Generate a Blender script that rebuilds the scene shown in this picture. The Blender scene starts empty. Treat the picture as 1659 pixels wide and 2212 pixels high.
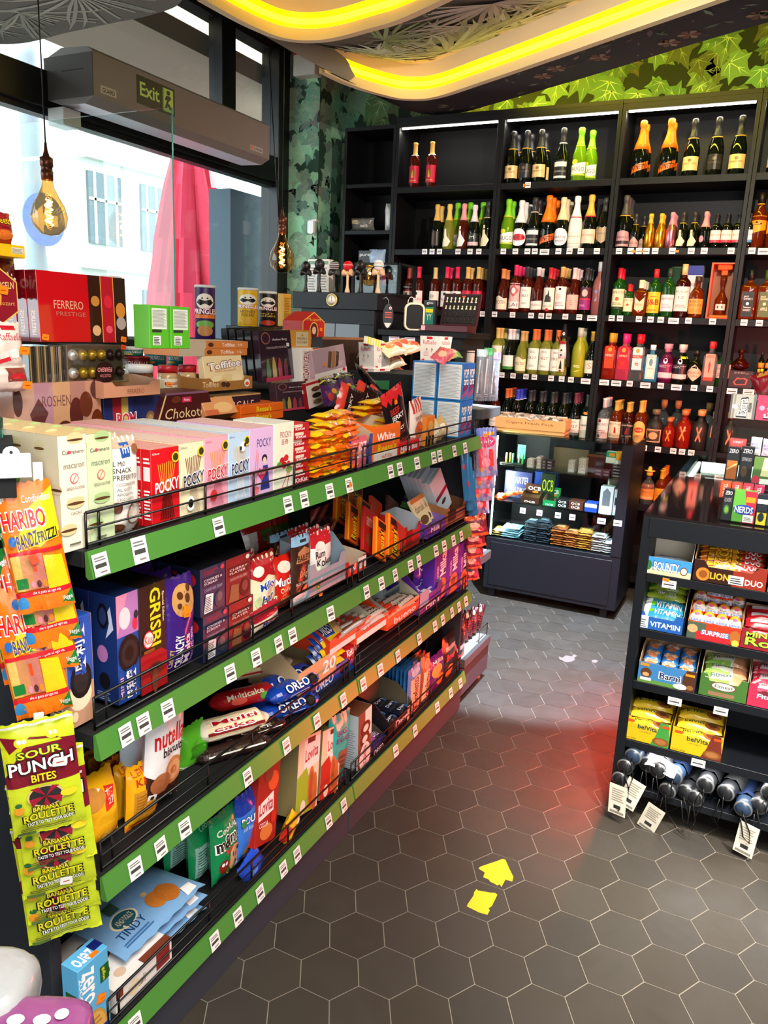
import bpy, math, random
from mathutils import Matrix, Vector, noise
from math import sin, cos, pi, sqrt, atan2, radians
random.seed(7)
SC = bpy.context.scene; COL = SC.collection
# ---------------- camera ----------------
W_, H_ = 1659, 2212
F_, YAW, PIT, ROL, CX, CZ = 1685.16, 0.451752, 0.230085, 0.044373, 1.032965, 1.6
RM = Matrix.Rotation(YAW, 3, 'Z') @ Matrix.Rotation(pi/2-PIT, 3, 'X') @ Matrix.Rotation(ROL, 3, 'Z')
cam = bpy.data.cameras.new('camera'); cam.sensor_fit = 'HORIZONTAL'; cam.sensor_width = 36; cam.lens = 36*F_/W_
cam.clip_start = 0.02; cam.clip_end = 200
co = bpy.data.objects.new('camera', cam); COL.objects.link(co)
co.matrix_world = Matrix.Translation((CX, 0, CZ)) @ RM.to_4x4(); SC.camera = co
# ---------------- light, world, exposure ----------------
SC.view_settings.view_transform = 'Standard'; SC.view_settings.look = 'None'; SC.view_settings.gamma = 1
SC.view_settings.exposure = 0.0; SC.view_settings.use_curve_mapping = False
wd = bpy.data.worlds.new('sky'); SC.world = wd; wd.use_nodes = True
wd.node_tree.nodes['Background'].inputs[0].default_value = (.86, .93, 1, 1)
wd.node_tree.nodes['Background'].inputs[1].default_value = 7.0
def area(name, loc, rot, sx, sy, e, c=(1, 1, 1), spread=180, portal=False):
    l = bpy.data.lights.new(name, 'AREA'); l.shape = 'RECTANGLE'; l.size = sx; l.size_y = sy; l.energy = e; l.color = c
    l.spread = radians(spread); l.cycles.is_portal = portal
    o = bpy.data.objects.new(name, l); COL.objects.link(o); o.location = loc; o.rotation_euler = rot; return o
def spot(name, loc, to, e, c=(1, 1, 1), ang=60, blend=.5, r=.05):
    l = bpy.data.lights.new(name, 'SPOT'); l.energy = e; l.color = c; l.spot_size = radians(ang); l.spot_blend = blend; l.shadow_soft_size = r
    o = bpy.data.objects.new(name, l); COL.objects.link(o); o.location = loc
    o.rotation_euler = (Vector(to)-Vector(loc)).to_track_quat('-Z', 'Y').to_euler(); return o
area('window_portal', (-2.46, 2.0, 1.85), (0, radians(-90), 0), 3.4, 6.4, 1, portal=True)
su = bpy.data.lights.new('sun', 'SUN'); su.energy = 9.0; su.angle = radians(2); su.color = (1, .97, .92)
so = bpy.data.objects.new('sun', su); COL.objects.link(so); so.rotation_euler = Vector((-.75, .35, -.6)).to_track_quat('-Z', 'Y').to_euler()
# out-of-view ceiling lamps over aisle and counter; rear area lamp stands in for daylight
area('aisle_lamp', (1.5, .3, 2.9), (0, radians(-12), 0), 1.6, 1.6, 165, (1, .92, .82))
area('rear_daylight_lamp', (2.2, -1.5, 1.5), (radians(84), 0, radians(28)), 2.2, 2.4, 72, (.96, .97, 1))
spot('ceiling_lamp', (.9, 2.6, 2.93), (-.3, 4.6, 1.4), 330, (1, .9, .78), 95, .9, .02)
spot('counter_spot', (1.25, 1.0, 2.9), (1.05, 2.6, .5), 400, (1, .93, .8), 40, .6)
spot('floor_spot', (.45, 3.2, 2.93), (.02, 3.9, 0), 2000, (.70, .82, 1), 38, .3, .02)
spot('front_floor_spot', (1.9, 1.2, 2.9), (1.25, 2.0, 0), 850, (1, .92, .8), 36, .9)
area('counter_red_led', (.712, 3.0, .2), (0, radians(90), 0), .2, 1.2, 26, (1, .07, .03))
spot('red_neon', (1.5, 4.05, 1.35), (.55, 5.1, 1.35), 120, (1, .12, .08), 100, .9, .03)
# ---------------- projection helpers: a pixel of the photograph gives the place on a real surface ----------------
def ray(u, v):
    return RM @ Vector(((u-829.5)/F_, -(v-1106)/F_, -1))
def U(u, v, ax, val):
    d = ray(u, v); c = Vector((CX, 0, CZ)); return c+d*((val-c[ax])/d[ax])
def yu(u, x, z):
    # y of the point (x,?,z) seen in pixel column u
    n = RM @ Vector((1, 0, (u-829.5)/F_))
    return -(n.x*(x-CX)+n.z*(z-CZ))/n.y
def xu(u, y, z):
    n = RM @ Vector((1, 0, (u-829.5)/F_))
    return CX-(n.y*y+n.z*(z-CZ))/n.x
def zv(v, x, y):
    n = RM @ Vector((0, 1, -(v-1106)/F_))
    return CZ-(n.x*(x-CX)+n.y*y)/n.z
# ---------------- colour and materials ----------------
def lin(c): return c/12.92 if c <= .04045 else ((c+.055)/1.055)**2.4
def hx(s):
    s = s.lstrip('#')
    if len(s) == 3: s = ''.join(a+a for a in s)
    return tuple(lin(int(s[i:i+2], 16)/255) for i in (0, 2, 4))+(1.0,)
MATS = {}
def mat(key, col='888', rough=.5, metal=0, trans=0, ior=1.45, emit=None, es=0, alpha=1, attr=False, bump=None, coat=0, spec=.5):
    if key in MATS: return MATS[key]
    m = bpy.data.materials.new(key); m.use_nodes = True; nt = m.node_tree; b = nt.nodes['Principled BSDF']; I = b.inputs
    I['Base Color'].default_value = hx(col); I['Roughness'].default_value = rough; I['Metallic'].default_value = metal
    I['Transmission Weight'].default_value = trans; I['IOR'].default_value = ior; I['Alpha'].default_value = alpha
    I['Coat Weight'].default_value = coat; I['Specular IOR Level'].default_value = spec
    if emit: I['Emission Color'].default_value = hx(emit); I['Emission Strength'].default_value = es
    if attr:
        a = nt.nodes.new('ShaderNodeAttribute'); a.attribute_name = 'Col'; nt.links.new(a.outputs['Color'], I['Base Color'])
    if bump:
        t = nt.nodes.new('ShaderNodeTexNoise'); t.inputs['Scale'].default_value = bump[0]; t.inputs['Detail'].default_value = 3
        tc = nt.nodes.new('ShaderNodeTexCoord'); nt.links.new(tc.outputs['Object'], t.inputs['Vector'])
        bp = nt.nodes.new('ShaderNodeBump'); bp.inputs['Strength'].default_value = bump[1]; bp.inputs['Distance'].default_value = bump[2]
        nt.links.new(t.outputs['Fac'], bp.inputs['Height']); nt.links.new(bp.outputs[0], I['Normal'])
    MATS[key] = m; return m
def sheet_glass(key, tint='eef6f4', refl=1.0):
    if key in MATS: return MATS[key]
    m = bpy.data.materials.new(key); m.use_nodes = True; nt = m.node_tree; nt.nodes.clear()
    o = nt.nodes.new('ShaderNodeOutputMaterial'); mx = nt.nodes.new('ShaderNodeMixShader'); t = nt.nodes.new('ShaderNodeBsdfTransparent')
    g = nt.nodes.new('ShaderNodeBsdfGlossy'); g.inputs['Roughness'].default_value = .02; lw = nt.nodes.new('ShaderNodeLayerWeight'); lw.inputs['Blend'].default_value = .5; pw = nt.nodes.new('ShaderNodeMath'); pw.operation = 'POWER'; pw.inputs[1].default_value = 4.5
    f = nt.nodes.new('ShaderNodeMath'); f.operation = 'MULTIPLY_ADD'; f.inputs[1].default_value = .9; f.inputs[2].default_value = .04
    nt.links.new(lw.outputs['Facing'], pw.inputs[0]); nt.links.new(pw.outputs[0], f.inputs[0])
    mu = nt.nodes.new('ShaderNodeMath'); mu.operation = 'MULTIPLY'; mu.inputs[1].default_value = refl
    t.inputs[0].default_value = hx(tint); nt.links.new(f.outputs[0], mu.inputs[0]); nt.links.new(mu.outputs[0], mx.inputs[0])
    nt.links.new(t.outputs[0], mx.inputs[1]); nt.links.new(g.outputs[0], mx.inputs[2]); nt.links.new(mx.outputs[0], o.inputs[0])
    MATS[key] = m; return m
CARD = mat('printed_card', rough=.38, attr=True)
FILM = mat('printed_film', rough=.25, attr=True, bump=(45, .5, .004), coat=.3)
MATTE = mat('matte_paint', rough=.8, attr=True)
METL = mat('foil', rough=.3, metal=.6, attr=True)
BLK = mat('black_laminate', '0c0c0e', .5, spec=.3); NAVY = mat('dark_blue_laminate', '0c1017', .5, spec=.35)
WIRE = mat('black_wire', '08090b', .35); CLEAR = sheet_glass('clear_glass'); ACR = sheet_glass('acrylic', 'f2f6f6', 1.3)
# ---------------- mesh builder ----------------
class MB:
    def __init__(s): s.v = []; s.f = []; s.c = []; s.m = []; s.sm = []; s.mats = []
    def mi(s, m):
        if m not in s.mats: s.mats.append(m)
        return s.mats.index(m)
    def add(s, vs, fs, col='888', m=CARD, smooth=False, T=None):
        b = len(s.v); i = s.mi(m); cc = hx(col) if isinstance(col, str) else col
        s.v += [tuple(T @ Vector(p)) for p in vs] if T is not None else [tuple(p) for p in vs]
        for f in fs: s.f.append([b+k for k in f]); s.c.append(cc); s.m.append(i); s.sm.append(smooth)
        return s
    def box(s, x0, y0, z0, x1, y1, z1, col='888', m=CARD, ch=0, T=None):
        X = (x0, x1); Y = (y0, y1); Z = (z0, z1)
        if not ch:
            vs = [(X[i], Y[j], Z[k]) for i in (0, 1) for j in (0, 1) for k in (0, 1)]
            fs = [(0, 1, 3, 2), (4, 6, 7, 5), (0, 4, 5, 1), (2, 3, 7, 6), (0, 2, 6, 4), (1, 5, 7, 3)]
            return s.add(vs, fs, col, m, False, T)
        ch = min(ch, (x1-x0)*.4, (y1-y0)*.4, (z1-z0)*.4); vs = []; ix = {}
        for i in (0, 1):
            for j in (0, 1):
                for k in (0, 1):
                    for a in range(3):
                        p = [X[i]+(ch if not i else -ch)*(a != 0), Y[j]+(ch if not j else -ch)*(a != 1), Z[k]+(ch if not k else -ch)*(a != 2)]
                        ix[i, j, k, a] = len(vs); vs.append(p)
        fs = []
        for a in range(3):
            o = [q for q in range(3) if q != a]
            for e in (0, 1):
                def g(p, q):
                    t = [0, 0, 0]; t[a] = e; t[o[0]] = p; t[o[1]] = q; return ix[t[0], t[1], t[2], a]
                fs.append((g(0, 0), g(1, 0), g(1, 1), g(0, 1)))
            for p in (0, 1):
                for q in (0, 1):
                    t0 = [0, 0, 0]; t0[o[0]] = p; t0[o[1]] = q; t1 = t0[:]; t1[a] = 1
                    fs.append((ix[(*t0, o[0])], ix[(*t1, o[0])], ix[(*t1, o[1])], ix[(*t0, o[1])]))
        fs += [(ix[i, j, k, 0], ix[i, j, k, 1], ix[i, j, k, 2]) for i in (0, 1) for j in (0, 1) for k in (0, 1)]
        return s.add(vs, fs, col, m, False, T)
    def lathe(s, prof, n=20, col='888', m=CARD, T=None, smooth=True, c0=None):
        vs = []; fs = []; k = len(prof)
        for r, z in prof:
            for i in range(n): a = 2*pi*i/n; vs.append((r*cos(a), r*sin(a), z))
        for j in range(k-1):
            for i in range(n): fs.append((j*n+i, j*n+(i+1) % n, (j+1)*n+(i+1) % n, (j+1)*n+i))
        if prof[0][0] > 1e-5: fs.append(tuple(range(n))[::-1])
        if prof[-1][0] > 1e-5: fs.append(tuple((k-1)*n+i for i in range(n)))
        return s.add(vs, fs, col, m, smooth, T)
    def tube(s, pts, r, n=6, col='888', m=WIRE, T=None, closed=False):
        vs = []; fs = []; P_ = [Vector(p) for p in pts]; k = len(P_)
        for i, p in enumerate(P_):
            a = P_[i-1] if (i or closed) else p; b = P_[(i+1) % k] if (i < k-1 or closed) else p
            d = (b-a).normalized(); up = Vector((0, 0, 1)) if abs(d.z) < .9 else Vector((1, 0, 0))
            x = d.cross(up).normalized(); y = d.cross(x)
            rr = r[i] if isinstance(r, (list, tuple)) else r
            for q in range(n): t = 2*pi*q/n; vs.append(p+x*cos(t)*rr+y*sin(t)*rr)
        for i in range(k if closed else k-1):
            for q in range(n): fs.append((i*n+q, i*n+(q+1) % n, ((i+1) % k)*n+(q+1) % n, ((i+1) % k)*n+q))
        if not closed: fs += [tuple(range(n))[::-1], tuple((k-1)*n+q for q in range(n))]
        return s.add(vs, fs, col, m, True, T)
    def prism(s, pts, h0, h1, col='888', m=CARD, T=None):
        n = len(pts); vs = [(p[0], p[1], h0) for p in pts]+[(p[0], p[1], h1) for p in pts]
        fs = [tuple(range(n))[::-1], tuple(range(n, 2*n))]+[(i, (i+1) % n, n+(i+1) % n, n+i) for i in range(n)]
        return s.add(vs, fs, col, m, False, T)
    def mesh(s, name):
        me = bpy.data.meshes.new(name); me.from_pydata(s.v, [], s.f)
        for m in s.mats: me.materials.append(m)
        me.polygons.foreach_set('material_index', s.m); me.polygons.foreach_set('use_smooth', s.sm)
        a = me.attributes.new('Col', 'FLOAT_COLOR', 'CORNER'); fl = []
        for f, c in zip(s.f, s.c): fl += list(c)*len(f)
        a.data.foreach_set('color', fl); me.update(); return me
    def build(s, name, parent=None, loc=None, rz=0, ry=0, rx=0):
        return link(name, s.mesh(name), parent, loc, rz, ry, rx)
def link(name, me, parent=None, loc=None, rz=0, ry=0, rx=0):
    o = bpy.data.objects.new(name, me); COL.objects.link(o)
    if parent: o.parent = parent
    if loc is not None: o.location = loc
    if rz or ry or rx: o.rotation_euler = (rx, ry, rz)
    return o
def tag(o, label=None, cat=None, group=None, kind=None):
    for k, v in (('label', label), ('category', cat), ('group', group), ('kind', kind)):
        if v: o[k] = v
    return o
def thing(name, label, cat, loc=(0, 0, 0), rz=0, group=None):
    o = link(name, None, None, loc, rz); return tag(o, label, cat, group)
def dup(r, loc, rz=None, label=None, group=None, rx=None, ry=None, sc=None):
    c = r.copy(); COL.objects.link(c); c.location = loc; e = c.rotation_euler
    if rz is not None: e.z = rz
    if rx is not None: e.x = rx
    if ry is not None: e.y = ry
    if sc is not None: c.scale = sc if isinstance(sc, (tuple, list)) else (sc,)*3
    if label: c['label'] = label
    if group: c['group'] = group
    for ch in r.children:
        d = ch.copy(); COL.objects.link(d); d.parent = c
        for g in ch.children:
            e2 = g.copy(); COL.objects.link(e2); e2.parent = d
    return c
# ---------------- flat print: text, shapes; clipped into cells so that it can follow a curved surface ----------------
TX = {}; TSC = bpy.data.scenes.new('lettering')
def text_mesh(st, bold=0.0):
    k = (st, bold)
    if k in TX: return TX[k]
    c = bpy.data.curves.new('t', 'FONT'); c.body = st; c.resolution_u = 2; c.offset = bold; c.fill_mode = 'BOTH'
    o = bpy.data.objects.new('t', c); TSC.collection.objects.link(o); vl = TSC.view_layers[0]; vl.update(); dg = vl.depsgraph
    me = bpy.data.meshes.new_from_object(o.evaluated_get(dg)); bpy.data.objects.remove(o)
    vs = [tuple(v.co[:2]) for v in me.vertices]; fs = [tuple(p.vertices) for p in me.polygons]; bpy.data.meshes.remove(me); bpy.data.curves.remove(c)
    if not vs: vs = [(0, 0), (1, 0), (1, 1)]; fs = [(0, 1, 2)]
    x0 = min(v[0] for v in vs); x1 = max(v[0] for v in vs); y0 = min(v[1] for v in vs); y1 = max(v[1] for v in vs)
    vs = [((v[0]-x0)/(x1-x0+1e-9), (v[1]-y0)/(y1-y0+1e-9)) for v in vs]
    TX[k] = (vs, fs); return TX[k]
def clip(poly, ax, c, lo):
    out = []; n = len(poly)
    for i in range(n):
        a = poly[i]; b = poly[(i+1) % n]; da = (a[ax]-c)*(1 if lo else -1); db = (b[ax]-c)*(1 if lo else -1)
        if da >= 0: out.append(a)
        if da*db < 0: t = da/(da-db); out.append((a[0]+(b[0]-a[0])*t, a[1]+(b[1]-a[1])*t))
    return out
def cells(polys, nx, ny):
    for ax, n in ((0, nx), (1, ny)):
        if n <= 1: continue
        res = []
        for p in polys:
            i0 = int(min(q[ax] for q in p)*n+1e-6); i1 = int(max(q[ax] for q in p)*n-1e-6)
            if i1 <= i0: res.append(p); continue
            for i in range(i0, i1+1):
                c = p
                if i > i0: c = clip(c, ax, i/n, True)
                if c and i < i1: c = clip(c, ax, (i+1)/n, False)
                if len(c) > 2: res.append(c)
        polys = res
    return polys
ART = {}
def parse(s):
    # 'r x0 y0 x1 y1 col', 'e cx cy rx ry col', 't/b x0 y0 x1 y1 TEXT col [outline]', 'v' vertical text reading upward, 'd' downward, 'l' n lines, 'p x y x y .. col'
    if s in ART: return ART[s]
    out = []
    for it in s.split(';'):
        a = it.split()
        if not a: continue
        k = a[0]
        if k == 'r': x0, y0, x1, y1 = map(float, a[1:5]); out.append(([[(x0, y0), (x1, y0), (x1, y1), (x0, y1)]], a[5]))
        elif k == 'e':
            cx, cy, rx, ry = map(float, a[1:5]); out.append(([[(cx+rx*cos(2*pi*i/18), cy+ry*sin(2*pi*i/18)) for i in range(18)]], a[5]))
        elif k == 'p':
            q = list(map(float, a[1:-1])); out.append(([list(zip(q[::2], q[1::2]))], a[-1]))
        elif k == 'l':
            x0, y0, x1, y1 = map(float, a[1:5]); n = int(a[5]); h = (y1-y0)/n; L = []
            for i in range(n):
                xe = x1-(x1-x0)*((i*7) % 5)*.05; L.append([(x0, y0+h*i), (xe, y0+h*i), (xe, y0+h*(i+.5)), (x0, y0+h*(i+.5))])
            out.append((L, a[6]))
        elif k in 'tbvdwu':
            x0, y0, x1, y1 = map(float, a[1:5]); w = a[5].replace('_', ' ').replace('|', '\n')
            def pl(bold):
                vs, fs = text_mesh(w, bold)
                if k == 'v': g = lambda p: (x1-(x1-x0)*p[1], y0+(y1-y0)*p[0])
                elif k == 'd': g = lambda p: (x0+(x1-x0)*p[1], y1-(y1-y0)*p[0])
                elif k == 'w': g = lambda p: (x0+(x1-x0)*p[0], y0+(y1-y0)*(p[1]*.8+.2*p[0]))
                elif k == 'u': g = lambda p: (x1-(x1-x0)*p[0], y1-(y1-y0)*p[1])
                else: g = lambda p: (x0+(x1-x0)*p[0], y0+(y1-y0)*p[1])
                return [[g(vs[i]) for i in f] for f in fs]
            if len(a) > 7: 
                ex = .012*(x1-x0)+.012; ey = .09*(y1-y0)
                sv = (x0, y0, x1, y1); x0 -= ex; x1 += ex; y0 -= ey; y1 += ey; out.append((pl(.055), a[7])); x0, y0, x1, y1 = sv
            out.append((pl(0 if k == 't' else .02), a[6]))
    ART[s] = out; return out
def art(mb, s, fn, m=CARD, nx=1, ny=1, e0=.0003, de=.0002):
    for i, (polys, col) in enumerate(parse(s)):
        for p in cells(polys, nx, ny):
            mb.add([fn(q[0], q[1], e0+de*i) for q in p], [tuple(range(len(p)))], col, m)
# ---------------- package builders. local frame: width X, front faces -Y, up Z, origin at the middle of the base ----------------
def carton(w, d, h, col, front='', side='', top='', m=CARD, ch=.0012, sc=None, tc=None, back=''):
    b = MB(); b.box(-w/2, -d/2, 0, w/2, d/2, h, col, m, ch)
    if sc: side = 'r 0 0 1 1 %s;' % sc+side
    if tc: top = 'r 0 0 1 1 %s;' % tc+top
    art(b, front, lambda x, y, e: (-w/2+w*x, -d/2-e, h*y), m)
    if side:
        art(b, side, lambda x, y, e: (-w/2-e, d/2-d*x, h*y), m); art(b, side, lambda x, y, e: (w/2+e, -d/2+d*x, h*y), m)
    if top: art(b, top, lambda x, y, e: (-w/2+w*x, -d/2+d*y, h+e), m)
    if back: art(b, back, lambda x, y, e: (w/2-w*x, d/2+e, h*y), m)
    return b
def pillow(w, h, t, col, front='', seed=1, fin=.05, m=FILM, nx=12, ny=16, flat=False, gusset=0, finc=None, back=None, wr=1.0):
    # sealed film bag: crimped fins at top and bottom, wrinkled, belly of thickness t; stands upright, front -Y
    def prof(x, y):
        yy = min(max((y-fin)/(1-2*fin), 0), 1); a = (4*yy*(1-yy))**.42 if 0 < yy < 1 else 0
        bx = max(1-abs(2*x-1)**3.2, 0)**.6; n = noise.noise(Vector((x*3.1+seed*7.3, y*3.7, seed)))*.22+noise.noise(Vector((x*9+seed, y*8, seed*3.)))*.10*wr
        ed = noise.noise(Vector((x*14+seed, seed*5., 0)))*.12*wr*(1 if y > .5 else .6)*(abs(2*y-1)**3)
        return t/2*max(a*bx*(1+n)+ed*a, 0)
    def fx(x, y):
        yy = min(max((y-fin)/(1-2*fin), 0), 1); a = max(4*yy*(1-yy), 0)**.5
        return w*(x-.5)*(1-.05*a*(1 if t > .02 else .5))
    def wob(x, y): return noise.noise(Vector((x*2.3+seed, y*1.9, seed*2.)))*.004*wr+(abs(2*y-1)**6)*noise.noise(Vector((x*5, seed, y)))*.006*wr
    F = lambda x, y, e: (fx(x, y), -prof(x, y)+wob(x, y)-e, h*y)
    B = lambda x, y, e: (fx(x, y), prof(x, y)+wob(x, y)+e, h*y)
    b = MB(); vs = []; fs = []; N = (nx+1)*(ny+1)
    for G in (F, B):
        for j in range(ny+1):
            y = j/ny
            for i in range(nx+1):
                x = i/nx; p = G(x, y, .0004)
                if j in (0, ny): p = (p[0], p[1], p[2]+(.002 if i % 2 else -.002)*(1 if h > .08 else .4))
                vs.append(p)
    for j in range(ny):
        for i in range(nx):
            a = j*(nx+1)+i; fs.append((a, a+1, a+nx+2, a+nx+1)); fs.append((N+a, N+a+nx+1, N+a+nx+2, N+a+1))
    b.add(vs, fs, col, m, True)
    if finc: art(b, 'r 0 0 1 %g %s;r 0 %g 1 1 %s' % (fin*.9, finc, 1-fin*.9, finc), F, m, nx, ny, .0007)
    if front: art(b, front, F, m, nx, ny, .0009, .00025)
    if back: art(b, back, lambda x, y, e: B(1-x, y, e), m, nx, ny, .0009)
    return b
def can(r, h, col, label='', cap='ccc', caph=.008, m=CARD, n=24):
    b = MB(); b.lathe([(r*.96, 0), (r, .002), (r, h-.002), (r*.98, h)], n, col, m)
    b.lathe([(r*1.03, h-caph), (r*1.03, h), (r*.95, h+.002), (0, h+.002)], n, cap, m)
    art(b, label, lambda x, y, e: ((r+e)*sin((x-.5)*pi*1.0), -(r+e)*cos((x-.5)*pi*1.0), (h-caph)*y), m, 12, 1, .0006)
    return b
def tray(w, d, h, col, front='', side='', inner='c9b48a', fl=.45, bh=1.0, m=CARD, t=.0015, notch=True):
    # open display carton: high back, sides sloping to a low front of height fl*h
    b = MB(); f = fl*h; bk = bh*h
    b.box(-w/2, -d/2, 0, w/2, d/2, t, col, m); b.box(-w/2, d/2-t, t, w/2, d/2, bk, inner, m)
    for sx in (-1, 1):
        x0 = sx*w/2; x1 = x0-sx*t
        P4 = [(-d/2, t), (d/2, t), (d/2, bk), (d/2-d*.55, bk*.92), (-d/2, f)]
        for xx, cc in ((x0, col), (x1, inner)): b.add([(xx, p[0], p[1]) for p in P4], [tuple(range(5)) if sx*(xx-x1) > 0 else tuple(range(5))[::-1]], cc, m)
        b.add([(x0, -d/2, f), (x1, -d/2, f), (x1, d/2-d*.55, bk*.92), (x0, d/2-d*.55, bk*.92), (x0, d/2, bk), (x1, d/2, bk)], [(0, 1, 2, 3), (3, 2, 5, 4)], inner, m)
    K = [(0, 0), (1, 0), (1, 1), (.86, 1), (.8, .72), (.2, .72), (.14, 1), (0, 1)] if notch else [(0, 0), (1, 0), (1, 1), (0, 1)]
    for yy, cc in ((-d/2, col), (-d/2+t, inner)): b.add([(-w/2+w*p[0], yy, f*p[1]) for p in K], [tuple(range(len(K)))], cc, m)
    art(b, front, lambda x, y, e: (-w/2+w*x, -d/2-e, f*y), m)
    if side: art(b, side, lambda x, y, e: (-w/2-e, d/2-d*x, f*y), m); art(b, side, lambda x, y, e: (w/2+e, -d/2+d*x, f*y), m)
    return b
# ======================= the room =======================
def st(o): o['kind'] = 'structure'; return o
XW, YB, XR, YF, ZC = -2.4, 5.45, 3.4, -1.9, 3.6
def hexfloor():
    b = MB(); g = mat('grout', '8a8378', .75); t = mat('tile', '24211f', .4, attr=True, bump=(9, .25, .003))
    nt = t.node_tree; bs = nt.nodes['Principled BSDF']; n = nt.nodes.new('ShaderNodeTexNoise'); n.inputs['Scale'].default_value = 7; n.inputs['Detail'].default_value = 6; n.inputs['Distortion'].default_value = 1.5
    r = nt.nodes.new('ShaderNodeMapRange'); r.inputs[1].default_value = .3; r.inputs[2].default_value = .75; r.inputs[3].default_value = .36; r.inputs[4].default_value = .62
    tc = nt.nodes.new('ShaderNodeTexCoord'); nt.links.new(tc.outputs['Object'], n.inputs['Vector']); nt.links.new(n.outputs['Fac'], r.inputs[0]); nt.links.new(r.outputs[0], bs.inputs['Roughness'])
    b.add([(XW, YF, -.0015), (XR, YF, -.0015), (XR, YB, -.0015), (XW, YB, -.0015)], [(0, 1, 2, 3)], '8a8278', g)
    a = .0846; R_ = a-.0015
    for i in range(-28, 22):
        for j in range(-26, 30):
            cx = .1013+i*1.5*a; cy = 1.6803+(j+.5*(i % 2))*a*sqrt(3)
            if cx < XW+.02 or cx > XR or cy < YF or cy > YB: continue
            c = .036+.008*random.random(); w = .004+random.random()*.003
            b.add([(cx+R_*cos(k*pi/3), cy+R_*sin(k*pi/3), 0) for k in range(6)], [tuple(range(6))], (c+w, c, c-w*1.2, 1), t)
    return st(b.build('floor'))
hexfloor()
def leaf(b, T, s, col, vein, m, e=0):
    # a five-lobed ivy leaf with pale veins, flat print
    O = [(0, -.42), (.3, -.52), (.62, -.28), (.5, -.02), (.78, .28), (.42, .3), (.2, .52), (0, 1.0), (-.2, .52), (-.42, .3), (-.78, .28), (-.5, -.02), (-.62, -.28), (-.3, -.52)]
    b.add([T(x*s, y*s, e) for x, y in [(0, 0)]+O], [(0, i+1, (i+1) % 14+1) for i in range(14)], col, m)
    for (x, y) in ((0, .93), (.7, .26), (-.7, .26), (.52, -.26), (-.52, -.26), (.36, .62), (-.36, .62)):
        if abs(y) == .62: x0, y0, x, y = 0, .15, x*.45, y*.75
        else: x0, y0 = 0, -.3
        L = sqrt((x-x0)**2+(y-y0)**2); nx, ny = -(y-y0)/L*.022, (x-x0)/L*.022
        b.add([T((x0+nx)*s, (y0+ny)*s, e+.0003), (T(x*s, y*s, e+.0003)), T((x0-nx)*s, (y0-ny)*s, e+.0003)], [(0, 1, 2)], vein, m)
def ivy(b, P, w, h, n, seed, s0=.09, m=MATTE, teal=None):
    rr = random.Random(seed)
    for k in range(n):
        x = rr.uniform(0, w); y = rr.uniform(0, h); an = rr.gauss(pi, .8); s = s0*rr.uniform(.6, 1.35); g = rr.uniform(.35, 1)*(.55+.45*k/n)
        c = (.13*g+.05*rr.random(), .33*g, .11*g, 1); v = (.5*g+.08, .72*g+.08, .42*g, 1)
        if teal is None or x < teal: c = (c[0]*2.2, min(c[1]*2.3, .78), c[2]*3.2+.08, 1); v = (v[0], v[1], v[2]*1.5, 1)  # window daylight put into the leaf colour: brighter, bluer green
        def T(px, py, e): return P(min(max(x+px*cos(an)-py*sin(an), 0), w), min(max(y+px*sin(an)+py*cos(an), 0), h), .0005+.0004*(k % 40)*.2+e)
        leaf(b, T, s, c, v, m)
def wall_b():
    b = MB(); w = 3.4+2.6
    b.box(-2.52, YB, 0, XR, YB+.1, ZC+.1, '1a2414', MATTE); b.box(-2.4, YB-.0008, .9, -1.8, YB, 3.6, '2a4a3a', MATTE)  # paler strip at the left: daylight painted into the base colour
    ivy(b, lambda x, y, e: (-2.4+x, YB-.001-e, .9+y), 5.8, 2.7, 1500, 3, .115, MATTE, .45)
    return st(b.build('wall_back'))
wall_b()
b = MB(); b.box(-2.4, 5.12, 0, -2.09, YB-.003, 3.6, '2a4a3a', MATTE)  # window pillar: daylight painted into base and leaf colours
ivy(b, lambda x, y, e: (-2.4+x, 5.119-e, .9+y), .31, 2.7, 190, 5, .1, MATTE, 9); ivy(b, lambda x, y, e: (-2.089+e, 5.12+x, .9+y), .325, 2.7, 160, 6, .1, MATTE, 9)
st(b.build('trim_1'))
b = MB(); b.box(XR, YF, 0, XR+.1, YB, ZC+.1, '3a342c', MATTE); st(b.build('wall_right'))
b = MB(); b.box(-2.9, YF-.1, 0, XR, YF, ZC+.1, '8a857c', MATTE); st(b.build('wall_front'))
# window wall: parapet, transom, mullions, frame
b = MB(); b.box(XW-.12, YF, 0, XW, YB, 1.0, '15171a', MATTE); b.box(XW-.12, YF, 3.45, XW, YB, ZC+.1, '15171a', MATTE)
b.box(XW-.12, 5.1, 0, XW, YB+.0, ZC, '0e1012', MATTE)
st(b.build('wall_left'))
FR = mat('window_frame', '0c0e11', .4)
yr = yu(585, XW, 2.3); yt = U(0, 205, 0, XW)
b = MB(); zb = 2.585
b.box(XW-.08, YF, zb, XW+.05, 5.12, zb+.17, '000', FR, .004); b.box(XW-.05, YF, zb-.03, XW+.02, 5.12, zb, '222', FR)
b.box(XW-.09, yr, .98, XW+.06, 5.125, 3.47, '000', FR, .004)
ym = yu(478, XW, 2.95); b.box(XW-.06, ym-.05, zb+.16, XW+.05, ym+.09, 3.46, '000', FR, .004)
b.box(XW-.06, 2.3, zb+.16, XW+.05, 2.38, 3.46, '000', FR, .004); b.box(XW-.06, 1.2, 1.0, XW+.04, 1.3, zb, '000', FR, .004)
b.box(XW-.06, YF, 1.0, XW+.05, yr, 1.06, '000', FR, .004); st(b.build('window_frame'))
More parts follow.
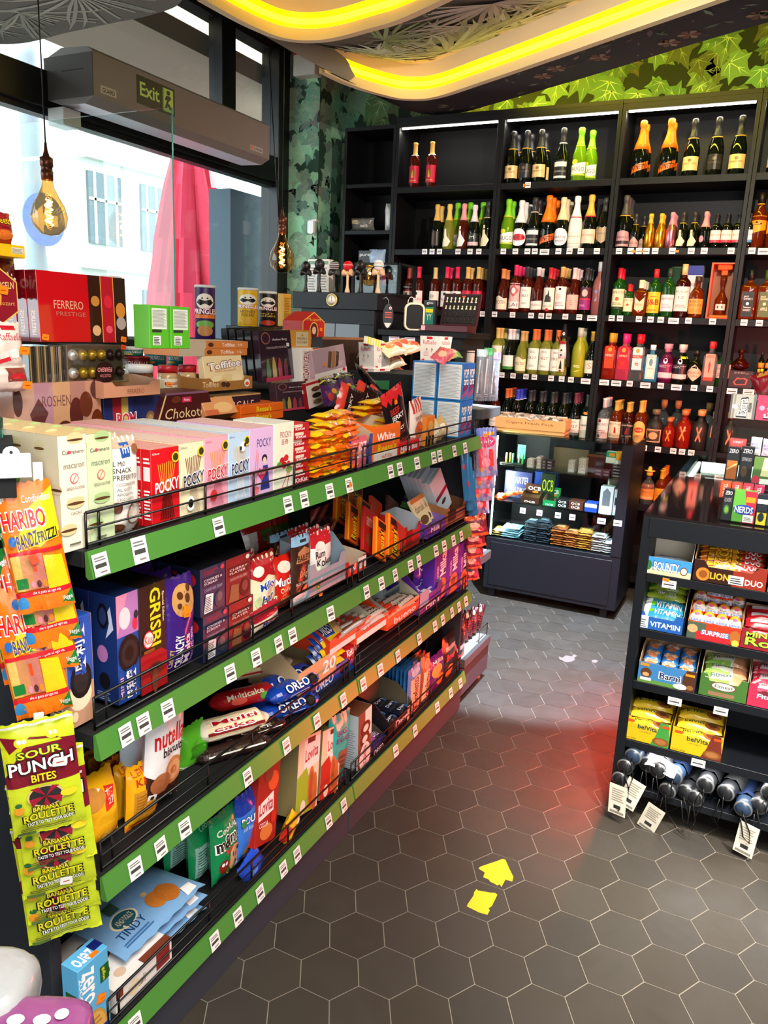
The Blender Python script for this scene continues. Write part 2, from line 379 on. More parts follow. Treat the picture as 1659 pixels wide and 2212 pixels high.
for i, (y0, y1, z0, z1) in enumerate([(1.3, yr, 1.06, zb-.03), (YF, 1.2, 1.06, zb-.03), (2.38, ym-.05, zb+.17, 3.46), (ym+.09, yr, zb+.17, 3.46), (YF, 2.3, zb+.17, 3.46)]):
    b = MB(); b.box(XW-.015, y0, z0, XW-.009, y1, z1, 'fff', sheet_glass('window_glass', 'f4f9f8')); st(b.build('window_%d' % (i+1)))
# ceiling: hard ceiling above, printed clouds with lit coves below
b = MB(); b.box(-2.5, YF, ZC, XR, YB, ZC+.1, '1c1a18', MATTE); st(b.build('ceiling'))
CREAM = mat('cream_cove', 'f4dcb0', .6); YEL = mat('yellow_led', 'ffd800', .5, emit='ffd000', es=3.2)
YELR = mat('yellow_led_rope', 'ffe040', .5, emit='ffe020', es=5.0)
def smooth(pts, n=6, closed=False):
    out = []; k = len(pts)
    for i in range(k if closed else k-1):
        p = [Vector(pts[(i+j) % k] if closed else pts[min(max(i+j, 0), k-1)]) for j in (-1, 0, 1, 2)]
        for q in range(n):
            t = q/n; out.append(.5*((2*p[1])+(p[2]-p[0])*t+(2*p[0]-5*p[1]+4*p[2]-p[3])*t*t+(3*p[1]-p[0]-3*p[2]+p[3])*t**3))
    if not closed: out.append(Vector(pts[-1]))
    return out
def palm(b, cx, cy, z, R_, n, a0, a1, col, rr, m=MATTE, w=.035):
    for k in range(n):
        a = a0+(a1-a0)*k/(n-1)+rr.uniform(-.03, .03); L = R_*rr.uniform(.75, 1.05); bend = rr.uniform(-.25, .25); pts = []
        for t in (0, .35, .7, 1):
            aa = a+bend*t*t; pts.append((cx+L*t*cos(aa), cy+L*t*sin(aa), w*L*2*(.3+t*(1-t)*4*.7)*(1 if t < 1 else 0)))
        g = rr.uniform(.6, 1.15); c = tuple(q*g for q in col)+(1,)
        vs = []
        for (x, y, ww) in pts: nx, ny = -sin(a), cos(a); vs += [(x+nx*ww/2, y+ny*ww/2, z-.0005*k*.3), (x-nx*ww/2, y-ny*ww/2, z-.0005*k*.3)]
        b.add(vs, [(0, 1, 3, 2), (2, 3, 5, 4), (4, 5, 7, 6)], c, m)
def inside(p, poly):
    c = False; n = len(poly)
    for i in range(n):
        a, q = poly[i], poly[i-1]
        if (a[1] > p[1]) != (q[1] > p[1]) and p[0] < (q[0]-a[0])*(p[1]-a[1])/(q[1]-a[1])+a[0]: c = not c
    return c
def fill(b, pts, z, col, m=MATTE): b.add([(p[0], p[1], z) for p in pts], [tuple(range(len(pts)))], col, m)
def hole(b, outer, inner, z, col, m=MATTE):
    # ring between two outlines, triangulated
    import mathutils.geometry as G
    O = [Vector((p[0], p[1], 0)) for p in outer]; I = [Vector((p[0], p[1], 0)) for p in inner]
    t = G.tessellate_polygon([O, I]); A = O+I; b.add([(p.x, p.y, z) for p in A], [tuple(q) for q in t], col, m)
def skirt(b, pts, z0, z1, col, m=MATTE, close=False):
    n = len(pts); vs = [(p[0], p[1], z) for p in pts for z in (z0, z1)]
    b.add(vs, [(2*i, 2*((i+1) % n), 2*((i+1) % n)+1, 2*i+1) for i in range(n if close else n-1)], col, m, True)
OUT = smooth([(-1.55, -1.5), (-1.5, 2.0), (-1.49, 3.6), (-1.45, 4.3), (-1.42, 4.7), (-1.36, 5.03), (-1.24, 5.18), (-1.04, 5.18), (-.66, 4.99), (-.04, 4.66), (.46, 4.37), (1.2, 3.98), (2.4, 3.3), (3.38, 2.8)], 6)
B2 = smooth([(-1.49, 4.15), (-1.46, 4.38), (-1.38, 4.6), (-1.27, 4.76), (-1.07, 4.79), (-.7, 4.6), (-.2, 4.32), (.29, 4.04), (1.0, 3.64), (2.2, 2.96), (3.3, 2.3)], 6)
B1 = smooth([(-1.49, 3.1), (-1.47, 3.42), (-1.4, 3.64), (-1.22, 3.72), (-.94, 3.67), (-.65, 3.57), (0, 3.2), (1.0, 2.55), (2.0, 1.9), (2.7, 1.5), (3.3, 1.0)], 6)
def pd(p, L): return min((Vector((p[0], p[1]))-q).length for q in L)
def cloud():
    rr = random.Random(11); D1, D2, D3 = '1d1a1c', '2a2b2a', '33332f'
    root = thing('ceiling_panel', 'dark jungle-printed suspended ceiling panel with two curved yellow light coves', 'ceiling panel', (0, 0, 3.0))
    b = MB(); zc = 0
    # outer printed band and its upright edge
    tail = [(3.38, -1.5)]; D1 = '2c2830'; D2 = '5c5a58'; D3 = '6a6660'
    fill(b, [p for p in OUT if p[1] > 4.15 or p[0] > 0]+list(B2)[::-1], .0, D1)
    n_ = len(B2); b.add([(p[0], p[1], .2) for p in B2]+[(p[0], p[1], 0) for p in B1], [(i, i+1, n_+i+1, n_+i) for i in range(n_-1)], D2, MATTE)
    fill(b, list(B1)+[(3.3, -1.3), (-1.49, -1.3)], .2, D3)
    skirt(b, OUT, 0, .55, '8a8890')
    pb = [(p[0], p[1]) for p in B2]+[(3.3, -1.3), (-1.5, -1.3)]; p1 = [(p[0], p[1]) for p in B1]+[(3.3, -1.2), (-1.48, -1.2)]; po = [(p[0], p[1]) for p in OUT]+tail
    # palm fans printed on the middle band
    from mathutils.bvhtree import BVHTree
    bv = BVHTree.FromPolygons([(p[0], p[1], .2) for p in B2]+[(p[0], p[1], 0) for p in B1], [(i, i+1, n_+i+1, n_+i) for i in range(n_-1)])
    def mz(v):
        h = bv.ray_cast(Vector((v[0], v[1], -1)), Vector((0, 0, 1)))[0]; return (h.z if h is not None else .1)-.006
    for (x, y, R_, n, a0, col) in [(-.9, 4.55, .6, 30, -3.4, (.5, .6, .46)), (-1.2, 4.3, .4, 24, -2.9, (.55, .68, .6)), (-.45, 4.3, .45, 24, -3.2, (.5, .52, .5)), (-.1, 4.1, .4, 22, -3.3, (.46, .5, .42)), (-.75, 4.35, .62, 26, -2.6, (.42, .5, .36)), (-1.25, 4.1, .45, 20, .2, (.35, .5, .32)), (-.35, 3.75, .5, 22, .3, (.5, .47, .48)), (.35, 3.6, .5, 22, 1.0, (.4, .42, .38)), (-1.35, 4.45, .5, 18, -2.2, (.6, .7, .66)), (0.2, 3.9, .4, 20, -2.4, (.3, .36, .26)), (.9, 3.2, .5, 20, 0, (.4, .4, .42)), (-1.0, 3.95, .42, 18, -1.5, (.28, .42, .2)), (-.6, 4.05, .4, 18, .6, (.45, .46, .45))]:
        q = MB(); palm(q, x, y, .1985, R_, n, a0, a0+3.6, col, rr, MATTE, .03)
        for k, f in enumerate(q.f):
            vv = [q.v[i] for i in f]
            if all(inside(v, pb) and not inside(v, p1) for v in vv): vv = [(v[0], v[1], v[2]-.2+mz(v)-.002) for v in vv]; b.add(vv, [tuple(range(len(vv)))], q.c[k], MATTE)
    for k in range(520):   # small leaves and twigs over every band
        x = rr.uniform(-1.5, 2.2); y = rr.uniform(2.4, 5.15); lay = None
        if inside((x, y), p1): lay = .198
        elif inside((x, y), pb): lay = mz((x, y))-.003
        elif inside((x, y), po): lay = -.001
        if lay is None: continue
        s = rr.uniform(.012, .05); an = rr.uniform(0, 6.3); g = rr.uniform(.3, 1); T = lambda px, py: (x+px*cos(an)-py*sin(an), y+px*sin(an)+py*cos(an), lay-.0005)
        vs = [T(-s, 0), T(0, -s*.3), T(s, 0), T(0, s*.3)]; P_ = p1 if inside((x, y), p1) else (pb if inside((x, y), pb) else po)
        if all(inside(v, P_) for v in vs) and not (P_ is not p1 and any(inside(v, p1) for v in vs)) and not (P_ is po and any(inside(v, pb) for v in vs)):
            b.add(vs, [(0, 1, 2, 3)], (.26*g, (.30 if k % 3 else .18)*g, .2*g, 1), MATTE)
    # flowers on the outer band
    for (x, y) in [(-.35, 4.62), (-.25, 4.52), (.35, 4.32), (.45, 4.24), (.0, 4.42), (.75, 4.1)]:
        for k in range(6):
            a = k*1.05; s = .045; T = lambda r, t: (x+r*cos(a+t), y+r*sin(a+t), -.0015)
            b.add([(x, y, -.0015), T(s, -.4), T(s*1.25, 0), T(s, .4)], [(0, 1, 2, 3)], (.34, .22, .15, 1) if k % 2 else (.2, .08, .05, 1), MATTE)
    tag(b.build('printed_sheet', root))
    for nm, L, z, o in (('outer', B2, 0, .0), ('inner', B1, 0, 0)):
        # cove: cream lip hanging below, lit yellow channel inside it
        b = MB(); n = len(L); dz = z-.035
        off = []
        for i, p in enumerate(L):
            t = (L[min(i+1, n-1)]-L[max(i-1, 0)]).normalized(); off.append(Vector((-t.y, t.x)))
        def ring(d, zz): return [Vector((p[0]-o_[0]*d, p[1]-o_[1]*d, zz)) for p, o_ in zip(L, off)]
        def band(ra, rb, col, m): b.add([*ra, *rb], [(i, i+1, n+i+1, n+i) for i in range(n-1)], col, m, True)
        z = z-.012
        band(ring(-.02, z+.03), ring(-.02, z), 'fff', CREAM); band(ring(-.02, z), ring(.02, z), 'fff', CREAM); band(ring(.02, z), ring(.0, z+.06), 'fff', CREAM)
        cv = b.build('cove_lip', root); tag(cv, 'cream curved lip')
        b = MB(); band(ring(.0, z+.06), ring(.02, z+.125), 'ff0', YEL); band(ring(.006, z+.075), ring(.014, z+.10), 'ff0', YELR)
        tag(b.build('light_strip', root), 'glowing yellow light strip')
        b = MB(); band(ring(.02, z+.125), ring(.06, z+.185), 'fff', CREAM); band(ring(.06, z+.185), ring(.12, z+.212), 'fff', CREAM); tag(b.build('reflector', root), 'cream cove reflector')
    return root
cloud()
# yellow LED on top of the cloud edge washing the ivy wall
for x0, y0, x1, y1 in ((-1.0, 5.2, .4, 4.45), (.4, 4.45, 1.6, 3.85)):
    area('cloud_edge_led', ((x0+x1)/2, (y0+y1)/2+.05, 3.12), (radians(75), 0, atan2(y1-y0, x1-x0)), sqrt((x1-x0)**2+(y1-y0)**2), .05, 16, (1, .8, .05))
# near cloud over the window side
def cloud2():
    rr = random.Random(5); root = thing('ceiling_panel', 'grey palm-printed suspended ceiling panel at the window, top left of the photo', 'ceiling panel', (0, 0, 2.72))
    L = smooth([(-2.36, 1.2), (-2.37, 2.2), (-2.33, 2.55), (-2.2, 2.62), (-2.0, 2.60), (-1.7, 2.56), (-1.3, 2.54), (-.9, 2.5), (-.75, 2.4), (-.72, 2.0), (-.72, 1.2)], 6)
    L = smooth([(-2.37, .6), (-2.37, 1.9), (-2.33, 2.3), (-2.22, 2.52), (-2.05, 2.6), (-1.75, 2.575), (-1.5, 2.56), (-1.3, 2.55), (-1.1, 2.5), (-1.0, 2.35), (-1.0, 1.9), (-1.0, .6)], 6)
    b = MB(); fill(b, L, 0, '7a756e'); skirt(b, L, 0, .4, '6a655f')
    po = [(p[0], p[1]) for p in L]
    for (x, y, R_, n, a0, col) in [(-2.1, 2.2, .5, 16, .3, (.55, .56, .45)), (-1.75, 2.35, .4, 14, .2, (.45, .46, .38)), (-1.4, 2.3, .4, 14, .6, (.5, .5, .44)), (-2.2, 1.9, .45, 14, .2, (.42, .44, .33))]:
        q = MB(); palm(q, x, y, -.001, R_, n, a0, a0+2.6, col, rr, MATTE, .02)
        for k, f in enumerate(q.f):
            vv = [q.v[i] for i in f]
            if all(inside(v, po) for v in vv): b.add(vv, [tuple(range(len(vv)))], q.c[k], MATTE)
    b.build('printed_sheet', root)
cloud2()
# ======================= outside =======================
b = MB(); b.box(-40, -10, -.3, -2.6, 60, -.12, '8b8b88', MATTE); st(b.build('street'))
def facade(name, label, x, y0, y1, h, col, wc, n, rows, dark=0, cat='building'):
    root = thing(name, label, cat, (x, (y0+y1)/2, -.12)); L = y1-y0
    b = MB(); b.box(-3, -L/2, 0, 0, L/2, h, col, MATTE); 
    for z in rows: b.box(0, -L/2, z-.55, .18, L/2, z-.38, col, MATTE)
    b.build('wall', root)
    for z in rows:
        for k in range(n):
            yc = -L/2+L*(k+.5)/n; ww = L/n*.30
            f = MB(); f.box(.02, yc-ww, z, .08, yc+ww, z+1.5, wc, MATTE)
            for q in (-.5, 0, .5): f.box(.08, yc+q*ww*1.3-.03, z, .1, yc+q*ww*1.3+.03, z+1.5, col, MATTE)
            f.box(.08, yc-ww, z+.9, .1, yc+ww, z+.96, col, MATTE); f.build('window', root)
    return root
facade('townhouse', 'pale stone townhouse with rows of sashed windows across the street', -13, 13, 27.5, 11.5, 'c4c2bc', '5c646c', 9, (.9, 3.3, 5.6, 7.9))
facade('townhouse', 'darker grey-brown building at the left edge of the window view', -17, -4, 14.6, 11.2, '77736c', '43474a', 8, (1.5, 4.2, 6.9))
b = MB(); b.box(-3.35, -2, 3.27, -2.56, 9, 3.4, '8a7a66', MATTE); b.box(-3.35, -2, 3.4, -3.2, 9, 5.6, '9a8c78', MATTE); o = b.build('soffit'); tag(o, 'brown-grey stone soffit above the shop window outside', 'soffit')
def parasol():
    a = U(415, 560, 0, -4.2); root = thing('parasol', 'closed red and white parasol outside the window', 'parasol', (a.x, a.y, -.12))
    b = MB(); n = 64; zt = zv(325, a.x, a.y)+.12; prof = [(.9, .44), (1.3, .42), (zt*.6, .36), (zt*.75, .30), (zt*.9, .22), (zt*.97, .17), (zt, .1)]; vs = []; fs = []
    for z, r in prof:
        for i in range(n):
            t = 2*pi*i/n; q = r*(1+.18*sin(t*8+z*1.5)+.06*sin(t*17+z)); vs.append((q*cos(t), q*sin(t), z))
    b2 = []; 
    for j in range(len(prof)-1):
        for i in range(n): fs.append((j*n+i, j*n+(i+1) % n, (j+1)*n+(i+1) % n, (j+1)*n+i))
    for k, f in enumerate(fs):
        i = k % n; wh = (12 <= i <= 15 or 20 <= i <= 22) or (i in (2, 3) and (k//n) % 2 == 0)
        b2.append(f)
        b.add([vs[q] for q in f], [(0, 1, 2, 3)], 'f1e6e8' if wh else ('c8304a' if (i//4) % 2 else 'd84058'), MATTE, True)
    b.build('canopy', root); b = MB(); b.lathe([(.025, 0), (.025, zt+.05)], 12, '777', METL); b.build('pole', root)
    b = MB(); b.lathe([(.3, 0), (.3, .06), (.05, .1), (.04, .3)], 20, '444', MATTE); b.build('base', root)
parasol()
p = U(75, 475, 0, -5.5); root = thing('street_sign', 'round blue street sign with a white arrow on a grey lamp post', 'street sign', (p.x, p.y, -.12))
b = MB(); b.lathe([(.1, 0), (.085, 1.9), (.13, 2.0), (.1, 2.15), (.085, 2.3), (.085, 5.2)], 16, '8d979f', MATTE); b.build('post', root)
b = MB(); z0 = p.z+.12; T = Matrix.Translation((.12, 0, z0)) @ Matrix.Rotation(pi/2, 4, 'Y') @ Matrix.Rotation(0, 4, 'Z')
b.lathe([(.01, .0), (.24, .0), (.24, .012), (.01, .012)], 32, '1a62d8', MATTE, T, False)
b.add([(.14, -.17, z0), (.14, -.02, z0-.13), (.14, -.02, z0-.05), (.14, .15, z0-.05), (.14, .15, z0+.05), (.14, -.02, z0+.05), (.14, -.02, z0+.13)], [(0, 1, 2, 3, 4, 5, 6)], 'fff', MATTE)
b.build('sign_plate', root)
b = MB(); b.box(-2.95, yu(498, -2.75, 2), -.12, -2.75, 6.4, 2.56, '51616c', MATTE); o = b.build('shop_shutter'); tag(o, 'blue-grey upright panel outside the right end of the window', 'shutter')
# ======================= snack gondola =======================
ZS = [1.2, .848, .545, .176]      # shelf tops
YJ, YE, Y0 = 1.975, 2.985, .94
GREEN = mat('green_strip', '4d8a3a', .4); LEDC = mat('white_led', 'fff', .5, emit='fff8ee', es=14)
rt = random.Random(2)
def ptag(parent, x, y, z, w=.036, h=.034, tilt=.32, col='f4f2f0', name='price_tag', orange=False):
    b = MB(); b.box(-w/2, -.0006, 0, w/2, 0, h, col, CARD)
    if orange: s = 'r 0 0 1 1 ff8a1a;l .2 .3 .8 .7 2 b04a00'
    else: s = 'l .1 .66 .85 .9 2 777;r .1 .36 .85 .54 444;l .35 .12 .8 .26 1 888'
    art(b, s, lambda u, v, e: (-w/2+w*u, -.0006-e, h*v))
    return b
TG = {}
def put_tag(parent, loc, rz, rx, w, h, orange=False, big=False):
    k = (round(w, 3), round(h, 3), orange)
    if k not in TG: TG[k] = ptag(None, 0, 0, 0, w, h, orange=orange).mesh('price_tag')
    o = link('price_tag', TG[k], parent, loc, rz, 0, rx); return o
def gond(y0, y1, label):
    root = thing('gondola_shelving', label, 'shelving', (0, y0, 0)); L = y1-y0
    D = .46
    b = MB(); b.box(-D-.03, .002, .1, -D, L-.002, 1.16, '2b3138', MATTE); b.build('back_panel', root)
    b = MB(); b.box(-D-.02, .002, 0, -.004, L-.002, .128, '2f3640', MATTE, .002); b.build('plinth', root)
    for i, z in enumerate(ZS):
        b = MB(); b.box(-D, .003, z-.03, -.004, L-.003, z, '0d0f12', MATTE, .001); s = b.build('shelf', root, (0, 0, 0))
        b = MB(); vs = [(0, .004, z), (.006, .004, z+.002), (.018, .004, z-.047), (.006, .004, z-.05), (0, .004, z-.045)]; n = 5
        vv = vs+[(x, L-.004, zz) for x, y, zz in vs]; b.add(vv, [(0, 1, 2, 3, 4)[::-1], (5, 6, 7, 8, 9)]+[(k, (k+1) % n, n+(k+1) % n, n+k) for k in range(n)], 'fff', GREEN)
        ps = b.build('price_strip', root); tag(ps, 'green price strip')
        # wire fence: three rails, uprights, rounded ends
        b = MB(); zt = z+.066; r = .0026; e = .02
        for q, zz in enumerate((z+.008, z+.036, zt)):
            P_ = [(-.01, e, zz), (-.01, L-e, zz)] if q else [(-.01, e, zz), (-.01, L-e, zz)]; b.tube(P_, .0032 if q != 1 else .002, 6, '000', WIRE)
        for yy in (e, e+.03, L/3, L/2, 2*L/3, L-e-.03, L-e): b.tube([(-.012, yy, z), (-.012, yy, zt)], r, 6, '000', WIRE)
        tag(b.build('wire_fence', root), 'black wire fence')
        yield_tags.append((ps, y0, z, i, L))
    return root
yield_tags = []
g1 = gond(Y0, YJ, 'near bay of the snack shelving, four shelves with green price strips')
g2 = gond(YJ, YE, 'far bay of the snack shelving, four shelves with green price strips')
TP = {0: [215, 300, 470, 620, 655, 710, 752, 793, 842, 862, 899, 935, 948, 980, 1003], 1: [222, 270, 308, 360, 495, 551, 600, 630, 712, 790, 822, 852, 885, 903, 940, 958, 978, 995], 2: [232, 290, 345, 397, 533, 617, 683, 740, 783, 820, 858, 904, 938, 955, 975, 990, 1005], 3: [290, 462, 512, 560, 610, 640, 708, 741, 766, 853, 895, 943, 972, 993]}
for ps, y0, z, i, L in yield_tags:
    for u in TP[i]:
        y = yu(u, .012, z-.025)
        if y0+.02 < y < y0+L-.02:
            put_tag(ps, (.0198, y-y0, z-.046+.002*rt.random()), pi/2+rt.uniform(-.06, .06), -.22, .034 if i else .036, .04 if u not in (300, 395) else .05, orange=False)
            if u in (752,): put_tag(ps, (.021, y-y0, z-.03), pi/2, -.22, .014, .012, True)
# near end: side panel with hooks; far end bay
root = thing('gondola_end_panel', 'dark end panel of the snack shelving behind the hanging candy bags', 'panel', (0, Y0, 0))
b = MB(); b.box(-.47, -.03, 0, -.11, -.002, 1.16, '23282f', MATTE, .002); b.build('panel', root)
b = MB(); b.box(-.9, -.25, .0, -.5, -.04, .98, '0c0e11', MATTE, .002); b.build('column', root)
root = thing('end_shelving', 'dark grey end-of-aisle shelving at the far end of the snack shelves', 'shelving', (0, YE+.004, 0))
b = MB(); b.box(-.9, 0, .03, -.03, .02, 1.3, '1d242c', MATTE); b.build('back_panel', root)
b = MB(); b.box(-.9, .02, .04, -.012, .37, .168, '30343a', MATTE, .002); b.box(-.88, .34, .168, -.004, .352, .172, '50545a', MATTE); b.build('base_drawer', root)
for z, d in ((1.30, .245), (.655, .27), (.215, .36)):
    b = MB(); b.box(-.9, .02, z-.04, -.003, d, z, '3a3a3a', MATTE, .002); b.box(-.88, .022, z, -.02, d-.01, z+.001, '6c6a66', MATTE); b.build('shelf', root)
for z, d in ((.655, .27), (.215, .36)):
    b = MB(); b.tube([(-.02, d-.12, z), (-.02, d-.12, z+.06), (-.02, d-.01, z+.06), (-.02, d-.01, z)], .002, 6, '000', WIRE); b.build('wire_guard', root)
b = MB(); b.lathe([(.02, 0), (.02, .01), (.008, .012), (.008, .04)], 12, 'b9a070', METL, Matrix.Translation((-.05, .33, 0))); b.build('foot', root)
# ======================= deck behind the front row =======================
root = thing('display_riser', 'black stepped riser under the chocolate boxes on top of the snack shelving', 'riser', (0, 0, 0))
b = MB(); b.box(-.62, .72, 1.17, -.47, 2.98, 1.305, '0d0f12', MATTE, .002); b.build('step', root)
b = MB(); b.box(-.9, .72, 1.17, -.62, 2.98, 1.37, '0d0f12', MATTE, .002); b.build('step', root)
b = MB(); b.box(-1.25, .9, 1.49, -.9, 2.75, 1.53, '0d0f12', MATTE, .002); b.build('step', root)
b = MB(); b.box(-.9, 2.99, 1.302, -.3, 3.36, 1.42, '0d0f12', MATTE, .002); b.build('step', root)
b = MB(); b.box(-.9, .96, .0, -.5, 2.96, 1.17, '15181c', MATTE, .002); b.build('body', root)
# ======================= bottle bookcases on the back wall =======================
YB0 = 5.1; XC = [-1.4736, -.738, .0075, .7559, 1.5043, 2.2527]; SB = [2.5408, 2.1418, 1.7443, 1.3521, .9600, .58]; TOPB = 2.9518
back_tags = []
for i in range(5):
    nm = ['leftmost bay of the black bottle shelving, two bottles on its top shelf', 'second bay of the black bottle shelving from the left', 'third bay of the black bottle shelving, with the boxed orange decanter', 'fourth bay of the black bottle shelving, cut by the right edge', 'fifth bay of the black bottle shelving, out of frame'][i]
    root = thing('bottle_bookcase', nm, 'bookcase', (XC[i], YB0, 0)); w = XC[i+1]-XC[i]-.002
    b = MB(); b.box(0, 0, .05, .022, .34, TOPB, '15161a', BLK, .001); b.box(w-.022, 0, .05, w, .34, TOPB, '15161a', BLK, .001); b.build('side_panel', root)
    b = MB(); b.box(.022, .325, .05, w-.022, .34, TOPB, '17181c', BLK); b.build('back_panel', root)
    b = MB(); b.box(0, 0, TOPB, w, .34, TOPB+.025, '15161a', BLK, .001); b.box(.022, 0, TOPB-.035, w-.022, .02, TOPB, '15161a', BLK); b.build('top_panel', root)
    b = MB(); b.box(.03, .022, TOPB-.042, w-.03, .036, TOPB-.028, 'fff', LEDC); tag(b.build('led_strip', root), 'glowing white strip light')
    area('bookcase_led', (XC[i]+w/2, YB0+.05, TOPB-.05), (radians(-15), 0, 0), w-.08, .02, 2.3, (1, .96, .88))
    sh = []
    for z in SB+[.1]:
        b = MB(); b.box(.022, .003, z-.038, w-.022, .325, z, '15161a', BLK, .001); sh.append(b.build('shelf', root))
    back_tags.append((root, sh))
root = thing('bookcase', 'narrow empty black bookcase at the left end of the bottle shelves', 'bookcase', (-1.872, YB0, 0)); w = .396
b = MB(); b.box(0, 0, .05, .02, .34, 2.916, '1a1c22', BLK, .001); b.box(w-.02, 0, .05, w, .34, 2.916, '1a1c22', BLK, .001); b.box(0, 0, 2.916, w, .34, 2.94, '1a1c22', BLK, .001); b.build('frame', root)
b = MB(); b.box(.02, .32, .05, w-.02, .34, 2.916, '101218', BLK); b.build('back_panel', root)
for v in (397, 498, 590):
    z = zv(v, -1.7, YB0); b = MB(); b.box(.02, .003, z-.025, w-.02, .32, z, '1a1c22', BLK, .001); b.build('shelf', root)
BT = {1: {0: [], 1: [1140]}, 2: {0: [917, 933, 949, 989, 1015, 1034], 1: [1087, 1113, 1139, 1155, 1176, 1206, 1230, 1254, 1289], 2: [1337, 1362, 1380, 1396, 1415, 1452, 1493, 1521, 1579], 3: [1624, 1650]},
      3: {0: [1042], 1: [1068, 1107, 1147, 1169, 1185, 1221, 1251, 1279], 2: [1321, 1339, 1380, 1405, 1427, 1455, 1487, 1539], 3: [1607, 1640]},
      4: {1: [1084, 1108, 1136, 1154, 1190, 1213, 1233, 1265], 2: [1305, 1331, 1360, 1394, 1427, 1461, 1499, 1533], 3: [1582, 1617]}, 5: {2: [1391, 1421, 1454, 1473, 1493]}}
for r, dct in BT.items():
    for c, us in dct.items():
        rootc, sh = back_tags[c]; z = SB[r-1]
        for u in us:
            x = xu(u, YB0, z-.02)-XC[c]; wide = u in (1279, 1265, 1305, 1331, 1394, 1461, 1455, 1582, 1617, 1176, 1650)
            if .04 < x < .71: put_tag(sh[r-1], (x, .002, z-.034+(-.004 if wide else 0)), 0, 0, .06 if wide else .036, .034, False)
put_tag(back_tags[1][1][0], (xu(1137, YB0, SB[0]-.02)-XC[1]-.012, -.0005, SB[0]-.028), 0, 0, .018, .018, True)
for u in (1368, 1388, 1462): put_tag(back_tags[2][1][1], (xu(u, YB0, SB[1]-.02)-XC[2], .0012, SB[1]-.025), 0, 0, .022, .012, True)
# ======================= glass display case =======================
CXL, CXR, CYF, CYB, CZT = -.425, .385, 4.46, 4.93, 1.04
root = thing('display_case', 'dark blue glass-fronted display case with lit tobacco goods inside', 'display case', (CXL, CYF, 0)); w = CXR-CXL; d = CYB-CYF
b = MB(); b.box(0, .004, .06, w, d, .385, '161b24', NAVY, .002); b.box(.03, -.001, .085, w-.045, .004, .36, '1b212c', NAVY, .002); b.build('cabinet', root)
for q in ((.05, .05), (w-.07, .05), (.05, d-.06), (w-.07, d-.06)):
    b = MB(); b.box(q[0]-.02, q[1]-.02, 0, q[0]+.02, q[1]+.02, .06, '0c0e12', NAVY); b.build('foot', root)
b = MB(); b.box(w-.06, .0, .385, w, d, CZT-.012, '1a1416', NAVY, .001); b.box(0, .015, .385, .012, d, CZT-.012, '14181e', NAVY); b.box(.012, d-.012, .385, w-.06, d, CZT-.012, '14181e', NAVY); b.build('side_frame', root)
b = MB(); b.box(-.01, -.005, CZT-.01, w+.004, d, CZT-.002, 'fff', sheet_glass('case_glass', 'dfeee8')); tag(b.build('glass_top', root), 'clear glass top')
b = MB(); b.box(.002, .002, .387, w-.062, .006, CZT-.012, 'fff', CLEAR); b.build('front_glass', root)
for z in (.62, .835):
    b = MB(); b.box(.013, .02, z-.007, w-.062, d-.014, z, 'fff', sheet_glass('case_glass')); b.build('glass_shelf', root)
b = MB(); b.box(.016, .012, .4, .024, .02, CZT-.03, 'fff', LEDC); tag(b.build('led_strip', root), 'glowing white strip light')
area('case_led', (CXL+.04, CYF+.04, .72), (0, radians(-90), radians(25)), .6, .03, 11, (1, .98, .93))
# ======================= right counter =======================
QX, QY, QZ = .722, 2.51, 1.075
root = thing('counter', 'black sales counter with snack shelves in its front and a glass top', 'counter', (QX, QY, 0)); w = 1.5; d = 1.55
b = MB(); b.box(0, 0, .1, .03, d, QZ-.012, '12161d', NAVY, .001); b.build('side_panel', root)
b = MB(); b.box(w-.03, 0, .1, w, d, QZ-.012, '12161d', NAVY, .001); b.build('side_panel', root)
b = MB(); b.box(.03, .30, .0, w-.03, .33, QZ-.06, '0c0f14', NAVY); b.build('back_panel', root)
b = MB(); b.box(.02, -.004, QZ-.075, w, .35, QZ-.012, '12161d', NAVY, .001); b.box(0, 0, QZ-.012, w, .85, QZ-.004, '191315', mat('smoked_glass', '191214', .06, spec=.8)); b.build('worktop', root)
# ======================= bottles =======================
def gmat(k, col, tr=.75, rough=.06, metal=0):
    return mat('bottle_'+k, col, rough, metal, tr, 1.42, spec=.6)
GM = dict(dk=gmat('dark', '0a0f08', 0), gr=gmat('green', '1f5c1c', .5), cl=gmat('clear', 'e8f0f0', .95), ro=gmat('rose', '9a3420', .85), pi=gmat('pink', 'e04a6a', .55), wh=gmat('white_wine', 'b9bf4a', .65),
          am=gmat('amber', '86300a', .6), bl=gmat('blue', '3f9fc8', .6), gd=gmat('gold', 'e0a030', 0, .25, .9), pm=gmat('pink_metal', 'e08a98', 0, .25, .9), mt=gmat('matte', '17140f', 0, .6), pu=gmat('purple', '6a1446', .5),
          wt=gmat('white', 'eee6da', 0, .4), fy=gmat('frosted_yellow', 'a8b01e', .25, .35), fr=gmat('frosted_rose', 'a8605a', .3, .35), rd=gmat('red', 'b02818', .6), lg=gmat('lime', '7ab018', .4), dr=gmat('dark_rum', '3a0a06', .3))
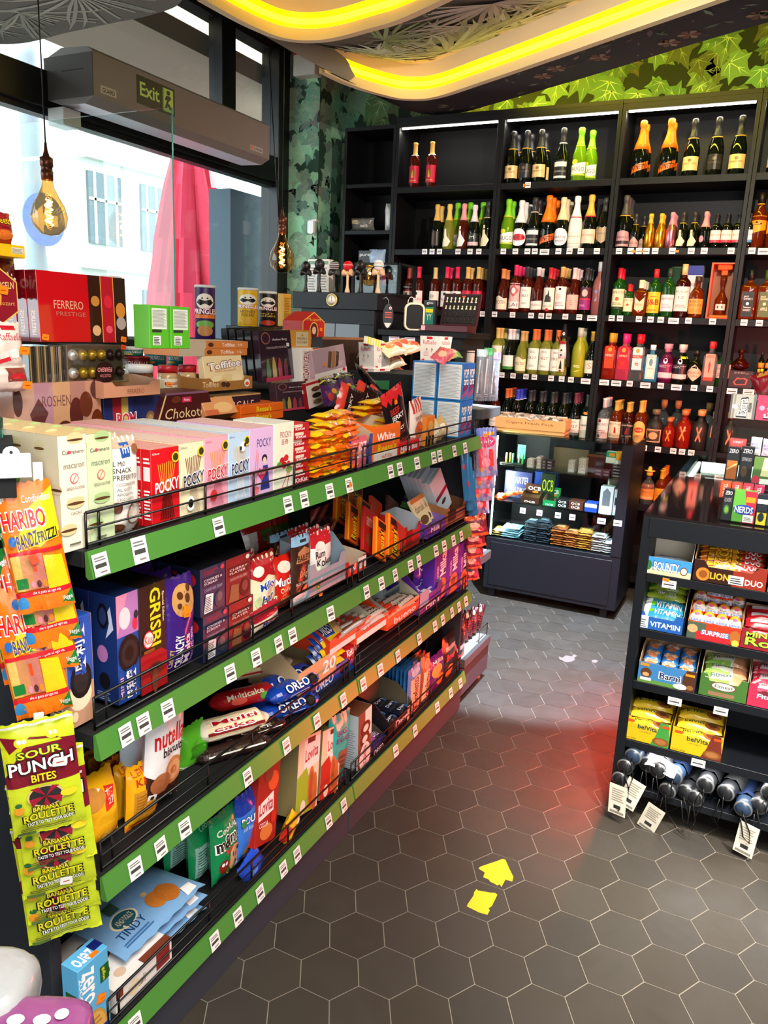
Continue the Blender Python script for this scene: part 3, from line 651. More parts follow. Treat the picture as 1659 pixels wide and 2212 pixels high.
PR = {'bord': [(.92, 0), (1, .012), (1, .60), (.93, .66), (.66, .715), (.42, .75), (.37, .78), (.36, .96), (.40, .965), (.40, .995), (.3, 1)],
      'burg': [(.92, 0), (1, .012), (1, .42), (.93, .52), (.72, .62), (.48, .71), (.36, .79), (.34, .96), (.39, .965), (.39, .995), (.3, 1)],
      'champ': [(.92, 0), (1, .012), (1, .42), (.95, .50), (.76, .60), (.52, .70), (.40, .78), (.35, .88), (.42, .89), (.44, .94), (.42, .985), (.3, 1)],
      'spir': [(.94, 0), (1, .012), (1, .62), (.94, .68), (.6, .73), (.42, .755), (.38, .79), (.38, 1)],
      'squat': [(.9, 0), (1, .02), (1.02, .5), (.96, .6), (.62, .70), (.36, .74), (.33, .86), (.45, .865), (.45, 1), (.3, 1)],
      'tall': [(.94, 0), (1, .01), (1, .55), (.8, .66), (.5, .74), (.42, .8), (.42, 1)]}
KB = {}
def kb(k, pr, H, R, g, cap, cz, lab='', lz='', la='', ring='', desc='', foil='', sq=0, lw=.8):
    KB[k] = (pr, H, R, g, cap, cz, lab, lz, la, ring, desc, foil, sq, lw)
def bottle(k):
    pr, H, R, g, cap, cz, lab, lz, la, ring, desc, foil, sq, lw = KB[k]
    root = link('bottle', None); P_ = PR[pr]
    def rad(z):
        for (r0, z0), (r1, z1) in zip(P_, P_[1:]):
            if z0 <= z <= z1: return R*(r0+(r1-r0)*(z-z0)/(z1-z0+1e-9))
        return R*P_[-1][0]
    b = MB(); n = 20
    if sq:
        vs = []; fs = []; q = [(.8, -1), (.93, -.93), (1, -.8), (1, .8), (.93, .93), (.8, 1), (-.8, 1), (-.93, .93), (-1, .8), (-1, -.8), (-.93, -.93), (-.8, -1)]; n = 12
        for r, z in P_:
            for (x, y) in q:
                t = 0 if r > .6 else 1; c = 1/sqrt(x*x+y*y)
                vs.append((R*r*x*(c if t else 1), R*r*y*(c if t else sq), H*z))
        k_ = len(P_); fs = [(j*n+i, j*n+(i+1) % n, (j+1)*n+(i+1) % n, (j+1)*n+i) for j in range(k_-1) for i in range(n)]+[tuple(range(n))[::-1], tuple((k_-1)*n+i for i in range(n))]
        b.add(vs, fs, '888', GM[g], True)
    else: b.lathe([(R*r, H*z) for r, z in P_], n, '888', GM[g])
    b.build('glass_body', root)
    if cap:
        b = MB(); zz = sorted(set([cz, 1.0]+[z for r, z in P_ if z > cz])); b.lathe([(rad(z)*1.04+.0006, H*z) for z in zz[:-1]]+[(rad(.999)*1.04+.0006, H*1.003), (0, H*1.004)], 16, cap, CARD)
        if ring: b.lathe([(rad(cz)*1.06+.001, H*(cz-.012)), (rad(cz)*1.06+.001, H*(cz+.006))], 16, ring, CARD)
        tag(b.build('cap' if cz > .8 else 'foil', root))
    if lab:
        z0, z1 = map(float, lz.split()); b = MB(); sp = (pi*lw)
        if sq: F = lambda x, y, e: (R*1.7*lw*(x-.5), -R*sq-.0006-e, H*(z0+(z1-z0)*y))
        else: F = lambda x, y, e: ((rad(z0+(z1-z0)*y)+.0006+e)*sin((x-.5)*sp), -(rad(z0+(z1-z0)*y)+.0006+e)*cos((x-.5)*sp), H*(z0+(z1-z0)*y))
        s = 'r 0 0 1 1 %s;' % lab if len(lab) < 8 else lab+';'
        art(b, s+la, F, CARD, 8, 1 if z1 < .45 else 3, 0, .0002); b.build('label', root)
    return root
L_ = 'l .2 .12 .8 .3 2 998'
kb('rosA', 'bord', .285, .037, 'ro', 'd9a94e', .72, 'c8143c', '.1 .48', 'e .5 .55 .2 .22 8a5a1a;p .4 .3 .6 .3 .5 .75 e0b040;t .2 .1 .8 .18 SERENA f0c060', 'fff', 'rosé wine with crimson label')
kb('proG', 'champ', .315, .044, 'dk', '25262a', .66, 'e2bd84', '.1 .34', 'e .5 .72 .1 .12 8a6a3a;t .15 .42 .85 .55 SERENISSIMA 5a4420', 'd8a040', 'black prosecco with gold label')
kb('proD', 'champ', .315, .044, 'dk', '25262a', .66, '1d1a20', '.1 .36', 'e .5 .72 .1 .12 6a5a4a;t .15 .42 .85 .52 VALDOBBIADENE 6a5a4a', 'd8a040', 'black prosecco with dark label')
kb('proW', 'champ', .315, .044, 'dk', '2a2a2c', .72, '15161a', '.05 .4', 'r .1 .65 .9 .9 e8e4e0;r .1 .05 .9 .16 e8e4e0;t .15 .35 .85 .45 PROSECCO aaa', 'eceae6', 'black prosecco with white label strips')
kb('hugo', 'champ', .31, .044, 'lg', '7ed321', .66, 'p 0 0 1 .15 1 .8 0 .6 f4f1e8', '.1 .42', 't .15 .25 .9 .5 HUGO 1a1a1a;e .3 .8 .2 .14 e8e030;r 0 0 1 .1 b8d040', 'f0e030', 'green cocktail wine with lime foil')
kb('mio', 'champ', .325, .045, 'dk', 'ff7a0a', .50, 'p 0 0 1 .45 1 .85 0 .4 ff6a1a', '.06 .36', 'w .06 .26 .94 .62 MIONETTO 2a1408', '', 'prosecco with bright orange foil', lw=1.0)
kb('gold1', 'champ', .29, .036, 'dk', 'e0b45a', .64, '2a1c12', '.08 .4', 'r .1 .1 .4 .9 5a3a1a', '', 'dark sparkling wine with gold foil', lw=.5)
kb('bott', 'champ', .29, .037, 'wh', 'e8cc60', .64, 'p .1 0 .6 0 .8 .3 .5 .6 .45 1 .3 1 .3 .5 .1 .3 f0e8c8', '.06 .45', '', '', 'golden sparkling wine with gold foil')
kb('pinkm', 'champ', .29, .037, 'ro', 'e8a0a0', .64, 'p .1 0 .6 0 .8 .3 .5 .6 .45 1 .3 1 .3 .5 .1 .3 f4e8e0', '.06 .5', '', '', 'rose-pink sparkling wine with pink foil')
kb('mm', 'champ', .28, .038, 'dk', 'e4e4e4', .62, '1c2622', '.08 .36', 't .2 .55 .8 .8 ·M· d8d8c8;r 0 0 1 .3 d8b8b8', '', 'dark sparkling wine with silver foil')
kb('bottB', 'champ', .30, .038, 'dk', '2a2c28', .66, 'p .1 0 .6 0 .8 .3 .5 .6 .45 1 .3 1 .3 .5 .1 .3 e8d8a8', '.06 .5', '', 'e8d08a', 'dark sparkling wine with pear-shaped label')
kb('asti', 'champ', .30, .042, 'dk', 'ecebea', .54, 'e .5 .5 .48 .5 f0efee', '.06 .42', 'e .5 .5 .42 .2 c81e28;t .14 .42 .86 .58 MARTINI 222', '', 'sparkling wine with white foil', lw=.9)
kb('mprs', 'champ', .31, .042, 'dk', 'e6d3a8', .56, 'e .5 .5 .48 .5 e6e6ea', '.06 .4', 't .16 .42 .84 .56 MARTINI 333;l .25 .2 .75 .35 2 888', '', 'prosecco with cream foil', lw=.9)
kb('moeW', 'champ', .315, .043, 'wt', 'f4f2f0', .60, 'e6ddcf', '.06 .32', 't .1 .6 .9 .72 MOET_CHANDON 6a5a4a;r 0 .15 1 .18 b09060', 'c03040', 'white champagne bottle with red seal')
kb('moeG', 'champ', .32, .043, 'dk', 'e8b54a', .60, 'f0c8b0', '.1 .36', 't .1 .5 .9 .66 MOET_CHANDON 6a5a3a', 'b02030', 'champagne with gold foil and red seal')
kb('dom', 'champ', .30, .044, 'dk', '2c2a26', .72, 'p .5 0 .85 .3 1 .8 .8 .95 .5 .85 .2 .95 0 .8 .15 .3 a08a68', '.1 .46', 't .25 .5 .75 .62 PÉRIGNON 5a4a30', '', 'champagne with tan shield label', lw=.95)
kb('ang', 'champ', .31, .042, 'dk', '4a4642', .62, 'p .5 1 .85 .9 .95 .5 .95 0 .05 0 .05 .5 .15 .9 b8888c', '.04 .34', 't .1 .5 .9 .65 ANGELLI 3a1418;r .1 .15 .9 .35 2a1a1c', 'c8a030', 'black sparkling wine with silver foil')
kb('sdk', 'champ', .2, .028, 'dk', '2a2a2a', .7, 'p .5 1 .95 .5 .95 0 .05 0 .05 .5 b89088', '.04 .34', 't .1 .3 .9 .5 ANGELLI 3a1418', 'c8a030', 'small dark sparkling bottle')
kb('sgo', 'champ', .20, .030, 'gd', 'f0b030', .72, '', '', '', '', 'small gold sparkling bottle')
kb('spi', 'champ', .205, .030, 'pm', 'e88a9a', .66, '', '', '', '', 'small metallic pink sparkling bottle')
kb('sbt', 'champ', .205, .031, 'dk', '2a2a26', .7, 'p .1 0 .6 0 .8 .3 .5 .6 .45 1 .3 1 .3 .5 .1 .3 e8d8a8', '.06 .5', '', 'e8c040', 'small black sparkling bottle with gold band')
kb('spk', 'champ', .205, .030, 'dk', 'e8909a', .58, 'e .3 .5 .2 .3 e88a9a', '.1 .4', '', '', 'small dark sparkling bottle with pink foil')
kb('sred', 'bord', .19, .029, 'dk', '1a1a1c', .72, 'f0d8d0', '.16 .52', 'r 0 0 1 .22 c83a4a;t .15 .55 .85 .7 BECIUL a04040', '', 'small red wine with pink label')
kb('sblu', 'bord', .19, .029, 'dk', '1a1a1c', .72, 'f0ecec', '.16 .52', 'r 0 0 1 .22 3a8ac0;t .15 .55 .85 .7 BECIUL 406080', '', 'small wine with blue-striped label')
kb('roG', 'bord', .28, .036, 'ro', 'e0c078', .74, 'f0e6da', '.1 .44', 'e .4 .65 .2 .15 c8b8a0;t .2 .3 .8 .4 Domeniile 8a6a5a', '', 'rosé wine with white label')
kb('pelin', 'bord', .285, .037, 'ro', 'd8204a', .74, 'f2ebe2', '.08 .44', 'r .4 .72 .6 .9 222;t .15 .38 .85 .54 PELIN c03040', '', 'rosé wine with red cap')
kb('rosB', 'bord', .285, .037, 'ro', 'd9b060', .74, 'c8143c', '.08 .46', 'e .5 .55 .2 .22 8a4a1a;t .2 .12 .8 .22 SERENA f0c060', '', 'rosé wine with gold cap and crimson label')
kb('motR', 'burg', .275, .040, 'ro', 'e88a4a', .78, 'p 0 0 1 0 1 .85 .7 .8 .4 1 0 .85 f0dcc4', '.06 .38', 't .15 .4 .85 .65 MOTIV 3a2a1a', '', 'rosé wine with wavy cream label')
kb('lai', 'bord', .30, .036, 'ro', 'e83a6a', .78, 'e8b4ae', '.08 .62', 'p .5 .95 .9 .7 .5 .45 .1 .7 c8585a;e .5 .7 .15 .12 f0dcd8;r 0 0 1 .28 f2e6e0;t .15 .08 .85 .22 LAI 5a3a3a', '', 'rosé wine with pink patterned label')
kb('1827r', 'bord', .29, .037, 'ro', '3a3c40', .78, 'f4ecdf', '.1 .56', 't .25 .52 .8 .64 1827 4a3a2a;l .3 .8 .7 .88 2 998;l .3 .2 .7 .3 2 998', '', 'rosé wine with cream label')
kb('1827w', 'bord', .29, .038, 'wh', 'd9713a', .76, 'f6f1e4', '.1 .58', 't .2 .5 .8 .62 1827 6a4a1a;l .3 .8 .7 .9 2 998;l .3 .15 .7 .25 2 998', '', 'white wine with cream label')
kb('1827d', 'burg', .29, .039, 'dk', '6a2c3a', .76, 'f4ece0', '.08 .42', 't .2 .45 .8 .62 1827 4a3a2a;l .3 .8 .7 .9 1 998', '', 'dark red wine with white label')
kb('bur2', 'burg', .285, .038, 'ro', 'dcdcd8', .82, 'p 0 0 1 .1 1 .9 0 .8 f4e4da', '.06 .3', 't .15 .4 .85 .6 BUDUREASCA 8a4a3a', '', 'rosé wine with slanted white label')
kb('cast', 'bord', .285, .037, 'ro', 'b8202a', .76, 'eee4d0', '.08 .56', 'p .25 .35 .75 .35 .7 .6 .6 .62 .55 .95 .48 .7 .35 .65 2a2420;t .2 .12 .8 .2 SIGILLUM 8a4a2a;e .5 0 .12 .07 b02020', '', 'rosé wine with castle label')
kb('whg', 'bord', .29, .037, 'ro', 'd9b46a', .78, 'f6ece4', '.1 .58', 'r .42 .84 .58 .94 111;e .4 .55 .2 .15 e8c8b0;l .2 .15 .8 .35 3 a88', '', 'rosé wine with pale label and gold cap')
kb('pnk', 'burg', .285, .038, 'ro', 'f0c8c0', .76, 'f0b4a4', '.1 .42', 'l .4 .3 .6 .7 3 c08878', '', 'rosé wine with salmon label')
kb('purp', 'bord', .285, .037, 'dk', '2a2c30', .74, '8a1a6a', '.1 .58', 'r 0 .5 1 1 4a1a2a;e .5 .75 .2 .16 c8a8a0;r 0 .44 1 .52 c02040;l .15 .15 .6 .25 2 e8c', '', 'dark wine with purple label')
kb('frr', 'tall', .32, .042, 'fr', 'c8c4c0', .82, 'p .3 .2 .5 .5 .45 .2 8a9ac0', '.2 .5', 'e .4 .8 .1 .08 6a8ad0', '', 'tall frosted rosé bottle')
kb('jam', 'spir', .285, .038, 'gr', 'b8142c', .78, 'f2ddae', '.14 .56', 't .1 .72 .9 .9 JAMESON 2a3a1a;e .5 .5 .12 .1 c05020;l .2 .2 .8 .35 2 885;r 0 0 1 .12 2a3a1a', '', 'whiskey with cream label and red cap')
kb('jams', 'spir', .19, .028, 'gr', 'b8142c', .78, 'f2ddae', '.14 .56', 't .1 .72 .9 .9 JAMESON 2a3a1a;e .5 .5 .12 .1 c05020', '', 'small whiskey bottle with cream label')
kb('bal', 'spir', .215, .040, 'am', 'e8d8b8', .78, 'p 0 .2 .5 0 1 .2 1 .85 .5 .6 0 .85 efc9a0', '.1 .6', "t .1 .4 .9 .55 Ballantine's 7a5a3a;e .5 .08 .08 .06 a02020", '', 'squat whisky with peach shield label', sq=.7)
kb('jb', 'spir', .28, .038, 'gr', 'c8202c', .82, 'f0b81c', '.08 .52', 'b .1 .3 .9 .65 J&B c81e1e;l .2 .1 .8 .2 2 a60;l .3 .75 .7 .85 1 a60', '', 'green whisky bottle with yellow label')
kb('gf', 'spir', .285, .038, 'gr', '2a3a2e', .82, 'd8d4d8', '.12 .46', 't .1 .7 .9 .85 Glenfiddich 5a4a4a;l .2 .2 .8 .5 3 a9a', '', 'green whisky bottle with silver label', sq=0)
kb('mac', 'spir', .31, .042, 'dr', 'e0b878', .80, 'f4dcd0', '.12 .58', 't .12 .75 .88 .84 MACALLAN 4a3a3a;t .35 .5 .65 .62 12 5a4a4a;l .2 .15 .8 .3 2 a99', '', 'large whisky with pale pink label')
kb('mon', 'squat', .24, .040, 'am', '3a2a1a', .86, 'd99540', '.1 .46', 't .1 .5 .9 .9 MONKEY|SHOULDER 2a1a0a;r 0 .1 1 .35 c8842a', '', 'whisky with orange-brown label')
kb('jd', 'spir', .28, .044, 'am', '141414', .8, '141414', '.06 .56', "t .1 .68 .9 .84 JACK|DANIEL'S e8e4e0;e .5 .52 .14 .06 e8e4e0;t .15 .22 .85 .42 Tennessee|WHISKEY e8e4e0", '', 'square whiskey with black label', sq=1)
kb('ja', 'spir', .28, .044, 'am', '3a5a1a', .8, '4c5a24', '.06 .56', "t .1 .68 .9 .84 JACK|DANIEL'S f0e8c0;e .5 .52 .14 .06 d8e8a0;t .2 .26 .8 .38 APPLE f0e8c0", '', 'square whiskey with olive green label', sq=1)
kb('brn', 'tall', .30, .042, 'am', '1a120c', .80, 'p 0 0 1 .25 1 1 0 1 f09a18', '.25 .58', 't .3 .5 .7 .7 5 3a1a0a', 'e8b040', 'brandy with orange label')
kb('dgl', 'burg', .285, .038, 'dk', 'e8e8e8', .76, 'f4f2ea', '.08 .4', 'r 0 0 1 .2 3a8a3a', '', 'dark wine with white and green label')
kb('motW', 'burg', .275, .038, 'wh', 'c8a868', .76, 'p 0 0 1 0 1 .85 .7 .8 .4 1 0 .85 f2e4b8', '.06 .4', 't .15 .4 .85 .62 MOTIV 4a3a1a', '', 'white wine with wavy label')
kb('wwl', 'bord', .29, .038, 'wh', 'd8b868', .76, 'f4ecd8', '.2 .6', 'e .4 .7 .2 .15 c8b890;t .15 .3 .85 .42 Domeniile 6a5a3a', '', 'white wine with gold cap')
kb('lim', 'tall', .31, .044, 'fy', 'b8c0a8', .82, 'p .2 0 .6 .1 .8 .3 e0d84a', '.1 .3', 'l .3 .5 .7 .8 2 e8e0a0', '', 'frosted yellow limoncello bottle')
kb('dS', 'burg', .29, .038, 'dk', 'd8a840', .80, 'f4e0cc', '.1 .38', 't .35 .35 .65 .8 S c8886a', '', 'dark wine with cream letter label')
for k_, g_, c_, l_, dd in (('w1', 'rd', 'd9a02a', 'd8401e', 'amber-capped red gin'), ('w2', 'pi', 'e82a7a', 'd82030', 'pink-capped red gin'), ('w3', 'cl', 'd01a28', 'dcd8d8', 'red-capped clear gin')):
    kb(k_, 'spir', .285, .042, g_, c_, .80, l_, '.24 .72', 'r 0 .52 1 .66 c8282c;t .06 .54 .94 .64 WEMBLEY f0d8b0;e .5 .85 .2 .1 d8a040;l .3 .2 .7 .35 2 a50', '', dd+' with lettered band', sq=.7)
kb('bom', 'spir', .225, .042, 'bl', 'e4eaf0', .86, 'e8d8c0', '.08 .74', 'r .08 .03 .92 .97 7ab8d0;r .14 .05 .86 .95 eee0c8;e .5 .68 .2 .15 6a8a9a;t .22 .86 .78 .92 BOMBAY 3a5a7a;t .2 .4 .8 .46 SAPPHIRE 3a5a7a', '', 'blue gin bottle', sq=.7, lw=.8)
kb('wn1', 'squat', .235, .042, 'pu', 'd890a0', .80, '6a1446', '.1 .7', 'r 0 .05 1 .28 f0c0c0;t .1 .5 .9 .6 WHITLEY|NEILL f0d8d8;e .5 .78 .12 .12 e8d8e8', '', 'purple gin bottle')
kb('wn2', 'squat', .235, .042, 'dk', 'd8c8c0', .80, '17101c', '.1 .7', 'r 0 .05 1 .24 f0c0b8;t .1 .5 .9 .6 WHITLEY|NEILL e8e0e0;e .5 .78 .12 .12 e8d8e8;r .5 .9 .9 1 e8e02a', '', 'black gin bottle with pink strip')
kb('hen', 'squat', .205, .042, 'dk', '14120f', .84, 'p .5 0 .95 .45 .5 .95 .05 .45 f0b090', '.1 .62', "t .12 .42 .88 .55 HENDRICK'S 6a3a20;t .35 .26 .65 .34 GIN 6a3a20", '', 'dark apothecary gin with diamond label', lw=.95)
kb('bee', 'spir', .26, .038, 'cl', 'd8303a', .84, 'f0907a', '.12 .72', 't .1 .86 .9 .94 BEEFEATER a01818;p .45 .3 .55 .3 .62 .6 .5 .75 .38 .6 c82020;r 0 0 1 .12 e83a28', '', 'clear gin with salmon label', sq=.8)
kb('tan', 'squat', .25, .040, 'gr', 'd8a8a0', .84, 'f0a898', '.2 .52', 't .1 .6 .9 .75 Tanqueray 6a3a3a;l .2 .15 .8 .4 2 a66', '', 'green gin bottle with pink label')
kb('bac', 'bord', .27, .037, 'cl', 'ece6e2', .78, 'f2e2da', '.1 .52', 'e .3 .88 .12 .1 8a1a2a;t .08 .62 .92 .76 BACARDI 2a1a1a;l .2 .2 .8 .4 2 a77', '', 'clear rum with white cap')
kb('cam', 'bord', .26, .037, 'am', 'd9a448', .76, 'f2d8b4', '.06 .5', 't .06 .8 .94 .92 Captain_Morgan 2a1a1a;p .5 .35 .65 .35 .6 .7 .5 .7 a02020;r .2 .1 .8 .2 c85030', '', 'spiced rum with cream label')
kb('cab', 'bord', .255, .037, 'dr', 'd9a448', .76, '1c1214', '.06 .5', 't .06 .8 .94 .92 Captain_Morgan e8d8b0;p .4 .35 .6 .35 .6 .7 .5 .7 8a2020;r 0 .05 1 .2 c82020', '', 'dark rum with black label')
kb('hav', 'bord', .27, .038, 'am', 'd9a448', .74, 'e .5 .5 .5 .5 e8b860', '.08 .54', 'e .5 .55 .3 .14 c83018;t .28 .5 .72 .6 CLUB f0d8a0;l .25 .2 .75 .3 2 a60', '', 'amber rum with gold oval label')
kb('dip', 'squat', .225, .052, 'mt', '6a5a40', .86, 'd8a878', '.1 .46', 'r .08 .08 .92 .92 3a2a1c;e .5 .5 .28 .28 c89868;t .2 .82 .8 .9 DIPLOMATICO d8a878', '', 'squat matte black rum with tan label', lw=.6)
kb('cork', 'squat', .275, .042, 'cl', 'b98f58', .82, '2a2c2a', '.2 .42', 't .2 .4 .8 .6 Marti e8e4d0', '', 'clear rum with cork stopper')
kb('bum', 'squat', .235, .046, 'rd', 'b06a38', .86, 'p .2 .9 .3 1 .8 .1 .7 0 e8742a', '.2 .6', 'p .8 .9 .7 1 .2 .1 .3 0 f08a3a', '', 'deep red rum with metal X emblem', lw=.4)
kb('bumS', 'squat', .18, .036, 'rd', 'b06a38', .86, 'p .2 .9 .3 1 .8 .1 .7 0 e8742a', '.2 .6', 'p .8 .9 .7 1 .2 .1 .3 0 f08a3a', '', 'small red rum with metal X emblem', lw=.4)
kb('bumK', 'squat', .24, .046, 'mt', 'c88a50', .86, 'p .2 .9 .3 1 .8 .1 .7 0 e86a3a', '.2 .6', 'p .8 .9 .7 1 .2 .1 .3 0 f07a4a', '', 'black rum with metal X emblem', lw=.4)
kb('crys', 'tall', .24, .036, 'cl', 'd8907a', .84, 'e87a5a', '.35 .66', '', 'ff8a2a', 'clear crystal bottle with orange tag', lw=.3)
kb('dkw', 'bord', .285, .037, 'dk', '2c2e30', .74, 'f0e8dc', '.08 .46', 't .2 .5 .8 .62 CUVEE 3a2a1a;l .2 .2 .8 .35 2 998', '', 'dark red wine with black cap')
kb('dkb', 'bord', .285, .037, 'dk', '3a48c8', .76, 'f0e8dc', '.08 .46', 'l .2 .2 .8 .35 2 998', 'fff', 'dark wine with blue and white cap')
kb('dko', 'burg', .285, .037, 'dk', 'd8703a', .78, 'e8dccc', '.08 .46', 'l .2 .2 .8 .35 2 998', '', 'dark wine with orange cap')
kb('cris', 'bord', .285, .037, 'dk', '3c3e3c', .74, 'f4ead8', '.1 .52', 'b .1 .45 .9 .55 CRISOM 2a1a14;e .5 1.15 .18 .07 f08a20;l .3 .15 .7 .25 2 998', '', 'dark red wine with tall cream label')
kb('sie', 'squat', .215, .042, 'cl', 'e8b440', .86, 'f08a3a', '.16 .62', 't .1 .68 .9 .84 SIERRA 5a1a0a;t .2 .42 .8 .54 TEQUILA 5a1a0a;r .1 .05 .9 .2 f8a868', '', 'tequila with yellow sombrero cap')
kb('cue', 'bord', .23, .036, 'am', 'd8982a', .76, 'e8a020', '.12 .5', 'e .5 .5 .4 .4 e88a18;t .25 .45 .75 .6 Cuervo 3a1a0a', '', 'amber tequila with gold cap')
ROW = {0: [(0, '894:rosA 930:rosA'), (1, '1101:proG/1 1131:proD/1 1162:proG/1 1209:proW 1247:hugo 1271:hugo,b'), (2, '1378:mio/1 1437:mio/1 1488:proG 1539:proD 1588:proG'), (3, '1672:proG')],
       1: [(0, '941:gold1/1 967:bott 984:hugo,b 998:pinkm 1011:hugo,b 1021:mm/1 1052:bottB 1038:hugo,b'), (1, '1090:hugo/1 1120:asti/3 1148:proW/2 1177:mio/2 1209:mprs/3 1238:moeW 1264:moeG 1297:dom'), (2, '1343:ang/3 1367:sdk 1385:sdk,b 1400:sgo/1 1418:sgo/1 1438:spi/2 1461:sbt/1 1482:sbt/2 1503:spk/1 1522:sred/1 1541:sred/1 1568:sred/2 1588:sblu/1'), (3, '1631:brn/1 1657:brn')],
       2: [(0, '880:pelin,b 902:pelin 937:roG 962:pelin/1 984:pelin 1006:rosB/1 1029:rosB/2'), (1, '1082:motR/1 1109:lai/2 1132:1827r/2 1157:bur2/1 1183:cast/2 1208:whg/3 1234:pnk/3 1261:purp/3 1287:frr'), (2, '1331:jam/1 1349:jams/1 1376:bal/2 1407:jb 1437:gf 1467:mac 1494:mon'), (3, '1610:jd 1644:ja')],
       3: [(0, '998:dkw,b 1018:dko 1038:dkw,b'), (1, '1070:wwl/2 1096:dgl/2 1123:motW/1 1149:1827w/1 1173:1827w/1 1194:1827w/1 1245:lim/1 1268:dS/1'), (2, '1306:w1/1 1332:w2/1 1358:w3/1 1389:bom 1419:wn1/1 1448:wn2/1 1480:hen 1510:bee/2 1538:tan')],
       4: [(0, '1030:dkw'), (1, '1066:roG 1090:dko/2 1112:dkb/2 1140:dkw/1 1160:dkw/1 1186:dkw/1 1212:dkw/2 1232:1827d/2 1259:cris/1'), (2, '1299:bac/2 1325:cam/2 1350:cab/1 1377:hav/1 1405:dip 1432:bumS/1 1462:bum/1 1496:bumK/1 1521:crys 1425:cork,c 1452:cork,c 1540:cork,c'), (3, '1566:bumK')],
       5: [(2, '1395:sie 1421:cue/3')]}
ORD = ['first', 'second', 'third', 'fourth', 'fifth', 'sixth', 'seventh', 'eighth', 'ninth', 'tenth', 'eleventh', 'twelfth', 'thirteenth', 'fourteenth', 'fifteenth', 'sixteenth', 'seventeenth', 'eighteenth', 'nineteenth', 'twentieth']
SHN = ['top', 'second', 'third', 'fourth', 'fifth', 'sixth']
PROTO = {}
def short(d, n):
    w = d.split()[:n]
    while w[-1] in ('and', 'with', 'of', 'red', 'gold', 'white', 'pink', 'cream', 'crimson', 'tall', 'slanted', 'pale', 'metal'): w.pop()
    return ' '.join(w)
def put_bottle(k, x, y, z, label):
    if k not in PROTO: o = PROTO[k] = bottle(k); o.location = (x, y, z); tag(o, label, 'bottle', 'bottles on the black shelves'); return o
    return dup(PROTO[k], (x, y, z), rr_.uniform(-.12, .12), label)
rr_ = random.Random(4)
for s, bays in ROW.items():
    for bay, txt in bays:
        n = 0; nb = 0; used = []
        for it in txt.split():
            u, k = it.split(':'); back = 0; m = 0
            if ',' in k: k, f = k.split(','); back = {'b': .085, 'c': .2}[f]
            if '/' in k: k, m = k.split('/'); m = int(m)
            pr, H, R = KB[k][:3]; desc = KB[k][10]; y = YB0+.052+back+(R-.037); z = SB[s]; x = xu(float(u), YB0+.052, z)
            if back: x = xu(float(u), y, z)
            x = min(max(x, XC[bay]+.026+R), XC[bay+1]-.028-R)
            x0_, x1_ = XC[bay]+.024+R, XC[bay+1]-.026-R
            for _ in range(6):
                for (ax, ay, ar) in used:
                    dd = R+ar+.0012; 
                    if abs(ay-y) < dd:
                        nd = sqrt(max(dd*dd-(ay-y)**2, 0))
                        if abs(ax-x) < nd: x = ax+(nd if x >= ax else -nd)
            R0 = R; used.append((x, y, R)); n += not back; nb += bool(back)
            if back: lb = '%s, %s in the second rank, %s shelf, %s bay' % (short(desc, 7), ORD[nb-1], SHN[s], ORD[bay])
            else: lb = '%s, %s from left, %s shelf, %s bay' % (short(desc, 9), ORD[n-1], SHN[s], ORD[bay])
            lb = lb.replace('gin bottle', 'gin')
            put_bottle(k, x, y, z, lb)
            for q in range(m):
                yy = y+(q+1)*(2*R+.004)
                if yy+R > YB0+.318: break
                if any((ax-x)**2+(ay-yy)**2 < (R+ar)**2*.97 for ax, ay, ar in used if (ax, ay) != (x, y)): continue
                used.append((x, yy, R))
                put_bottle(k, x, yy, z, '%s, %s behind %s from left, %s shelf, %s bay' % (short(desc, 6), ['directly', 'twice', 'thrice'][q], ORD[n-1], SHN[s], ORD[bay]))
# sombrero on the tequila
b = MB(); b.lathe([(.03, .212), (.034, .218), (.014, .219), (.012, .235), (.006, .243), (0, .244)], 20, 'f0c048', CARD); b.build('sombrero_cap', PROTO['sie'])
# costumed bottle
z = SB[3]; x = xu(1207, YB0+.05, z); root = thing('costumed_bottle', 'wine bottle dressed in black cape, top hat and white shirt, fourth shelf', 'bottle', (x+.012, YB0-.0+.05, z))
b = MB(); b.lathe([(.034, 0), (.036, .01), (.036, .17), (.02, .21), (.013, .23), (.013, .27)], 18, '888', GM['wh']); b.build('glass_body', root)
b = MB(); b.lathe([(.0372, .11), (.039, .16), (.026, .205), (.016, .222)], 18, 'e8e0dc', MATTE); b.lathe([(.006, 0), (.006, .003)], 8, '222', MATTE, Matrix.Translation((0, -.04, .165)) @ Matrix.Rotation(pi/2, 4, 'X')); b.lathe([(.006, 0), (.006, .003)], 8, '222', MATTE, Matrix.Translation((0, -.041, .135)) @ Matrix.Rotation(pi/2, 4, 'X')); b.build('shirt', root)
b = MB(); n = 14
vs = [((r*(1.1 if z_ < .1 else 1))*sin(a), -r*cos(a), z_) for z_, r in ((.06, .047), (.13, .05), (.19, .04), (.225, .03), (.25, .045)) for a in [.75+4.8*i/n for i in range(n+1)]]
b.add(vs, [(j*(n+1)+i, j*(n+1)+i+1, (j+1)*(n+1)+i+1, (j+1)*(n+1)+i) for j in range(4) for i in range(n)], '141014', MATTE, True); b.build('cape', root)
b = MB(); b.box(-.02, -.034, .205, .02, -.028, .222, 'a01428', MATTE, .003); b.build('bow_tie', root)
b = MB(); b.lathe([(.03, .245), (.03, .25), (.018, .251), (.016, .285), (.008, .33), (0, .332)], 16, '141318', MATTE); art(b, 'e .5 .5 .3 .4 f0f0f0;e .4 .55 .08 .1 111;e .6 .55 .08 .1 111', lambda x, y, e: (-.014+.028*x, -.0185-e, .256+.026*y), MATTE); b.build('hat', root)
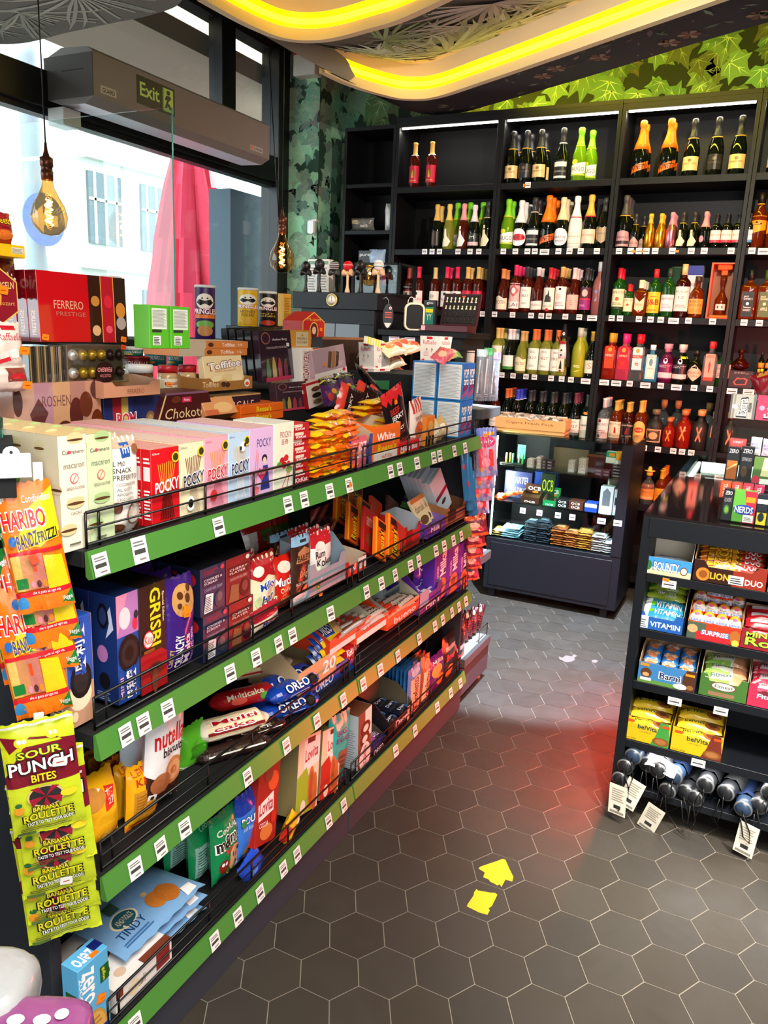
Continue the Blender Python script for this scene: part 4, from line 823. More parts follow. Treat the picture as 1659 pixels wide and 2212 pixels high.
b = MB(); b.add([(-.024, -.0376, .03), (.024, -.0376, .03), (.024, -.0376, .11), (-.024, -.0376, .11)], [(0, 1, 2, 3)], 'eadfc8'); art(b, 'p .3 .2 .7 .2 .65 .6 .5 .95 .4 .6 2a2420;e .5 .05 .15 .1 a02020', lambda x, y, e: (-.024+.048*x, -.0378-e, .03+.08*y)); b.build('label', root)
# cartons on the bottle shelves
def shelf_box(name, label, cat, u, s, w, d, h, col, front, back=0, **kw):
    z = SB[s]; y = YB0+.02+back+d/2; o = carton(w, d, h, col, front, **kw).build(name); o.location = (xu(u, YB0+.02+back, z), y, z); tag(o, label, cat); return o
shelf_box('whisky_carton', 'white whisky carton with blue top behind the whisky bottles, third shelf', 'box', 1490, 2, .085, .085, .31, 'e8e0dc', 'r 0 .82 1 1 23308a;t .15 .62 .85 .68 MACALLAN 4a3a3a;r .2 .2 .8 .4 d8c8c0', .12)
b = MB(); b.lathe([(.045, 0), (.045, .30)], 20, '2f4a34', CARD); b.lathe([(.0455, .30), (.0455, .305), (0, .306)], 20, '4a5a3a', CARD); o = b.build('whisky_tube'); o.location = (xu(1452, YB0+.2, SB[2]), YB0+.21, SB[2]); tag(o, 'dark green whisky tube behind the whisky bottles, third shelf', 'tube')
shelf_box('champagne_carton', 'tall black champagne carton behind the shield-label bottle, second shelf', 'box', 1298, 1, .1, .1, .315, '1c1d20', 't .2 .6 .8 .66 Perignon c8a88a', .15)
root = thing('decanter_box', 'open orange gift box holding a decanter, right end of third shelf', 'gift box', (xu(1551, YB0+.03, SB[2]), YB0+.03, SB[2])); 
b = MB(); OR = 'e8501a'
b.box(-.072, 0, 0, .072, .12, .006, OR); b.box(-.072, 0, .31, .072, .12, .318, OR); b.box(-.072, 0, .006, -.062, .12, .31, OR); b.box(.062, 0, .006, .072, .12, .31, OR); b.box(-.062, .11, .006, .062, .12, .31, '8a4a14'); b.build('case', root)
b = MB(); b.box(-.04, .02, .28, .04, .1, .31, 'ff5a1e', MATTE, .004); b.box(-.018, .035, .25, .018, .075, .28, 'ff5a1e', MATTE, .004); b.build('foam_cap', root); b = MB(); b.box(-.05, .01, .006, .05, .1, .02, 'ff6a1e', MATTE, .003); b.build('foam_holder', root)
o = link('decanter', None); tag(o, 'amber decanter standing inside the open orange gift box', 'bottle'); o.location = (root.location.x, YB0+.09, SB[2]+.0205)
b = MB(); b.lathe([(.032, 0), (.035, .006), (.036, .09), (.02, .12), (.012, .14), (.012, .19), (.018, .195), (.018, .225), (0, .226)], 20, '888', GM['am']); b.build('glass_body', o)
b = MB(); art(b, 'r 0 0 1 1 f0c8b8;r .2 .3 .35 .7 333;r .6 .3 .75 .7 833', lambda x, y, e: ((.0365+e)*sin((x-.5)*1.6), -(.0365+e)*cos((x-.5)*1.6), .03+.035*y), CARD, 6); b.build('label', o)
# fourth bay, fourth shelf: carton, decanter on it, miniatures
shelf_box('whisky_carton', 'dark brown whisky carton under a small decanter, fourth bay', 'box', 1597, 3, .13, .1, .10, '2a1a1e', 't .2 .82 .8 .92 RED|STAG b8a090;p .2 .3 .35 .6 .5 .55 .65 .6 .8 .5 .75 .2 .3 .15 d84a3a;p .26 .33 .37 .52 .5 .5 .63 .54 .73 .46 .7 .24 .34 .2 2a1a1e')
b = MB(); z = SB[3]+.1; b.lathe([(.02, 0), (.05, .02), (.052, .035), (.03, .06), (.014, .075), (.014, .1), (.022, .104), (.02, .12), (0, .121)], 20, '888', GM['dr']); o = b.build('decanter'); o.location = (xu(1597, YB0+.07, z), YB0+.07, z); tag(o, 'round dark decanter standing on the brown carton, fourth bay', 'bottle')
for i, (u, dz, c1, c2) in enumerate([(1633, .0, 'am', 'd8982a'), (1640, 0, 'gr', 'e8e02a'), (1655, 0, 'gr', 'd8e040'), (1636, .13, 'dk', 'e88a2a'), (1652, .13, 'dk', 'e88a2a')]):
    b = MB(); R = .016; b.lathe([(R, 0), (R, .06), (R*.5, .08), (R*.45, .1)], 12, '888', GM[c1]); z = SB[3]
    o = link('miniature_bottle', None); b.build('glass_body', o); b = MB(); b.lathe([(R*.5, .095), (R*.5, .115), (0, .116)], 10, '222' if c1 == 'dk' else c2); b.build('cap', o)
    b = MB(); b.lathe([(R+.0005, .02), (R+.0005, .05)], 12, c2); b.build('label', o)
    o.location = (xu(u, YB0+.06+.05*(i > 2)+.04*(i == 1), z), YB0+.06+.06*(i > 2)+.04*(i == 1), z+(.1 if i > 2 else 0)); tag(o, ['amber miniature at the edge', 'green-yellow miniature behind the amber one', 'lime-label miniature at the photo edge', 'black-capped orange-label miniature on the acrylic stand', 'second orange-label miniature on the acrylic stand'][i]+', fourth bay', 'bottle', 'liquor miniatures')
b = MB(); x = xu(1644, YB0+.12, SB[3]); b.box(x-.06, YB0+.085, SB[3], x+.09, YB0+.18, SB[3]+.0995, '2a2a2a', BLK, .002); o = b.build('display_stand'); tag(o, 'small black stand lifting the liquor miniatures, fourth bay', 'stand')
shelf_box('tequila_carton', 'bright green carton beside the gold-capped tequila bottles, bottom shelf', 'box', 1447, 5, .1, .12, .13, '6ab82a', 'r .1 .2 .9 .8 4a9a1a', .08)
# ======================= goods on the snack shelving: top =======================
def place(fn, name, label, cat, u0, u1, vt, x, z, d, vb=None, h=None, lean=0, roll=0, yaw=0, group=None, rows=0, step=None, rl=None, face=False, **kw):
    y0 = yu(u0, x, z); 
    if vb is not None: z = zv(vb, x, y0); y0 = yu(u0, x, z)
    y1 = yu(u1, x, z); w = y1-y0; h = h or (zv(vt, x, y0)-z)/max(cos(lean), .5)
    if face: q = atan2(CX-x, (y0+y1)/2); w *= sin(q); yaw += q-pi/2
    if fn is pillow: kw.setdefault('seed', (u0*7+vt) % 31+1)
    b = fn(w, h, d, **kw) if fn is pillow else fn(w, d, h, **kw)
    o = b.build(name); rz = pi/2+yaw; o.rotation_euler = (-lean, roll, rz)
    o.location = (x-d/2*cos(lean), (y0+y1)/2, z+(abs(sin(lean))*d/2)); tag(o, label, cat, group)
    for q in range(rows):
        c = dup(o, (o.location.x-(step or d+.0008)*(q+1), o.location.y, z+(o.location.z-z)), None, (rl or label.split(',')[0]+', %s row back')  % ORD[q+1])
        if group: pass
        elif rows: c['group'] = o['group'] = label.split(',')[0][:40]
    return o
MAC = 'e .2 .9 .22 .05 d8cfa0;e .2 .88 .22 .012 6a4a2a;e .85 .55 .25 .045 d9c9a4;e .85 .545 .25 .012 5a3a20;e .5 .37 .28 .045 d9d0a4;e .5 .365 .27 .012 5a3a20;e .1 .15 .25 .045 d8cca0;e .1 .145 .25 .012 5a3a20;'
def macart(c, t2, pc): return 'e .6 .97 .3 .05 %s;e .6 .955 .28 .01 5a3a20;t .12 .84 .88 .875 Cuorenero 4a3a3a;e .36 .857 .06 .014 e0486a;t .15 .72 .88 .755 macaron 8a8a7a;e .5 .63 .15 .045 d85a6a;e .5 .63 .12 .037 %s;p .42 .6 .45 .6 .58 .66 .55 .66 d85a6a;t .2 .535 .85 .56 SENZA_GLUTINE 6a5a50;e .5 .42 .33 .05 %s;e .5 .415 .32 .013 5a3a20;e .5 .45 .3 .02 %s;t .3 .32 .7 .345 %s 5a4a40;e .2 .2 .3 .05 %s;e .2 .195 .29 .012 5a3a20;l .2 .06 .6 .09 1 665' % (pc, c, pc, pc, t2, pc)
o = place(carton, 'macaron_box', 'cream macaron box reading CACAO, front left of the top shelf', 'box', 137, 196, 943, -.02, 1.2, .055, col='efe6d2', sc='ddd2b2', tc='d9c08a', front=macart('efe6d2', 'CACAO', 'd6c996'), side=MAC+'e .2 .6 .12 .03 6a9a4a', rows=5)
o = place(carton, 'macaron_box', 'pale green macaron box reading PISTACCHIO, front row of top shelf', 'box', 196.5, 249, 939, -.02, 1.2, .055, col='cfe0b4', sc='c4d4a4', tc='d9c890', front=macart('cfe0b4', 'PISTACCHIO', 'a9c88a'), rows=5)
place(pillow, 'snack_bag', 'white chocolate snack bag reading IL MIO SNACK PREFERITO, top shelf front', 'bag', 252, 312, 950, -.02, 1.2, .04, col='f2ebe2', fin=.03, rows=5, step=.045,
      front='r 0 .9 1 1 c8a890;r .3 .8 .65 .95 2a5aa8;t .36 .84 .6 .9 m fff;t .05 .72 .4 .77 IL_MIO 333;t .05 .65 .6 .7 SNACK 333;t .05 .58 .8 .63 PREFERITO 333;t .1 .52 .75 .55 CIOCCOMANDORLA 555;t .1 .47 .6 .5 AL_GUSTO 555;t .1 .42 .65 .45 AFFOGATO_AL 555;t .1 .37 .65 .4 CIOCCOLATO 555;e .65 .22 .3 .12 8a6a50;e .65 .22 .26 .1 d8d0c4;e .1 .3 .12 .06 6a3a24;e .15 .08 .2 .05 6a3a24;e .9 .05 .15 .06 5a2a18;e .8 .88 .12 .05 8a5a3a')
def pocky(bg, tx, st, bot, ox=''): 
    s = 't .05 .93 .3 .955 Glico %s;' % tx
    for k, (a, b_) in enumerate([(.25, .3), (.32, .22), (.38, .4), (.45, .35), (.52, .5), (.6, .6), (.68, .55), (.76, .7), (.84, .62)]): s += 'p %g .45 %g .45 %g %g %g %g %s;' % (.36+k*.035, .375+k*.035, .25+k*.075, .78+b_*.08, .22+k*.075, .78+b_*.08, st)
    for k in range(8): s += 'p %g .42 %g .42 %g .08 %g .08 %s;' % (.4+k*.03, .42+k*.03, .3+k*.065, .27+k*.065, bot)
    return s+'e .82 .87 .14 .07 e8d030;e .82 .87 .1 .05 3a3a1a;w .08 .42 .92 .62 POCKY %s %s;l .06 .02 .4 .06 2 %s' % (tx, ox, tx) if ox else s+'e .82 .87 .14 .07 e8d030;e .82 .87 .1 .05 3a3a1a;w .08 .42 .92 .62 POCKY %s;l .06 .02 .4 .06 2 %s' % (tx, tx)
PS = 'r .2 .6 .9 .78 eee;l .2 .1 .9 .5 9 fff;l .2 .82 .9 .92 2 fff'
for (u0, u1, vt, c, tx, st_, bt, nm, ox, tcol) in [(329, 389, 973, 'd4141e', 'ffffff', 'e8a83a', '2a1410', 'red pretzel-stick box with white lettering', '', 'd8887a'), (390, 442, 960, 'efe2bd', '16244a', '7a4a2a', 'c8b8a0', 'cream pretzel-stick box with navy lettering', 'fff', 'e0c0b0'), (443, 493, 947, 'f0a8bc', 'c8202c', 'e0a04a', 'd87a98', 'pink pretzel-stick box with red lettering', 'fff', 'e8b8b0'), (494, 538, 937, 'b8d4ee', '1c2c6a', 'e8c88a', 'f4f8fa', 'light blue pretzel-stick box with navy lettering', 'fff', 'd8e0e4')]:
    o = place(carton, 'pretzel_stick_box', nm+', front row of the top shelf', 'box', u0, u1, vt, -.02, 1.2, .0235, col=c, tc=tcol, front=pocky(c, tx, st_, bt, ox)+(';e .35 .2 .16 .1 fff;e .35 .2 .1 .06 111' if c in ('efe2bd',) else (';e .3 .22 .14 .08 c83030' if c == 'f0a8bc' else (';e .6 .8 .14 .07 fff;e .5 .78 .05 .03 222;e .7 .82 .05 .03 222' if c == 'b8d4ee' else ''))), side=PS, rows=15 if vt > 940 else 12)
place(carton, 'pretzel_stick_box', 'tall lilac pretzel-stick box with a girl and rose heart, top shelf', 'box', 539, 589, 927, -.02, 1.2, .026, col='dcb8e4', tc='e4b8b8', front='t .3 .72 .9 .84 POCKY 1c2c6a;e .62 .55 .12 .06 2a1a3a;e .62 .52 .08 .05 f0c8b0;p .45 .1 .85 .1 .75 .45 .55 .45 2a3a8a;p .3 .35 .5 .24 .7 .35 .6 .43 .5 .39 .4 .43 d82a5a;t .36 .33 .64 .37 ROSE fff;p .1 .05 .13 .05 .3 .7 .27 .7 e8909a;p .2 .05 .23 .05 .36 .65 .33 .65 e8909a;e .25 .12 .14 .05 e8707a', rows=7)
place(carton, 'pretzel_stick_box', 'white and green pretzel-stick box with cherries and Chinese writing, top shelf', 'box', 591, 633, 916, -.02, 1.2, .03, col='ecf0da', front='t .3 .78 .85 .87 POCKY b02030;t .35 .68 .7 .76 百奇 b02030;e .4 .45 .12 .05 c81e28;e .6 .48 .12 .05 d82a30;e .5 .38 .13 .05 c01824;e .72 .38 .1 .05 d83040;e .25 .4 .12 .04 5aa03a;e .75 .3 .15 .05 7ab84a;p .3 0 .34 0 .75 .3 .71 .3 d8706a;p .6 0 .64 0 .8 .3 .76 .3 d8706a;r 0 0 1 .03 7ab84a', rows=3, tc='e8e8e0')
KIT = 'r 0 0 1 1 c41a22;r .02 .55 .55 .95 e8dcc8;b .1 .15 .7 .5 KitKat fff'
for i in range(8):
    z = 1.2005+i*.0195; y0 = yu(636, -.03, 1.2); b = carton(.075, .12, .0185, 'c8202a', KIT if i else 'r 0 0 1 1 c41a22;b .1 .2 .9 .85 KitKat fff'); o = b.build('wafer_box', None, (-.035-.06+.004*sin(i*2.3), y0+.04+.003*sin(i*5), z), pi/2+.05*sin(i*3.1))
    tag(o, 'red and cream wafer bar box, %s from bottom of its front-row stack' % ORD[i], 'box', 'stacked wafer boxes')
RE = 'r 0 0 1 1 f26a12;r .0 .0 .3 1 f2c418;b .25 .2 .75 .85 Reese\'s f8d820;l .8 .2 .95 .8 2 5a2a10'
def bar(w, h, t, col, front, seed, fin=.04): return pillow(h, w, t, col, front, seed, fin, nx=14, ny=6)
def lying(w, d, t, col, top, seed, nx=10, ny=8, fin=.05, m=FILM):
    # a film pack lying on its back: width along X, depth along Y, thickness up; print on top
    p = pillow(w, d, t, col, top, seed, fin, m, nx, ny); T = Matrix.Translation((0, -d/2, t/2)) @ Matrix.Rotation(-pi/2, 4, 'X')
    p.v = [tuple(T @ Vector(v)) for v in p.v]; return p
def standx(p, h):
    return p
stk = [lying(.11, .05, .02, 'f07014', RE, s_, 12, 5).mesh('bar') for s_ in (3, 5, 9)]+[lying(.11, .05, .02, 'f2c820', 'r 0 0 .5 1 f07014;b .3 .2 .8 .8 Reese\'s d83a10', 4, 12, 5).mesh('bar')]
n = 0
for col_, (u, x, c) in enumerate([(676, -.045, 8), (706, -.05, 9), (733, -.05, 9), (690, -.11, 10), (722, -.115, 10)]):
    for i in range(c):
        y = yu(u, x, 1.2); o = link('peanut_butter_bar', stk[(i*3+col_) % 3 if col_ not in (0,) or i % 2 else 3], None, (x+.006*sin(i*2+col_), y+.02+.005*sin(i*3.7), 1.2005+i*.0155), pi/2+.12*sin(i*4.1+col_), .05*sin(i*5), .04)
        n += 1; tag(o, 'orange peanut butter bar, %s up in the %s pile right of the wafer boxes' % (ORD[i], ['yellow-ended', 'front middle', 'front right', 'rear left', 'rear right'][col_]), 'candy bar', 'orange bars in piles')
place(tray, 'display_tray', 'blue and pink open display tray reading FIFA, among orange bars', 'tray', 757, 803, 915, -.03, 1.2, .14, col='3a4aa0', front='r 0 0 .7 1 e86a7a;t .1 .3 .7 .8 FLIPZ fff', inner='c8b090', fl=.7)
place(tray, 'display_tray', 'orange open display tray with crumpled top reading Reese\'s', 'tray', 806, 862, 908, -.025, 1.2, .15, col='f2701a', front="r 0 .0 1 .3 f0e8e0;b .1 .55 .8 .8 White fff;b .15 .25 .85 .5 Reese's f8d020;t .3 .08 .7 .2 white d83a10", inner='d8c8a8', fl=.85, notch=False)
for i in range(4):
    o = link('peanut_butter_bar', stk[i % 3], None, (-.09, yu(836, -.09, 1.25)+.015*sin(i*2), 1.245+i*.018), pi/2+.1*sin(i*3), 0, .03); tag(o, 'orange bar lying in the crumpled orange tray, %s from the bottom' % ORD[i], 'candy bar', 'bars in the orange tray')
for i in range(3):
    o = link('peanut_butter_bar', stk[(i+1) % 3], None, (-.16+.004*i, yu(800, -.16, 1.33)+.03*(i-1), 1.318+i*.017), pi/2+.07*sin(i*4), 0, .03); o.scale = (1.7, 1.2, 1.0); tag(o, 'long orange peanut bar pack on top of the piles, %s up' % ORD[i], 'candy bar', 'long orange packs')
b = MB(); b.box(-.24, yu(700, -.2, 1.3), 1.2, -.16, yu(830, -.2, 1.3), 1.317, 'd8a060', CARD, .002); o = b.build('carton'); tag(o, 'brown carton under the long orange peanut bar packs', 'box')
JK = 'r 0 .86 1 1 d8282e;p 0 .86 .1 .78 .2 .86 .3 .76 .42 .86 .55 .78 .7 .86 .85 .77 1 .86 d8282e;b .2 .6 .6 .7 BEEF d83030;b .2 .48 .75 .58 JERKY fff;b .3 .3 .7 .36 SPICY fff;t .3 .22 .7 .27 BACON c83a30;l .2 .08 .8 .16 2 a33'
place(pillow, 'jerky_bag', 'black and red jerky bag reading BEEF JERKY, leaning at front', 'bag', 852, 893, 838, -.03, 1.2, .02, vb=972, lean=.12, roll=-.28, col='1c1214', front=JK, fin=.03)
for i, (u0, u1, vt, vb, rl_) in enumerate([(762, 800, 845, 892, -1.1), (790, 832, 850, 895, -1.0), (815, 850, 850, 900, -.8)]):
    place(pillow, 'jerky_bag', ['leftmost', 'middle', 'rightmost'][i]+' red-topped jerky bag slumped behind the long orange packs', 'bag', u0, u1, vt, -.25, 1.3, .02, vb=vb, h=.1, lean=.5, roll=rl_, col='d83a30', front='r 0 0 1 .7 2a1414;b .2 .4 .8 .55 JERKY e8d8d0')
place(carton, 'candy_box', 'red candy box reading Mike and Ike at the front edge', 'box', 860, 905, 968, -.02, 1.2, .12, col='c81a20', front='w .1 .25 .9 .8 Mike_Ike fff;e .2 .2 .1 .12 e8d020', h=.045)
place(pillow, 'candy_bag', 'red striped popcorn candy bag beside the jerky bag', 'bag', 893, 918, 862, -.04, 1.2, .03, vb=975, roll=-.15, col='f0e4d8', front='r .1 .75 .2 1 c83030;r .3 .75 .4 1 c83030;r .5 .75 .6 1 c83030;r .7 .75 .8 1 c83030;e .5 .4 .3 .18 c86a3a;t .2 .6 .8 .68 POPCORN a03020')
place(carton, 'candy_box', 'small orange carton with a black striped front, right of popcorn bag', 'box', 918, 936, 900, -.05, 1.2, .05, vb=972, col='f08a30', front='r 0 0 1 .4 2a1a14;r .2 0 .3 .4 e8a040;r .6 0 .7 .4 e8a040;e .5 .7 .3 .15 f8b860')
for i in range(3): place(pillow, 'nougat_bag', 'clear nougat bag with %s wrapper leaning in the wire fence' % ['cream', 'gold', 'brown'][i], 'bag', 936+i*12, 966+i*12, 905-i*8, -.04-.02*i, 1.2, .03, h=.07, lean=.5, roll=-.3, col=['d8c090', 'c89a4a', '8a5a34'][i], front='e .5 .5 .3 .2 f0e4c8;t .2 .3 .8 .4 nougat 6a3a1a')
POP = 'r 0 .9 1 1 2a6ac8;p .05 .2 .95 .35 .95 .5 .05 .35 8a2a5a;p .05 .05 .95 .2 .95 .3 .05 .17 b04a7a;b .1 .6 .9 .85 POP fff 3a2a7a;b .1 .42 .9 .6 tarts fff 3a2a7a'
NUT = 'r .06 .04 .94 .96 e8ecea;l .1 .08 .9 .92 22 aab2b8'
# frosted pastry cartons: their plain ingredient side faces the camera
for i, (u0, u1, vb, vt, x, nm) in enumerate([(992, 1012, 882, 786, -.03, 'upper right'), (990, 1014, 952, 872, -.03, 'lower right'), (1012, 1026, 878, 784, -.03, 'upper rear'), (1014, 1026, 950, 870, -.03, 'lower rear')]):
    y0 = yu(u0, x, 1.2); z = 1.2005 if 'lower' in nm else 1.344; w = yu(u1, x, 1.3)-yu(u0, x, 1.3)
    for q in range(2):
        b = carton(.062, .105, .142, '2a7ac0', POP if q == 0 else '', NUT, m=CARD); b.box(-.028, -.05, .1425, .028, .05, .143, 'e8a8b8', CARD) if 0 else None
        o = b.build('pastry_box', None, (x-.0525-q*.107, yu(992, x, 1.2)+.031+(.064 if 'rear' in nm else 0), z), pi/2)
        tag(o, '%s blue toaster pastry box%s, printed panel facing the aisle end' % (nm, '' if not q else ' of the inner column'), 'box', 'toaster pastry boxes')
for i, (vt, c, lb) in enumerate([(755, 'b8c4cc', 'grey-blue'), (752, '3a9a50', 'green-topped'), (762, '8a6ac0', 'lilac')]):
    o = place(pillow, 'hanging_bag', lb+' clear hanging candy bag above the far end shelf', 'bag', 1026+i*15, 1048+i*15, vt, -.02, 1.305, .015, vb=868, face=True, col='70737a', front='r 0 .86 1 1 %s;p .25 .15 .4 .15 .5 .8 .35 .8 b8babf;e .6 .4 .2 .2 8a7f86;l .2 .08 .8 .14 2 a9a' % c, m=FILM)
# ---- chocolate boxes behind the front row
def lab(s): return s
place(carton, 'chocolate_box', 'large copper chocolate assortment box reading ROSHEN', 'box', 35, 222, 830, -.47, 1.306, .14, col='c89078', tc='c8906a', front='r 0 0 .22 1 c8a090;r .22 0 .42 1 b88a98;r .42 0 .62 1 d0a078;r .62 0 .8 1 b88478;t .3 .6 .62 .78 ROSHEN 7a5050;p .16 .5 .26 .75 .36 .5 .3 .3 .2 .3 5a3030;e .04 .7 .05 .22 4a2828;e .54 .15 .1 .2 5a2a20;e .68 .45 .08 .28 5a2a24;e .8 .6 .08 .22 6a3424;e .95 .85 .09 .18 4a2624;e .93 .3 .07 .2 6a3018;e .3 .12 .12 .1 4a2420;e .88 .15 .04 .1 e8a860;e .1 .3 .08 .1 6a3028', m=mat('glossy_card', rough=.12, attr=True, coat=.8))
GLO = MATS['glossy_card']
place(carton, 'chocolate_box', 'blue carton with red and yellow stripe reading ROM', 'box', 226, 345, 862, -.48, 1.306, .13, col='24306a', front='r .15 0 .3 1 b82430;r .3 0 .42 1 e0c060;r .42 0 .5 1 2a3a8a;b .22 .2 .55 .55 ROM d83050 fff;e .82 .25 .1 .3 8a6a4a;e .82 .25 .06 .2 b89a6a')
def trap(w, d, h, col='3a1416', front=''):
    b = MB(); i = w*.17; vs = [(-w/2, -d/2, 0), (w/2, -d/2, 0), (w/2-i, -d/2, h), (-w/2+i, -d/2, h), (-w/2, d/2, 0), (w/2, d/2, 0), (w/2-i, d/2, h), (-w/2+i, d/2, h)]
    b.add(vs, [(0, 1, 2, 3), (5, 4, 7, 6), (4, 0, 3, 7), (1, 5, 6, 2), (3, 2, 6, 7), (0, 4, 5, 1)], col, CARD)
    F = lambda x, y, e: (-w/2+i*y+(w-2*i*y)*x, -d/2-e, h*y); art(b, front, F, CARD, 1, 4); return b
place(trap, 'chocolate_box', 'dark red trapezoid chocolate box reading Chokotoff', 'box', 335, 470, 852, -.46, 1.306, .12, col='4a1618', front='p 0 0 .03 0 .03 1 0 1 e8c890;t .1 .25 .95 .55 Chokotoff f0d8a0;r .38 .7 .58 .86 d82a5a;t .42 .74 .54 .82 Poiana fff;r 0 .94 1 1 8a5a7a;e .25 .8 .1 .1 6a3020')
place(carton, 'chocolate_box', 'flat dark chocolate box reading PERGALE with gold edge', 'box', 462, 562, 857, -.5, 1.306, .16, col='2a1a2c', sc='5a4a30', tc='6a5a3a', front='r 0 .93 1 1 c8a060;t .2 .3 .85 .7 PERGALE f0c8b0')
place(carton, 'chocolate_box', 'orange flat box reading Reese\'s in front of the dark box', 'box', 520, 612, 878, -.46, 1.306, .1, vb=915, col='f06a14', front="r 0 .48 1 .52 a03a08;b .35 .55 .7 .9 Reese's f8e020;b .35 .1 .7 .42 Reese's f8e020")
place(carton, 'brown_carton', 'opened orange-brown carton flap behind the lilac boxes', 'box', 447, 515, 880, -.44, 1.306, .05, lean=.5, col='d8925a', front='e .6 .4 .3 .3 e8b878;r 0 0 .4 .3 c85a2a')
CCK = 'e .2 .85 .14 .12 8a5a4a;e .2 .85 .11 .095 3a2030;t .4 .78 .85 .84 Anthon_Berg e8d8d8;t .2 .64 .85 .68 CHOCOLATE_COCKTAILS d8b8c0;p .14 0 .26 0 .26 .3 .22 .45 .18 .45 .14 .3 5a7a4a;p .32 0 .44 0 .44 .3 .4 .48 .36 .48 .32 .3 b89a4a;p .5 0 .62 0 .62 .3 .58 .45 .54 .45 .5 .3 a83a4a;p .68 0 .8 0 .8 .28 .76 .42 .72 .42 .68 .28 7a3a4a;r .1 0 .9 .08 c03a5a'
place(carton, 'chocolate_box', 'aubergine chocolate cocktails box, lower one in front', 'box', 600, 665, 830, -.47, 1.306, .03, lean=.1, col='3a2430', front=CCK)
for i in range(5):
    place(carton, 'chocolate_box', 'aubergine chocolate cocktails box, %s in the leaning upper row' % ['front', 'second', 'third', 'fourth', 'rearmost'][i], 'box', 568-i*17, 636-i*17, 714-i*1.5, -.55-.035*i, 1.38, .026, vb=826-i*3, lean=.1, roll=-.04, col='32202c' if not i else '1c1a1c', front=CCK, group='chocolate cocktails boxes', m=GLO)
place(carton, 'chocolate_box', 'small white box of round chocolates, lower, beside aubergine box', 'box', 668, 706, 828, -.45, 1.31, .05, lean=.12, roll=-.12, col='e8d8c8', front='r 0 .9 1 1 b01a24;e .5 .7 .25 .1 6a4030;e .5 .45 .25 .1 3a2820;e .5 .2 .25 .1 8a6a4a', sc='a01a20')
place(carton, 'chocolate_box', 'white box with red edge reading MOZARTKUGELN sideways', 'box', 650, 692, 752, -.53, 1.38, .07, vb=832, col='f0e8e0', front='v .1 .1 .4 .9 MOZARTKUGELN 8a1a24;r .55 0 1 1 b8241c;e .78 .5 .12 .1 e8c040')
place(carton, 'chocolate_box', 'merci chocolate box with sticks photo, tilted', 'box', 684, 752, 752, -.5, 1.38, .03, vb=832, lean=.14, roll=-.1, col='b89aa8', front='r 0 0 1 .35 f0e8e4;t .15 .08 .8 .3 merci c8a868;p .4 .45 .5 .42 .6 .85 .5 .88 6a4a3a;p .52 .4 .62 .42 .72 .85 .62 .86 a8784a;p .64 .4 .74 .45 .82 .8 .74 .84 3a2420;e .9 .3 .05 .05 d82a5a', m=GLO)
place(carton, 'chocolate_box', 'large dark brown flat chocolate box behind the merci box', 'box', 700, 812, 730, -.62, 1.38, .05, vb=805, lean=.1, col='2a1a16', front='r 0 .92 1 1 8a5a3a;w .6 .35 .92 .55 After d8c8b8')
for i, (vt, vb) in enumerate([(712, 752), (760, 800), (803, 835)]):
    place(carton, 'chocolate_box', ['top', 'middle', 'bottom'][i]+' gold clear-lidded praline box in the stack by aubergine row', 'box', 624, 672, vt, -.58, 1.4, .08, vb=vb, col='d8963a', front='r .3 .1 .85 .9 d8c8a8;t .36 .45 .8 .6 FERRERO 6a3a1a;t .36 .25 .8 .4 ROCHER 6a3a1a;p .5 .65 .65 .65 .575 .85 c8a030', tc='f0c070', m=GLO)
def hexbox(w, d, h, col='c81e20', front='', edge='e8c050'):
    b = MB(); P_ = [(.5, 0), (1, .25), (1, .75), (.5, 1), (0, .75), (0, .25)]
    vs = [(-w/2+w*p[0], -d/2, h*p[1]) for p in P_]+[(-w/2+w*p[0], d/2, h*p[1]) for p in P_]
    b.add(vs, [tuple(range(6)), tuple(range(6, 12))[::-1]]+[(k, k+6, (k+1) % 6+6, (k+1) % 6) for k in range(6)], col, CARD)
    for s_, c in ((1, edge), (.94, col)):
        b.add([(w*(p[0]-.5)*s_, -d/2-.0004-(1-s_)*.01, h*.5+h*(p[1]-.5)*s_) for p in P_], [tuple(range(6))], c, CARD)
    art(b, front, lambda x, y, e: (-w/2+w*x, -d/2-e-.001, h*y)); return b
place(hexbox, 'chocolate_box', 'red hexagonal chocolate box with a portrait, behind the gold boxes', 'box', 655, 699, 672, -.72, 1.53, .1, vb=757, yaw=-.05, col='c4201e', front='e .5 .5 .2 .24 e8c050;e .5 .5 .17 .21 5a1a14;e .5 .52 .09 .1 e8b898;t .2 .76 .8 .84 Mozart e8c050')
place(hexbox, 'chocolate_box', 'dark red hexagonal chocolate box cut by the left photo edge', 'box', -42, 42, 568, -.45, 1.53, .04, vb=703, yaw=0, col='8a1426', front='e .35 .5 .22 .26 e8a040;e .35 .5 .16 .2 3a1420;w .4 .6 .9 .75 KUGELN e0c080;t .45 .35 .9 .42 Mozart e0a060')
PRE = 'r .55 0 .69 1 3a1c14;r .7 0 .84 1 b81e2c;r .85 0 1 1 341c18;r .69 0 .7 1 f0a040;r .84 0 .85 1 f0a040;t .16 .48 .48 .6 FERRERO e8b090;t .18 .38 .5 .44 PRESTIGE c87868;e .62 .62 .05 .08 c8883a;e .62 .18 .05 .08 e0b080;e .77 .62 .05 .1 d82a3a;e .77 .2 .04 .06 e85a6a;e .92 .5 .06 .12 d88a3a;e .92 .3 .06 .1 b0a098'
